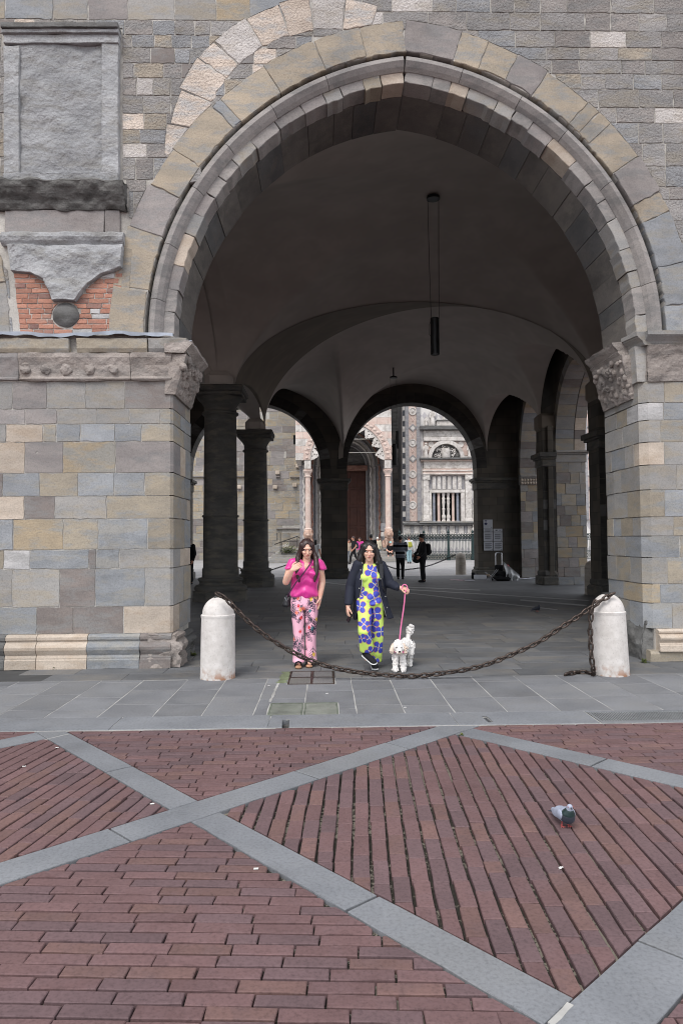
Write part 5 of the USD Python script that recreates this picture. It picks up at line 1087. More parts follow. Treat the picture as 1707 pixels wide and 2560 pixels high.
def sagpath(a, b, sag, n=80, k=1.):
    t = np.linspace(0, 1, n); c = 2.2; w = (np.cosh(c*(2*t-1))-math.cosh(c))/(math.cosh(c)-1)
    return a*(1-t)[:, None] + b*t[:, None] + np.c_[np.zeros(n), np.zeros(n), sag*w]
rng = np.random.default_rng(31)
yl, yr = pL[1]+.12, pR[1]+.12
cn = node('iron_chain', label='heavy rusty iron chain sagging between the two white bollards', cat='chain')
A0 = np.array([pL[0]+.03, yl-.02, hb+.03]); B0 = np.array([pR[0]-.06, yr-.02, hb+.05])
def pxl(u, v, Y): d = ray(u, v); return CAM + d*(Y/d[1])
cu = [(548,1487),(580,1512),(625,1558),(680,1600),(740,1635),(800,1660),(860,1675),(920,1684),(980,1689),(1040,1690),(1100,1684),(1160,1675),(1220,1660),(1290,1632),(1350,1603),(1400,1570),(1440,1545),(1475,1520),(1500,1503),(1528,1487)]
path = [pxl(u, v, 8.47-.0*math.sin(i)) for i, (u, v) in enumerate(cu)]
from scipy.interpolate import CubicSpline
cs = CubicSpline(np.arange(len(path)), np.array(path)); fine = cs(np.linspace(0, len(path)-1, 200)); fine[:, 2] = np.maximum(fine[:, 2], .028)
LK = link_mesh(.118, .072, .0128, .7)
chain(fine, cn, .0735, LK, rng, CH)
en = [pxl(u, v, 8.4) for u, v in [(1486,1510),(1478,1530),(1475,1560),(1476,1600),(1478,1640),(1482,1672)]]
g0 = [np.array([*gr(u, v)[:2], .02]) for u, v in [(1484,1690),(1462,1685),(1440,1686),(1418,1690)]]
cn2 = node('iron_chain', label='loose chain end hanging down and lying on the paving beside the right bollard', cat='chain')
chain(en + g0, cn2, .078, LK, rng, CH)
# the bollards and chains on the far side of the loggia
SM = link_mesh(.13, .075, .014, .7)
bollard(6.0, 31.9, .97, .22, MARG, 'pale stone bollard on the far side by the pier with the panels', ring=False)
bx = onY(1474, 1440, 20.2); bollard(bx[0]+.12, 20.35, .97, .2, MARG, 'stone bollard half hidden behind the dark pilaster on the right', ring=False)
DCH = plain('dark_chain', lin(50,48,48), .5, .6, var=.3, scale=30.)
for pts, lab in (([(1136,1388),(1110,1400),(1080,1412),(1050,1420),(1010,1425),(985,1421),(960,1412),(935,1400),(900,1385)], 'thin dark chain strung behind the striped shirt to the far bollard'),
                 ([(585,1414),(610,1425),(640,1432),(675,1426),(700,1418),(730,1408),(760,1396)], 'thin dark chain hanging behind the slender column at the left')):
    c3 = node('far_chain', label=lab, cat='chain'); chain([pxl(u, v, 31.7) for u, v in pts], c3, .1, SM, rng, DCH)
# ------------------------------------------------------------------ people, dog, birds
Sph = m3.Manifold.sphere
def E_(c, r, n=20): return Sph(1., n).scale(tuple(np.broadcast_to(r, 3).astype(float))).translate(tuple(map(float, c)))
def hullE(*e, n=18): return m3.Manifold.batch_hull([E_(c, r, n) for c, r in e])
def chainE(pts, n=14):
    M = m3.Manifold()
    for a, b in zip(pts[:-1], pts[1:]): M += hullE(a, b, n=n)
    return M
def soft(M, l=.02, it=10, lam=.5):
    t = M2T(M.refine_to_length(l)); t.merge_vertices(); trimesh.smoothing.filter_taubin(t, lam, .53, it); return t
def V_(*a): return np.array(a, float)
SKIN = mat('skin', {'g': ('texture_coordinate', {}), 'n': ('noise_texture', {'scale': 8., 'detail': 3.}), 'r': ('rgb_ramp', {'ramp': [(.3, lin(206,158,138)), (.7, lin(222,180,160))]}), 'p': ('principled_bsdf', {'roughness': .5, 'subsurface_weight': .15, 'subsurface_scale': .01, 'specular_ior_level': .35})},
     [('g.object', 'n.vector'), ('n.fac', 'r.fac'), ('r.color', 'p.base_color')])
SKIN2 = plain('skin_tanned', lin(186,134,112), .5, var=.08)
def hairmat(name, c): return mat(name, {'g': ('texture_coordinate', {}), 'm': ('mapping', {'scale': (60., 60., 5.)}), 'n': ('noise_texture', {'scale': 1., 'detail': 3.}), 'r': ('rgb_ramp', {'ramp': [(.3, tuple(x*.55 for x in c)), (.7, tuple(x*1.5 for x in c))]}), 'b': ('bump', {'strength': .5, 'distance': .01}), 'p': ('principled_bsdf', {'roughness': .42, 'specular_ior_level': .5})},
     [('g.object', 'm.vector'), ('m.vector', 'n.vector'), ('n.fac', 'r.fac'), ('r.color', 'p.base_color'), ('n.fac', 'b.height'), ('b.normal', 'p.normal')])
HAIRD = hairmat('dark_brown_hair', lin(52,34,32)); HAIRB = hairmat('black_hair', lin(30,26,26)); HAIRW = hairmat('white_hair', lin(205,202,196))
def cloth(name, c, rough_=.8, **k): return plain(name, c, rough_, var=.1, scale=7., bump=.25, bscale=90., spec=.3, **k)
EYEW = plain('eye_white', lin(196,184,176), .3, var=.02); EYED = plain('eye_dark', lin(40,28,24), .2, var=.05); BROW = plain('eyebrow', lin(96,70,60), .8); LIPS = plain('lips', lin(184,112,104), .45, var=.05)
def printed(name, rough_=.6, spec=.35): return mat(name, {'a': ('attribute', {'attribute': 'print'}), 'p': ('principled_bsdf', {'roughness': rough_, 'specular_ior_level': spec})}, [('a.color', 'p.base_color')])
def objprint(name, t, cols, mt, par):
    p = obj(name, t, mt, par, smooth=True); UsdGeom.PrimvarsAPI(p).CreatePrimvar('print', _T.Color3fArray, 'vertex').Set(Vt.Vec3fArray.FromNumpy(np.asarray(cols, np.float32))); return p
def head_parts(par, c, yaw=0., pitch=0., roll=0., s=1., skin=SKIN, lips=True):
    "returns (manifold of head for the body mesh); eyes, brows and mouth are added to par as parts. The face looks along -y before turning"
    Rm = trimesh.transformations.euler_matrix(pitch, roll, yaw, 'sxyz')[:3, :3]; c = np.asarray(c, float)
    T = lambda p: c + Rm @ (np.asarray(p)*s)
    def tr(M): A = np.zeros((3, 4)); A[:, :3] = Rm*s; A[:, 3] = c; return M.transform(A)
    M = E_((0,.012,.03), (.076,.094,.095), 28) + hullE(((0,-.03,-.02),(.066,.06,.06)), ((0,-.052,-.088),(.03,.03,.024)), ((0,.0,-.05),(.058,.06,.05)))
    M += hullE(((0,-.088,.012),(.009,.012,.012)), ((0,-.108,-.022),(.014,.013,.011))) + E_((0,-.083,.04), (.05,.018,.014)) + E_((.035,-.07,-.018),(.022,.02,.018)) + E_((-.035,-.07,-.018),(.022,.02,.018))
    for q in (-1, 1): M += E_((q*.078,.012,.0), (.01,.022,.033))
    M += E_((0,-.085,-.052), (.026,.014,.012))
    for q in (-1, 1):
        t = trimesh.creation.icosphere(2, .0095*s); t.apply_translation(T((q*.031,-.0815,.012))); e = obj('eye', t, EYEW, par, smooth=True)
        t = trimesh.creation.icosphere(2, .0058*s); t.apply_translation(T((q*.031,-.0872,.0125))); obj('iris', t, EYED, e, smooth=True)
        t = tube([T((q*.013,-.094,.034)), T((q*.031,-.094,.040)), T((q*.05,-.082,.034))],   .0017*s, 5); obj('eyebrow', t, BROW, par)
    t = M2T(E_((0,-.098,-.05), (.021,.007,.0085), 14)); t.apply_transform(np.vstack([np.c_[Rm*s, c], [0,0,0,1]])); obj('mouth', t, LIPS, par, smooth=True)
    return tr(M), T, Rm
def hand(wr, fwd, palm, thumb, s=1., curl=.5, side=1):
    "palm and five fingers: fwd = direction of the fingers, palm = direction the palm faces, thumb = direction of the thumb side"
    f, p = (np.asarray(a, float)/np.linalg.norm(a) for a in (fwd, palm)); p = p - f*(p@f); p /= np.linalg.norm(p); th = np.asarray(thumb, float); th = th-f*(th@f)-p*(th@p); th /= np.linalg.norm(th)+1e-9; w = np.asarray(wr, float)
    M = hullE((w, .026*s), (w+f*.035*s+th*.02*s, .018*s), (w+f*.085*s+th*.028*s, .013*s), (w+f*.08*s-th*.03*s, .012*s), (w+f*.03*s-th*.02*s, .016*s), n=12)
    for i, (o, L) in enumerate(((.028,.066),(.009,.074),(-.011,.069),(-.03,.053))):
        b = w+f*.085*s+th*o*s; a0 = curl*.7; d1 = f*math.cos(a0)+p*math.sin(a0); a1 = curl*1.7; d2 = f*math.cos(a1)+p*math.sin(a1); a2 = curl*2.4; d3 = f*math.cos(a2)+p*math.sin(a2)
        k1 = b+d1*L*.5*s; k2 = k1+d2*L*.32*s; k3 = k2+d3*L*.25*s; M += chainE([(b, .0105*s), (k1, .0095*s), (k2, .0085*s), (k3, .0072*s)], 10)
    b = w+f*.025*s+th*.024*s; k1 = b+(f*.6+th*.75+p*.25)*.042*s; k2 = k1+(f*.85+th*.25+p*.5)*.03*s; k3 = k2+(f*.9+p*.5)*.022*s
    return M + chainE([(b, .014*s), (k1, .0115*s), (k2, .0095*s), (k3, .008*s)], 10)
def folds(t, amp, fx, fz, seed=0, mask=None):
    n = t.vertex_normals; v = np.asarray(t.vertices); d = meshkit.fbm(v*[fx, fx, fz], 3, seed)-.5; w = 1 if mask is None else mask(v); t.vertices = v + n*(d*2*amp*w)[:, None] if mask is None else v + n*(d*2*amp*w)[:, None]; return t

# ---- woman in pink
SATIN = mat('pink_satin', {'p': ('principled_bsdf', {'base_color': lin(206,44,138), 'roughness': .4, 'specular_ior_level': .5, 'sheen_weight': .3, 'anisotropic': .3})}, [])
LEATH = plain('black_leather', lin(28,28,32), .35, var=.2, bump=.2)
def woman_pink():
    f = gr(762, 1667); px1 = 1800/9.36
    L = lambda u, v, y=0.: V_((u-762)/px1, y, (1667-v)/px1)
    w = node('person', loc=(f[0], f[1], 0), label='woman in a pink satin blouse and palm print pink trousers, hand at her mouth', cat='person')
    HM, T, Rm = head_parts(w, (.035, -.02, 1.515), yaw=.12, pitch=.28, roll=-.03)
    sR, sL = V_(-.15,.0,1.345), V_(.19,.01,1.335); eR, wR = V_(-.235,-.05,1.10), V_(-.15,-.2,1.255); eL, wL = V_(.232,.03,1.09), V_(.205,-.03,.90)
    M = HM + chainE([((.035,.0,1.43),.05), ((.03,.015,1.34),.056), ((.025,.02,1.28),(.12,.08,.06))]) + hullE(((.02,.01,1.27),(.15,.09,.08)), ((0,.01,1.0),(.13,.09,.1)), ((0,.01,.9),(.16,.1,.1)))
    M += chainE([(sR,.058),((sR+eR)/2,.054),(eR,.046),((eR+wR)/2,.041),(wR,.027)]) + chainE([(sL,.058),((sL+eL)/2,.052),(eL,.044),((eL+wL)/2,.038),(wL,.027)])
    M += hand(wR, (.75,-.1,.55), (.3,.9,-.1), (.1,-.2,.9), 1., .55) + hand(wL, (-.1,-.05,-1), (-1,.1,0), (0,-1,0), 1., .15)
    for q in (-1, 1): M += chainE([((q*.085,.01,.88),.09),((q*.075,.0,.47),.058),((q*.07,.02,.1),.038)]) + chainE([((q*.065-.0,.02,.075),.032),((q*.066,-.09,.06),.026)])
    obj('body', soft(M, .016, 6), SKIN, w, smooth=True)
    # hair: a smooth cap with a middle parting, falling past the shoulders
    H = E_(T((0,.018,.042)), (.091,.108,.102), 28) - hullE((T((0,-.11,-.02)),(.058,.07,.085)), (T((0,-.112,.088)),(.04,.055,.034)))
    for q in (-1, 1): H += chainE([(T((q*.066,.0,.06)),(.036,.06,.05)), (T((q*.088,.02,-.05)),(.03,.06,.06)), (V_(.035+q*.115,.0,1.40),(.035,.055,.06)), (V_(.035+q*.125,-.075,1.30),(.036,.035,.06)), (V_(.035+q*.12,-.115,1.20),(.027,.02,.05)), (V_(.035+q*.1,-.12,1.12),(.015,.012,.03))], 16)
    H += chainE([(T((0,.06,.0)),(.09,.06,.08)), (V_(.035,.09,1.38),(.11,.05,.08)), (V_(.035,.11,1.22),(.1,.035,.06))])
    H -= E_(T((0,-.05,.146)), (.0035,.075,.012), 12)
    obj('hair', folds(soft(H, .014, 5), .006, 30, 4, 3), HAIRD, w, smooth=True)
    # blouse: boxy, short cap sleeves, v neck, loose hem
    B = hullE(((.02,.015,1.325),(.155,.075,.04)), ((.02,-.005,1.2),(.178,.122,.07)), n=24) + hullE(((.02,-.005,1.2),(.178,.122,.07)), ((.0,.0,1.05),(.166,.115,.06)), n=24) + hullE(((.0,.0,1.05),(.166,.115,.06)), ((-.005,.01,.925),(.185,.125,.05)), n=24)
    for q, s_, e_ in ((-1, sR, eR), (1, sL, eL)): B += hullE((s_+V_(-q*.07,0,.0),(.06,.072,.058)), (s_+V_(q*.0,0,.0),(.064,.068,.062)), (s_*.7+e_*.3+V_(q*.016,0,0),(.07,.07,.025)))
    B += E_((.1,-.075,1.2),(.075,.06,.07)) + E_((-.06,-.075,1.2),(.075,.06,.07))
    B -= hullE(((.03,-.1,1.40),(.075,.1,.03)), ((.025,-.12,1.25),(.008,.06,.01))); B = B.trim_by_plane((0,0,1), .885)
    t = folds(soft(B, .011, 6), .022, 9, 4.5, 8); v = t.vertices; d = np.clip((1.12-v[:, 2])/.25, 0, 1); t.vertices[:, 1] -= .012*np.sin(v[:, 0]*38+v[:, 2]*14)*d; t.vertices[:, 1] -= .01*np.clip((1.3-v[:, 2])/.1, 0, 1)*np.sin((v[:, 2]+.5*np.abs(v[:, 0]-.02))*46)*(v[:, 1] < 0)
    obj('blouse', t, SATIN, w, smooth=True)
    Tm = hullE(((-.005,.01,.93),(.165,.11,.05)), ((0,.015,.80),(.178,.125,.08)), n=24)
    for q in (-1, 1): Tm += chainE([((q*.09,.015,.84),(.09,.115,.08)), ((q*.086,-.01+(q<0)*-.02,.62),(.08,.092,.05)), ((q*.081,(q<0)*-.03,.45),(.074,.082,.05)), ((q*.078,.01+(q<0)*-.04,.25),(.073,.085,.05)), ((q*.08,.02+(q<0)*-.05,.075),(.078,.098,.03))], 22)
    Tm = Tm.trim_by_plane((0,0,1), .04 if True else 0)
    t = folds(soft(Tm, .0075, 8), .014, 9, 2.2, 12); v = np.asarray(t.vertices); t.vertices[:, 1] += .008*np.sin(v[:, 2]*60)*np.clip((.3-v[:, 2])/.25, 0, 1)
    r = np.random.default_rng(4); base = np.array(lin(228,168,190)); cols = np.tile(base, (len(v), 1)); pale = np.array(lin(246,196,212)); k = meshkit.fbm(v*5, 3, 2)[:, None]; cols = cols*(1-k*.7)+pale*k*.7
    pu = np.where(v[:, 1] < .015, v[:, 0], v[:, 0]+.9); pz = v[:, 2]
    def stroke(a, b, wd, c):
        ab = b-a; tt = np.clip(((pu-a[0])*ab[0]+(pz-a[1])*ab[1])/(ab@ab), 0, 1); dd = np.hypot(pu-a[0]-tt*ab[0], pz-a[1]-tt*ab[1]); cols[dd < wd*(1-.75*np.abs(tt-.4))] = c
    dk = [np.array(lin(44,40,58)), np.array(lin(70,58,74)), np.array(lin(52,62,70))]
    for i in range(52):
        side_ = .9 if i > 34 else 0.; o = V_(r.uniform(-.17,.17)+side_, r.uniform(.08,.92)); a = r.uniform(.6, 2.6) if r.random() < .7 else r.uniform(3.6, 5.6); d = V_(math.cos(a), math.sin(a)); Lf = r.uniform(.1,.19); c = dk[r.integers(3)]
        stroke(o, o+d*Lf, .003, c)
        for j in range(5):
            for s in (-1, 1): b = a+s*r.uniform(.5,.8); p0 = o+d*Lf*(j+.6)/5.2; stroke(p0, p0+V_(math.cos(b), math.sin(b))*Lf*.4*(1-j*.1), .0046, c)
    for c, n in ((lin(205,50,60), 4), (lin(235,190,70), 5), (lin(70,120,130), 3), (lin(240,130,110), 5)):
        for _ in range(n): o = V_(r.uniform(-.17,.17), r.uniform(.1,.9)); q = np.hypot((pu-o[0])*1.3, pz-o[1]) < .022*(1+.4*np.sin(7*np.arctan2(pz-o[1], pu-o[0]))); cols[q] = c
    objprint('trousers', t, cols, printed('palm_print_cloth', .5), w)
    TANS = plain('cork_sole', lin(176,134,104), .7, var=.15)
    for q, yy in ((-1, -.05), (1, .02)):
        x = q*.068-.01
        obj('sandal', soft(hullE(((x,yy-.11,.02),(.042,.03,.018)), ((x,yy+.05,.022),(.036,.04,.02)), n=14).trim_by_plane((0,0,1), .002), .012, 2), TANS, w, smooth=40)
        obj('strap', tube([[x-.045,yy-.07,.03],[x-.03,yy-.08,.075],[x,yy-.085,.088],[x+.03,yy-.08,.075],[x+.045,yy-.07,.03]], .012, 6), LEATH, w)
    # bag on its strap
    b = node('handbag', loc=(f[0], f[1], 0), label='small black leather shoulder bag at the hip of the woman in pink', cat='handbag')
    obj('bag', folds(soft(hullE(((-.225,.01,.905),(.03,.05,.03)), ((-.235,.01,.80),(.055,.075,.04)), n=16), .014, 4), .01, 14, 14, 4), LEATH, b, smooth=True)
    obj('strap', tube([[-.215,-.03,.91],[-.19,-.125,.96],[-.1,-.165,1.1],[-.0,-.17,1.22],[.08,-.12,1.33],[.1,-.03,1.385],[.08,.08,1.36]], .009, 6), plain('plum_strap', lin(74,38,66), .5), b)
    obj('clasp', tube([[-.2,-.06,.9],[-.23,-.065,.85],[-.25,-.06,.9]], .005, 6), plain('bright_metal', lin(190,190,195), .25, .9), b)
woman_pink()
# ---- woman in the parka
NAVYC = cloth('navy_parka', lin(34,37,50), .75); BCLOTH = cloth('black_cloth', lin(24,24,27), .85)
METAL = plain('zip_metal', lin(190,188,180), .3, .9, var=.05)
SHOEW = plain('shoe_white', lin(215,215,215), .6, var=.05)
def woman_parka():
    f = gr(927, 1672); s_ = 1800/9.2
    w = node('person', loc=(f[0], f[1], 0), label='woman in an open navy parka over lime clothes with blue flowers, stepping forward', cat='person')
    HM, T, Rm = head_parts(w, (-.01, -.02, 1.475), yaw=-.03, pitch=.06, roll=.02)
    sR, sL = V_(-.165,.01,1.315), V_(.16,.01,1.31); eR, wR = V_(-.245,.03,1.05), V_(-.285,-.06,.80); eL, wL = V_(.245,.0,1.075), V_(.365,-.16,1.03)
    M = HM + chainE([((-.008,.0,1.39),.05), ((-.005,.015,1.32),.056), ((0,.02,1.26),(.12,.075,.06))]) + hullE(((0,.01,1.25),(.15,.085,.08)), ((0,.01,1.0),(.12,.085,.1)), ((0,.01,.9),(.15,.095,.1)))
    M += chainE([(sR,.052),(eR,.042),(wR,.027)]) + chainE([(sL,.052),(eL,.042),(wL,.027)])
    M += hand(wR, (-.05,-.15,-1), (.9,.2,0), (0,-1,-.1), 1., .5) + hand(wL, (.85,-.35,-.15), (0,.2,-1), (-.1,-.9,.2), 1., .95)
    kR, aR = V_(-.085,-.26,.50), V_(-.06,-.16,.16); kL, aL = V_(.09,.02,.47), V_(.07,.08,.09)
    for hp, k_, a_ in ((V_(-.085,0,.88), kR, aR), (V_(.08,0.01,.88), kL, aL)): M += chainE([(hp,.09),(k_,.056),(a_,.036)])
    obj('body', soft(M, .016, 6), SKIN, w, smooth=True)
    r = np.random.default_rng(8)
    H = E_(T((0,.022,.045)), (.094,.112,.105), 28) - hullE((T((0,-.11,-.03)),(.062,.075,.085)), (T((0,-.112,.085)),(.042,.055,.034)))
    for q in (-1, 1): H += chainE([(T((q*.06,.0,.07)),(.045,.065,.05)), (T((q*.1,.02,-.02)),(.036,.06,.05)), (T((q*.115,.015,-.09)),(.042,.06,.045)), (T((q*.12,.01,-.15)),(.04,.05,.03))], 16)
    H += hullE((T((0,.06,.0)),(.1,.06,.08)), (T((0,.07,-.14)),(.12,.05,.05)))
    for _ in range(34):
        q = r.choice([-1, 1]); z = r.uniform(-.17, .09); H += E_(T((q*r.uniform(.085,.135)*(1 if z < .03 else .8), r.uniform(-.03,.07), z)), tuple(r.uniform(.016,.03, 3)), 10)
    H -= E_(T((0,-.05,.153)), (.003,.07,.01), 12)
    obj('hair', folds(soft(H, .013, 4), .01, 22, 10, 3), HAIRB, w, smooth=True)
    # flowered top and trousers
    fl_ = [(V_(.02,1.24), .048), (V_(.06,1.065), .045), (V_(-.115,.965), .04), (V_(.045,.895), .05), (V_(.05,.70), .05), (V_(-.14,.80), .042), (V_(.02,.555), .046), (V_(-.10,.60), .036), (V_(-.03,.43), .042), (V_(-.13,.42), .034), (V_(.13,.47), .04), (V_(.10,.27), .042), (V_(.04,.09), .036), (V_(-.02,.25), .036), (V_(.16,1.1), .045)]
    lime, blue, org, whi = (np.array(lin(*c)) for c in ((198,226,110), (64,74,176), (196,104,84), (226,232,190)))
    def flower_cols(v):
        c = np.tile(lime, (len(v), 1)); back = v[:, 1] > .06; pu = np.where(back, -v[:, 0]+.03, v[:, 0]); pz = v[:, 2]
        for i, (o, R0) in enumerate(fl_):
            R0 *= 1.12; a0 = i*1.3+.4
            for k in range(4):
                a = a0+k*math.pi/2; cx, cz = o[0]+R0*.95*math.cos(a), o[1]+R0*.95*math.sin(a); d = V_(math.cos(a), math.sin(a)); x_, z_ = pu-cx, pz-cz; al, ac = x_*d[0]+z_*d[1], -x_*d[1]+z_*d[0]
                e = np.hypot(al/(R0*.82), ac/(R0*.68*(1+.25*al/R0))); c[(e < 1.1) & (e >= .96)] = org; c[e < .97] = blue
            x_, z_ = pu-o[0], pz-o[1]
            for k in range(4):
                a = a0+math.pi/4+k*math.pi/2; al, ac = x_*math.cos(a)+z_*math.sin(a), -x_*math.sin(a)+z_*math.cos(a); c[(np.abs(ac) < .0028) & (al > 0) & (al < R0*.9)] = whi
            c[np.hypot(x_, z_) < .008] = org
        return c
    FLW = printed('flower_print_cloth', .6)
    B = hullE(((0,.0,1.29),(.115,.07,.05)), ((0,-.015,1.17),(.145,.11,.06)), n=22) + hullE(((0,-.015,1.17),(.145,.11,.06)), ((0,.0,1.02),(.13,.1,.05)), n=22) + hullE(((0,.0,1.02),(.13,.1,.05)), ((-.0,.0,.83),(.172,.125,.05)), n=22)
    B += E_((.065,-.08,1.16),(.06,.05,.06)) + E_((-.065,-.08,1.16),(.06,.05,.06)); B -= hullE(((-.005,-.08,1.37),(.095,.1,.04)), ((0,-.12,1.30),(.06,.06,.015)))
    B = B.trim_by_plane((-.12,.0,1), .80)
    t = folds(soft(B, .0095, 6), .012, 6, 5, 6); v = np.asarray(t.vertices); t.vertices[:, 1] -= .01*np.sin((v[:, 2]-v[:, 0]*.6)*50)*np.clip((1.05-v[:, 2])/.2, 0, 1); objprint('top', t, flower_cols(np.asarray(t.vertices)), FLW, w)
    Tm = hullE(((0,.01,.93),(.15,.1,.05)), ((0,.01,.82),(.165,.115,.07)), n=22)
    Tm += chainE([((-.088,-.01,.85),(.09,.11,.08)), ((-.08,-.14,.68),(.084,.09,.06)), (kR+V_(-.005,0,0),(.075,.078,.06)), (kR*.5+aR*.5+V_(0,.01,.02),(.078,.083,.05)), (aR+V_(.0,.0,.10),(.083,.09,.04))], 20)
    Tm += chainE([((.085,.02,.84),(.09,.11,.08)), (kL+V_(0,0,.15),(.08,.09,.05)), (kL,(.074,.082,.05)), (kL*.5+aL*.5,(.073,.083,.05)), (aL+V_(.0,.0,.0),(.079,.1,.03))], 20)
    Tm = Tm.trim_by_plane((0,0,1), .045)
    t = folds(soft(Tm, .0095, 6), .014, 8, 3, 16); v = np.asarray(t.vertices); t.vertices[:, 1] -= .01*np.sin(v[:, 2]*70+v[:, 0]*20)*np.clip((.25-v[:, 2])/.2, 0, 1); objprint('trousers', t, flower_cols(np.asarray(t.vertices)), FLW, w)
    # shoes: the right one lifted
    for (c, up, tw) in (((aL[0]-.025, aL[1]-.07, 0.), 0., 0.), ((aR[0]+.015, aR[1]-.03, .15), .35, .5)):
        M = hullE(((0,.07,.05),(.036,.04,.045)), ((0,-.0,.04),(.04,.05,.035)), ((.0,-.12,.032),(.04,.04,.028)), n=14) + hullE(((0,.05,.07),(.036,.04,.04)), ((0,.04,.11),(.04,.045,.02)), n=14)
        sole = hullE(((0,.08,.014),(.042,.035,.014)), ((.0,-.13,.014),(.045,.035,.014)), n=14)
        Rm_ = trimesh.transformations.euler_matrix(up, -.25*(tw > 0), tw, 'sxyz'); Rm_[:3, 3] = c
        for nm_, MM, mm_ in (('shoe', M, BCLOTH), ('sole', sole, SHOEW)): q = soft(MM, .014, 3); q.apply_transform(Rm_); q.vertices[:, 2] = np.maximum(q.vertices[:, 2], .001); obj(nm_, q, mm_, w, smooth=True)
    # parka: two open fronts, back, sleeves, collar
    def shell(out, cut): return out - cut
    J = hullE(((0,.03,1.335),(.185,.085,.04)), ((0,.02,1.15),(.205,.125,.06)), n=26) + hullE(((0,.02,1.15),(.205,.125,.06)), ((0,.03,.92),(.205,.135,.06)), n=26) + hullE(((0,.03,.92),(.205,.135,.06)), ((.045,.05,.63),(.262,.155,.05)), n=26)
    Jc = hullE(((0,.02,1.36),(.165,.07,.04)), ((0,.01,1.15),(.185,.108,.06)), n=26) + hullE(((0,.01,1.15),(.185,.108,.06)), ((0,.02,.92),(.19,.12,.06)), n=26) + hullE(((0,.02,.92),(.19,.12,.06)), ((.045,.045,.53),(.25,.14,.05)), n=26)
    gap = Polygon([(-.085,1.45),(.075,1.45),(.075,1.25),(.085,1.1),(.11,.95),(.175,.75),(.235,.5),(-.2,.5),(-.165,.75),(-.14,.9),(-.115,1.05),(-.095,1.2)])
    G = m3.Manifold.extrude(m3.CrossSection([np.array(gap.exterior.coords)[:-1][::-1]]), .5).rotate((90,0,0)).translate((0,.03,0))
    Jk = (J - Jc - G).trim_by_plane((-.08,0,1), .61)
    sl = chainE([(sR+V_(.02,0,0),(.075,.08,.065)), ((sR+eR)/2,(.068,.07,.06)), (eR,(.066,.068,.05)), ((eR+wR)/2,(.058,.06,.05)), (wR+V_(.004,.005,.03),(.05,.05,.02))], 18) + chainE([(sL+V_(-.02,0,0),(.075,.08,.065)), ((sL+eL)/2,(.068,.07,.06)), (eL,(.066,.068,.055)), ((eL+wL)/2,(.056,.056,.05)), (wL+V_(-.035,.012,.004),(.046,.046,.04))], 18)
    Jk += sl - (Jc.trim_by_plane((0,0,1), .6))
    col = hullE(((0,.05,1.35),(.125,.07,.03)), ((0,.055,1.385),(.115,.075,.035)), n=20) - hullE(((0,.02,1.30),(.075,.075,.03)), ((0,-.02,1.45),(.08,.1,.05)), n=20) - G.translate((0,0,.05)); Jk += col
    obj('parka', folds(soft(Jk, .013, 3), .012, 8, 4, 21), NAVYC, w, smooth=True)
    zp = [[.078,-.10,1.27],[.088,-.125,1.1],[.113,-.128,.95],[.165,-.12,.77],[.19,-.105,.67]]; obj('zip', tube(zp, .004, 5), METAL, w); obj('zip', tube([[-.092,-.10,1.27],[-.1,-.118,1.15],[-.117,-.122,1.03],[-.14,-.112,.9],[-.17,-.1,.72]], .004, 5), METAL, w)
    for x, y, z in ((-.125,-.115,1.255),(-.13,-.122,1.14),(-.145,-.118,1.025),(.125,-.122,1.14),(.155,-.115,1.03),(.185,-.108,.92),(.205,-.1,.78),(-.1,-.06,1.34)): obj('snap_button', trimesh.creation.icosphere(1, .0085).apply_translation([x, y, z]), METAL, w)
    e = obj('earring', tube([[.085,-.02,1.44],[.088,-.022,1.40]], .005, 5), METAL, w)
    b = node('backpack', loc=(f[0], f[1], 0), label='black leather backpack whose strap crosses the left shoulder of the woman in the parka', cat='backpack')
    obj('bag', soft(hullE(((.03,.24,1.25),(.13,.06,.06)), ((.04,.25,1.0),(.15,.08,.06)), n=16), .02, 4), LEATH, b, smooth=True)
    obj('strap', slab(Polygon([(0,0),(.045,0),(.045,.2),(0,.2)]), .012, O=(.115,-.115,1.15), ex=(1,0,0), ey=(0,.18,1), en=(0,-1,.18), back=True), LEATH, b); obj('strap', tube([[.137,-.12,1.15],[.15,-.13,1.05],[.185,-.08,.98],[.2,.1,.95]], .011, 6), LEATH, b)
    obj('shoulder_strap', tube([[.137,-.08,1.33],[.135,.0,1.395],[.12,.12,1.36],[.1,.2,1.27]], .02, 8), LEATH, b)
    ph = node('phone', loc=(f[0], f[1], 0), label='black phone held low in the right hand of the woman in the parka', cat='phone')
    t = bbox(0,0,0,.012,.072,.145,.004); t.apply_transform(trimesh.transformations.euler_matrix(.35,.3,.5)); t.apply_translation(wR+V_(.02,-.03,-.13)); obj('case', t, plain('phone_black', lin(18,18,20), .2), ph)
    t = bbox(.0065,0,0,.002,.064,.13,.0005); t.apply_transform(trimesh.transformations.euler_matrix(.35,.3,.5)); t.apply_translation(wR+V_(.02,-.03,-.13)); obj('screen', t, plain('phone_screen', lin(30,32,40), .08, var=.05), ph)
    return f, wL
fw2, wL2 = woman_parka()
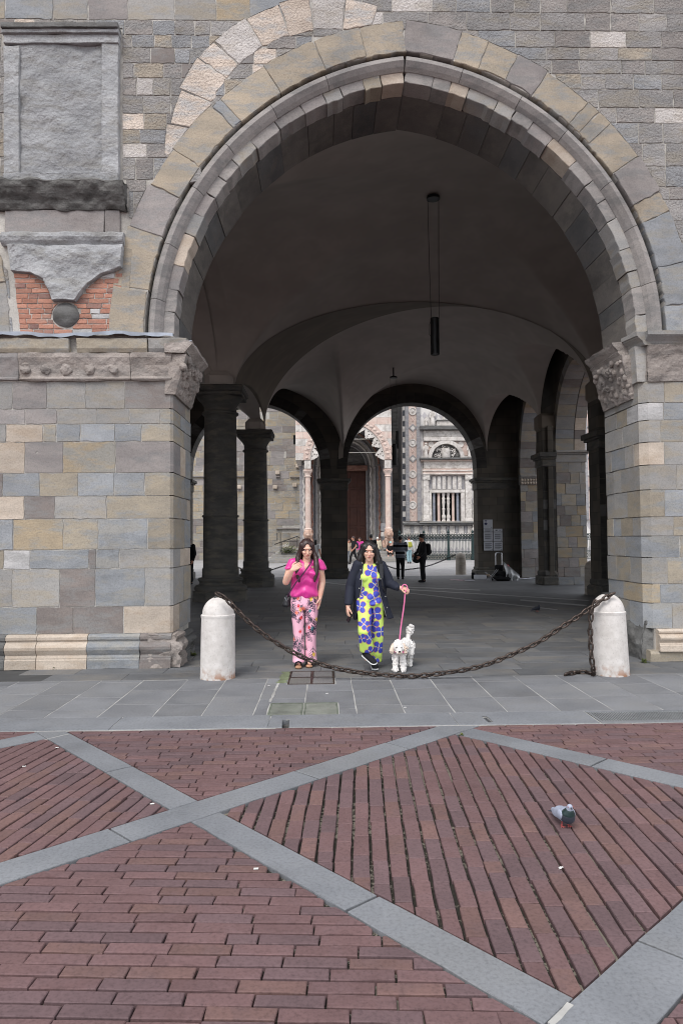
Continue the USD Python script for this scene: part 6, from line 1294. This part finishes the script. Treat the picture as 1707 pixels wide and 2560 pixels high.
# ---- dog and leash
FUR = mat('cream_fur', {'g': ('texture_coordinate', {}), 'v': ('noise_texture', {'scale': 60., 'detail': 4., 'roughness': .7}), 'r': ('rgb_ramp', {'ramp': [(.3, lin(214,208,202)), (.7, lin(234,231,228))]}), 'b': ('bump', {'strength': .35, 'distance': .01}), 'p': ('principled_bsdf', {'roughness': .9, 'specular_ior_level': .15, 'sheen_weight': .3})}, [('g.object', 'v.vector'), ('v.fac', 'r.fac'), ('r.color', 'p.base_color'), ('v.fac', 'b.height'), ('b.normal', 'p.normal')])
FURT = plain('tan_fur', lin(214,196,180), .9, var=.15, bump=.8)
d0 = gr(1006, 1677); dog = node('dog', loc=(d0[0], d0[1], 0), label='small curly white poodle on a pink leash, tail raised, facing the viewer', cat='dog')
def dogbuild():
    k = 1/198.; X = lambda u: (u-1006)*k; Z = lambda v: (1679-v)*k
    M = hullE(((X(1003),-.03,.27),(.075,.085,.085)), ((X(1012),.14,.275),(.072,.08,.078)), n=20) + hullE(((X(1012),.14,.275),(.072,.08,.078)), ((X(1022),.28,.285),(.078,.085,.08)), n=20)
    M += hullE(((X(1003),-.06,.29),(.06,.06,.06)), ((X(995),-.11,.315),(.05,.05,.055)))
    M += E_((X(994),-.14,.315),(.066,.07,.062)) + E_((X(994),-.125,.355),(.056,.06,.045)) + hullE(((X(994),-.19,.29),(.038,.04,.034)), ((X(994),-.235,.27),(.028,.025,.024)))
    for pts in ([((X(989),-.06,.24),.045),((X(987),-.075,.13),.034),((X(986),-.09,.04),.031),((X(986),-.105,.028),.033)], [((X(1004),-.05,.24),.047),((X(1006),-.07,.13),.036),((X(1006),-.085,.035),.032),((X(1006),-.105,.026),.034)],
                [((X(1016),.27,.26),.07),((X(1016),.235,.185),.05),((X(1018),.305,.11),.033),((X(1018),.29,.04),.03),((X(1018),.27,.026),.032)], [((X(1030),.26,.26),.07),((X(1030),.225,.185),.05),((X(1031),.295,.11),.034),((X(1030),.28,.04),.031),((X(1030),.26,.026),.033)]): M += chainE(pts)
    M += chainE([((X(1026),.34,.33),.03), ((X(1031),.37,.40),.022)])
    r = np.random.default_rng(6); t0 = M2T(M); P, _ = trimesh.sample.sample_surface(t0, 420, seed=3)
    for p in P: M += Sph(float(r.uniform(.009,.015)), 8).translate(tuple(map(float, p)))
    t = soft(M, .011, 4); t.vertices[:, 2] = np.maximum(t.vertices[:, 2], .002); obj('body', lumps(t, .004, 30, 3), FUR, dog, smooth=True)
    Tm = E_((X(1035),.39,.45),(.035,.035,.05))
    for _ in range(60): a = r.normal(0, 1, 3); a /= np.linalg.norm(a); Tm += Sph(float(r.uniform(.011,.02)), 8).translate(tuple((V_(X(1035),.39,.455)+a*[.042,.04,.065]+V_(.012*a[2],0,0)).tolist()))
    obj('tail', lumps(soft(Tm, .012, 1), .006, 40, 5), FUR, dog, smooth=True)
    for q in (-1, 1):
        Em = chainE([((X(994)+q*.062,-.12,.335),.025), ((X(994)+q*.082,-.13,.285),(.026,.03,.035)), ((X(994)+q*.08,-.14,.245),(.022,.026,.02))])
        for _ in range(14): Em += Sph(.012, 8).translate((X(994)+q*.085+float(r.normal(0,.012)), -.14+float(r.normal(0,.015)), float(r.uniform(.235,.32))))
        obj('ear', soft(Em, .012, 2), FURT if q > 0 else FURT, dog, smooth=True)
        obj('eye', trimesh.creation.icosphere(2, .0105).apply_translation([X(994)+q*.028, -.199, .318]), EYED, dog, smooth=True)
    obj('nose', trimesh.creation.icosphere(2, .014).apply_transform(np.diag([1.2,.8,.8,1])).apply_translation([X(994), -.262, .277]), EYED, dog, smooth=True)
    obj('muzzle', lumps(M2T(E_((X(994),-.225,.262),(.036,.034,.026),16).refine_to_length(.012)), .006, 40, 2), FURT, dog, smooth=True)
    PKC = plain('pink_webbing', lin(228,120,165), .6, var=.1); t_ = np.linspace(0, 2*np.pi, 20)[:-1]
    obj('collar', tube(np.c_[X(997)+.062*np.cos(t_), -.115+.062*np.sin(t_)*.8, .262+.012*np.sin(t_)], .012, 6, closed=True), PKC, dog)
    return PKC, X(998)
PKC, dx = dogbuild()
le = node('leash', label='pink leash running from the hand of the woman in the parka to the dog', cat='leash')
hp = np.array([fw2[0], fw2[1], 0])+wL2+V_(.06,-.06,-.02); dp = np.array([d0[0]+dx+.0, d0[1]-.06, .355]); tt = np.linspace(0, 1, 20)[:, None]
obj('strap', tube(hp*(1-tt)+dp*tt+np.c_[.004*np.sin(tt*np.pi*2), 0*tt, -.003*np.sin(tt*np.pi)], .0085, 6), PKC, le)
lp = np.linspace(0, 2*np.pi, 14)[:-1]; obj('loop', tube(np.c_[hp[0]-.01+.035*np.cos(lp), np.full(13, hp[1]), hp[2]+.02+.045*np.sin(lp)], .007, 6, closed=True), PKC, le)
obj('clip', tube([dp+V_(0,0,-.03), dp+V_(.002,0,.0)], .008, 6), METAL, le)
# ---- pigeons
PG, PD, PGR, PRD = plain('pigeon_grey', lin(150,156,172), .6, var=.15, scale=20.), plain('pigeon_dark', lin(50,54,64), .5, var=.15), plain('pigeon_neck', lin(44,62,62), .35, .2, var=.3), plain('pigeon_red', lin(168,84,82), .6)
def pigeon(c, rot, label, dark=False):
    b = node('pigeon', loc=(c[0], c[1], c[2]-.025), rotz=rot, label=label, cat='bird'); UsdGeom.Xformable(b).AddScaleOp().Set(Gf.Vec3f(.84, .84, .8))
    g = PD if dark else PG
    Lw = .02
    M = hullE(((0,-.03,.115),(.05,.055,.05)), ((0,.05,.105),(.05,.07,.045)), n=18) + hullE(((0,.05,.105),(.046,.06,.04)), ((0,.15,.075),(.022,.03,.012)), n=18) + chainE([((0,-.05,.13),(.04,.04,.04)), ((0,-.07,.165),(.024,.024,.03)), ((0,-.078,.195),(.019,.021,.02))], 16)
    t = soft(M, .008, 4); obj('body', t, g, b, smooth=True)
    obj('lower_breast', soft(hullE(((0,-.045,.105),(.048,.05,.04)), ((0,-.05,.125),(.048,.048,.04)), n=18), .009, 3), PD, b, smooth=True)
    obj('breast', soft(hullE(((0,-.052,.135),(.046,.047,.04)), ((0,-.068,.16),(.029,.03,.03)), n=18), .009, 3), PGR if not dark else PD, b, smooth=True)
    for q in (-1, 1):
        obj('wing', soft(hullE(((q*.045,-.02,.125),(.014,.04,.035)), ((q*.045,.06,.11),(.013,.05,.03)), ((q*.022,.15,.09),(.006,.02,.01)), n=14), .009, 3), g, b, smooth=True)
        obj('leg', tube([[q*.022,-.005,.075],[q*.024,-.005,.036]], .0045, 6), PRD, b)
        obj('foot', MB().tm(tube([[q*.024,.012,.034],[q*.024,-.03,.034]], .004, 5)).tm(tube([[q*.024,-.005,.034],[q*.024+.014,-.025,.034]], .0035, 5)).tm(tube([[q*.024,-.005,.034],[q*.024-.014,-.025,.034]], .0035, 5)).mesh(), PRD, b)
        obj('eye', trimesh.creation.icosphere(1, .0035).apply_translation([q*.017, -.088, .199]), PRD, b)
    obj('tail', slab(Polygon([(-.02,0),(.02,0),(.026,.09),(-.026,.09)]), .006, O=(0,.12,.085), ex=(1,0,0), ey=(0,1,-.25), en=(0,.25,1), back=True), PD, b)
    obj('beak', trimesh.creation.cone(.006, .022, sections=8).apply_transform(trimesh.transformations.rotation_matrix(math.pi*.6, [1,0,0])).apply_translation([0,-.096,.194]), PD, b)
c = gr(1412, 2066); pigeon((c[0], c[1], .001), .12, 'grey pigeon with a green neck walking on the red brick paving')
c = gr(1342, 1529); pigeon((c[0], c[1], .004), 2.0, 'dark pigeon standing on the loggia floor at the right', True)
# ------------------------------------------------------------------ people further back
CL = {k: cloth('cloth_'+k, lin(*c)) for k, c in dict(black=(26,26,29), navy=(40,46,66), jeans=(140,168,176), grey=(120,122,128), white=(205,205,206), beige=(190,170,150), pink=(205,70,150), olive=(150,150,60), cream=(206,200,180), tan=(150,120,96), teal=(150,190,190)).items()}
def striped(name, stops, per, off=0.):
    return mat(name, {'g': ('texture_coordinate', {}), 's': ('separate_xyz', {}), 'm': ('math', {'math_type': 'multiply_add', 'value2': 1/per, 'value3': off}), 'f': ('math', {'math_type': 'fraction'}), 'r': ('rgb_ramp', {'ramp': stops, 'interpolate': False}), 'p': ('principled_bsdf', {'roughness': .85, 'specular_ior_level': .2})},
       [('g.object', 's.vector'), ('s.z', 'm.value1'), ('m.value', 'f.value1'), ('f.value', 'r.fac'), ('r.color', 'p.base_color')])
STR1 = striped('black_grey_stripes', [(0., lin(28,28,32)), (.36, lin(150,152,162)), (.48, lin(104,106,116)), (.84, lin(150,152,160)), (.94, lin(28,28,32))], .27, .25)
STR2 = striped('cream_brown_stripes', [(0., lin(206,198,176)), (.55, lin(150,132,108)), (.7, lin(206,198,176)), (.85, lin(176,160,134))], .085)
def figure(u, v, h, face, label, top, legs, hair, skin=SKIN2, stride=0., arms=None, sleeves=False, Y=None, lean=0., build=1., sit=None, hairlen=0., hat=None, extras=None, z0=0.):
    """a person of height h with feet at the picture point (u, v), facing the direction face (0 = towards the viewer, turning to the right hand side of the picture)"""
    c = gr(u, v) if Y is None else np.array([onY(u, v, Y)[0], Y, 0]); p = node('person', loc=(c[0], c[1], z0), rotz=face, label=label, cat='person')
    k = h/1.72; b = build; P = lambda x, y, z: V_(x*k, y*k-lean*max(0, z-.9)*k, z*k)
    hips = [P(-.085,0,.9), P(.085,0,.9)]; kn = [P(-.085,-.16*stride-.01,.48), P(.085,.12*stride-.01,.48)]; an = [P(-.085,-.22*stride+.02,.09), P(.085,.33*stride+.02,.09+.05*abs(stride))]
    zt = 0.
    if sit is not None:
        zt = -sit; S_ = lambda q: q + V_(0,0,zt*k)
        hips = [S_(q) for q in hips]; kn = [P(-.15,-.42,.9+zt+.06), P(.15,-.42,.9+zt+.06)]; an = [P(-.16,-.36,.5+zt), P(.16,-.36,.5+zt)]
    Z = lambda q: q + V_(0,0,zt*k)
    sh = [Z(P(-.19*b,0,1.42)), Z(P(.19*b,0,1.42))]; A = arms or ((-.24,.02,1.12,-.25,-.1,.88), (.24,.02,1.12,.25,-.1,.88))
    el = [Z(P(*a[:3])) for a in A]; wr = [Z(P(*a[3:6])) for a in A]
    hc = Z(P(0,-.03,1.60)); M, T, Rm = (None,)*3
    HM, T, Rm = head_parts(p, hc, yaw=0., pitch=lean*.3, s=k, skin=skin)
    M = HM + chainE([(Z(P(0,0,1.52)),.054*k),(Z(P(0,.01,1.42)),.06*k),(Z(P(0,.01,1.3)),(.13*k*b,.09*k,.08*k)),(Z(P(0,.01,1.0)),(.13*k*b,.09*k,.1*k))]) 
    for i, q in enumerate((-1, 1)):
        M += chainE([(sh[i],.055*k),(el[i],.042*k),(wr[i],.027*k)]) + hand(wr[i], (wr[i]-el[i])+V_(0,-.05,-.02), (-q,0,0) if not sit else (0,0,-1), (0,-1,.2), k, .45)
        M += chainE([(hips[i],.09*k),(kn[i],.057*k),(an[i],.036*k)])
    obj('body', soft(M, .022, 5), skin, p, smooth=True)
    H = E_(T((0,.02,.043)), tuple(np.array([.09,.106,.1])*k), 20) - hullE((T((0,-.11,-.02)), np.array([.062,.075,.09])*k), (T((0,-.13,.06)), np.array([.05,.05,.035])*k))
    H = H.trim_by_plane((0,.7,1), float((T((0,0,-.0))@V_(0,.7,1))/math.hypot(.7,1))) if hairlen == 0 else H + chainE([(T((0,.06,.0)), np.array([.092,.06,.08])*k), (T((0,.07,-hairlen)), np.array([.1,.05,.06])*k)])
    if hair is not None: obj('hair', folds(soft(H, .018, 3), .006, 26, 8, 3), hair, p, smooth=True)
    if hat: obj('hat', soft(hullE((T((0,.01,.09)), np.array([.094,.11,.05])*k), (T((0,.0,.14)), np.array([.08,.09,.03])*k)) + hullE((T((0,-.06,.075)), np.array([.08,.06,.012])*k), (T((0,-.14,.065)), np.array([.06,.05,.01])*k)), .016, 3), hat, p, smooth=True)
    Sh = hullE((Z(P(0,.01,1.42)),(.17*k*b,.08*k,.05*k)), (Z(P(0,0,1.25)),(.185*k*b,.125*k*b,.08*k))) + hullE((Z(P(0,0,1.25)),(.185*k*b,.125*k*b,.08*k)), (Z(P(0,.0,.98)),(.175*k*b,.13*k*b**1.4,.07*k))) + hullE((Z(P(0,0,.98)),(.175*k*b,.13*k*b**1.4,.07*k)), (Z(P(0,.01,.88)),(.185*k*b,.13*k*b,.04*k)))
    for i, q in enumerate((-1, 1)):
        Sh += chainE([(sh[i],.072*k),((sh[i]+el[i])/2,.066*k)] + ([(el[i],.058*k),(wr[i]*.92+el[i]*.08,.045*k)] if sleeves else []))
    obj('shirt', folds(soft(Sh, .02, 5), .012, 8, 5, 5), top, p, smooth=True)
    if legs is not None:
        Tr = hullE((Z(P(0,.01,.93)),(.165*k*b,.11*k*b,.05*k)), (Z(P(0,.01,.85)),(.17*k*b,.12*k*b,.07*k)))
        for i in (0, 1): Tr += chainE([(hips[i]-V_(0,0,.04),.1*k),(kn[i],.075*k),((an[i]*.85+kn[i]*.15) if sit is None else (kn[i]*.8+an[i]*.2+V_(0,0,0)),.068*k)])
        obj('trousers', folds(soft(Tr, .02, 5), .01, 9, 4, 9), legs, p, smooth=True)
    for i in (0, 1):
        a = an[i]; M = hullE((a+V_(0,.02,-.035),.042*k), (a+V_(0,-.03,-.04),.045*k), (a+V_(0,-.15*k,-.055),.034*k)); obj('shoe', soft(M, .02, 2), CL['black'], p, smooth=True)
    return c, k, face, p
def pack(u, v, face, mt_, label, back, size=(.15,.09,.2), k=1., cat='backpack', name='backpack'):
    c = gr(u, v); n = node(name, loc=(c[0], c[1], 0), rotz=face, label=label, cat=cat); x, y, z = back
    obj('bag', folds(soft(hullE(((x,y,z+size[2]*.5),(size[0]*.85,size[1]*.8,size[2]*.45)), ((x,y+.01,z-size[2]*.4),(size[0],size[1],size[2]*.5))), .02, 4), .01, 9, 9, 3), mt_, n, smooth=True)
    obj('pocket', soft(hullE(((x,y+size[1]*.8,z-size[2]*.4),(size[0]*.6,.035,size[2]*.3))), .02, 2), mt_, n, smooth=True)
    for q in (-1, 1): obj('strap', tube([[x+q*.09,y-.05,z+size[2]*.75],[x+q*.11,y-.16,z+size[2]*.98],[x+q*.115,y-.25,z+size[2]*.6],[x+q*.12,y-.2,z-size[2]*.3],[x+q*.1,y-.04,z-size[2]*.6]], .014, 6), mt_, n)
PI = math.pi
figure(1001,1449,1.72,PI-.25,'person seen from behind in a black and grey striped jumper and black trousers', STR1, CL['black'], HAIRB, sleeves=True, build=1.12, arms=((-.25,-.05,1.15,-.15,-.3,1.2),(.25,-.05,1.15,.15,-.3,1.2)), stride=.15)
figure(1057,1456,1.74,-1.45,'person all in black with a peaked cap standing in profile facing left', CL['black'], CL['black'], HAIRB, sleeves=True, build=1.15, hat=CL['black'], arms=((-.22,-.1,1.14,-.1,-.28,1.0),(.22,.0,1.12,.2,-.15,.95)))
pack(1057,1456,-1.45, CL['black'], 'black rucksack on the back of the person in the peaked cap', (0,.21,1.22), (.17,.12,.24))
c = gr(1042,1456); bg = node('shoulder_bag', loc=(c[0], c[1]-.05, 0), label='black bag hanging in front of the person in the peaked cap', cat='bag'); obj('bag', soft(hullE(((.03,0,.98),(.13,.07,.05)), ((0,0,.8),(.16,.09,.09))), .02, 4), CL['black'], bg, smooth=True); obj('handle', tube([[-.06,0,1.0],[.0,0,1.2],[.1,.03,1.35],[.1,0,1.0]], .014, 6), CL['black'], bg)
figure(1023,1409,1.72,PI+.2,'person from behind in a white shirt and pale jeans near the green fence', CL['white'], CL['jeans'], HAIRD, sleeves=True, stride=.12)
pack(1023,1409,PI+.2, CL['olive'], 'olive yellow backpack on the white shirt', (.0,.2,1.2), (.15,.09,.2))
figure(884,1411,1.74,-1.3,'person in a black tee walking left behind the woman in the parka', CL['black'], CL['black'], HAIRD, stride=1., arms=((-.24,.1,1.12,-.2,.05,.86),(.24,.1,1.12,.22,-.12,.9)))
pack(884,1411,-1.3, CL['navy'], 'navy backpack carried by the person in the black tee', (0,.22,1.18), (.16,.11,.22))
figure(903,1408,1.66,-.6,'person in a pink shirt bending slightly beside the church steps', CL['pink'], CL['grey'], HAIRD, lean=.25, sleeves=True)
figure(928,1432,1.82,PI+.3,'tall dark haired person in black seen above the head of the woman in the parka', CL['black'], CL['black'], HAIRB, sleeves=True)
figure(944,1404,1.70,PI-.2,'white haired person in a cream striped jumper seen from behind', STR2, CL['jeans'], HAIRW, sleeves=True)
figure(869,1407,1.55,.6,'person in beige top and grey trousers half hidden by the dark pier', CL['beige'], CL['grey'], HAIRD, stride=.6, lean=.2)
figure(789,1430,1.60,PI-.4,'dark haired person in a pale top behind the woman in pink', CL['white'], CL['grey'], HAIRB, Y=34., hairlen=.12)
sy = 49.06+.36; c = onY(974, 1390, sy)
figure(974,1390,1.70,.05,'person sitting on the church steps with bare legs, below the marble lion', CL['black'], CL['black'], None, skin=SKIN, Y=sy+.35, z0=.02, sit=.36, lean=.5, arms=((-.25,-.25,1.12,.02,-.42,1.02),(.25,-.25,1.12,-.02,-.43,1.05)), hat=CL['teal'])
figure(473,1462,1.72,-.5,'figure in black mostly hidden behind the left pillar', CL['black'], CL['black'], HAIRB, sleeves=True)
# ---- the pavement artist's things by the pier with the panels
CHROME = plain('chrome_tube', lin(190,192,196), .25, .9, var=.08); SHEETP = plain('paper', lin(200,202,208), .8, var=.06); PLS = plain('milky_plastic', lin(190,192,194), .35, var=.12, scale=12., spec=.5)
O_ = gr(1246, 1452); s = 1800/28.2
tr = node('folding_trolley', loc=(O_[0], O_[1], 0), label='black folding luggage trolley with a chrome handle standing below the panels', cat='trolley')
X = lambda u: (u-1246)/s
Z = lambda v: (1452-v)/s
obj('handle', tube([[X(1240),0,.1],[X(1239.5),0,Z(1392)],[X(1241),0,Z(1386)],[X(1246),0,Z(1384)],[X(1254),0,Z(1385)],[X(1255),0,Z(1390)],[X(1255),0,.1]], .022, 8), CHROME, tr)
obj('frame', MB().tm(bbox(X(1247),0,.42,.3,.12,.36,.03)).tm(bbox(X(1247),-.1,.08,.42,.4,.06,.02)).mesh(), CL['black'], tr)
for q in (-1, 1): t = trimesh.creation.torus(.075, .03, 14, 8); t.apply_transform(trimesh.transformations.rotation_matrix(PI/2, [0,1,0])); t.apply_translation([X(1247)+q*.24, .03, .106]); obj('wheel', t, CL['black'], tr, smooth=True)
sp = node('heap_of_bags', loc=(O_[0], O_[1]+.0, 0), label='low heap of dark bags on the floor round the trolley', cat='bag')
obj('bags', folds(soft(hullE(((X(1243),-.15,.1),(.3,.14,.1)), ((X(1262),-.15,.09),(.2,.14,.09))) + hullE(((X(1250),-.1,.26),(.28,.14,.11)), ((X(1258),-.1,.2),(.2,.12,.1))), .03, 4), .05, 6, 6, 4), CL['black'], sp, smooth=True)
sb_ = node('plastic_cover', loc=(O_[0], O_[1]-.1, 0), label='white translucent plastic sheet draped slantwise from the trolley to the floor', cat='plastic sheet')
def pf(U, V__): 
    a = U; x0 = X(1256)+(X(1297)-X(1256))*a; zt_ = Z(1405)+(Z(1440)-Z(1405))*a; x1 = X(1262)+(X(1293)-X(1262))*a; z = zt_*(1-V__)+.02*V__; x = x0*(1-V__)+(x1)*V__
    y = -.12*V__ - .06*np.sin(a*16+V__*2)*(.3+V__) + .04*np.sin(V__*9)
    return np.stack([x, y, z], -1)
g1 = grid(pf, np.linspace(0,1,40), np.linspace(0,1,16)); obj('sheet', g1, PLS, sb_, smooth=True)
obj('red_bag', soft(hullE(((X(1266),.1,Z(1418)),(.1,.06,.08)), ((X(1271),.12,Z(1425)),(.08,.06,.08))), .03, 3), plain('red_cloth', lin(190,34,50), .7), sb_, smooth=True)
st_ = node('folding_stool', loc=(O_[0], O_[1]-.25, 0), label='small folding stool with crossed metal legs left of the trolley', cat='stool')
for y in (-.12, .12):
    for (u0, v0), (u1, v1) in (((1211,1431),(1234,1452)), ((1217,1452),(1240,1424))): obj('leg', tube([[X(u0),y,max(.012,Z(v0))],[X(u1),y,max(.012,Z(v1))]], .014, 6), CHROME, st_)
obj('seat', tube([[X(1216),-.14,Z(1436)],[X(1222),0,Z(1440)],[X(1216),.14,Z(1436)]], .035, 8), CL['beige'], st_)
tubp = gr(1200,1448); tb_ = node('plastic_tub', loc=(tubp[0], tubp[1], 0), label='low grey plastic tub on the floor left of the stool', cat='tub'); obj('tub', MB().tm(trimesh.creation.box(bounds=[[-.2,-.15,.0],[.2,.15,.02]])).box(-.22,-.17,.02,.22,-.15,.16).box(-.22,.15,.02,.22,.17,.16).box(-.22,-.15,.02,-.2,.15,.16).box(.2,-.15,.02,.22,.15,.16).mesh(), SHEETP, tb_)
cn_ = gr(1183,1447); ct = node('tin_can', loc=(cn_[0], cn_[1], 0), label='dark tin standing on the floor at the left of the tub', cat='tin'); obj('can', lathe([(0,0),(.075,0),(.078,.01),(.078,.24),(.07,.25),(.07,.2),(0,.2)], 18), CL['black'], ct, smooth=30)
rng = np.random.default_rng(77)
PR_ = [SHEETP, plain('printed_paper_pink', lin(190,160,168), .8, var=.3, scale=14.), plain('printed_paper_grey', lin(150,152,166), .8, var=.3, scale=14.)]
for i, (u, v) in enumerate([(1137,1450),(1152,1451),(1166,1449),(1174,1453),(1306,1447),(1320,1448),(1335,1446)]):
    c = gr(u, v); n = node('paper_print', loc=(c[0], c[1], .003+.0035*i), rotz=rng.normal(0,.3), label='coloured paper print lying on the floor left of the dark tin' if u < 1250 else 'white paper sheet lying on the floor right of the plastic cover', cat='print', group='paper prints left of the tin' if u < 1250 else 'white sheets right of the plastic cover')
    obj('sheet', bbox(0,0,.0015,.36,.28,.003,.0008), PR_[rng.integers(3)] if u < 1250 else SHEETP, n)
LIT = plain('litter_paper', lin(205,203,200), .8)
for u, v, wh in ((60,1918,'on the bricks near the left edge of the picture'),(143,1871,'where the left stone band meets its bricks'),(1012,1770,'on the slabs before the dog'),(672,1716,'on the slabs left of the manhole cover'),(640,2175,'on the stone band below the crossing of the bands'),(1402,2172,'on the bricks in front of the pigeon'),(380,2012,'at the tip of the left brick triangle'),(818,1735,'on the slab between the manhole cover and the grate')):
    c = gr(u, v); obj('litter_scrap', slab(rough(sbox(-.012,-.007,.012,.007), rng, .006, .003), .002, O=(c[0], c[1], .006), tilt=(.05,.08), back=True, **SL), LIT, None, label='tiny pale scrap of litter '+wh, cat='litter', group='scraps of litter on the paving')
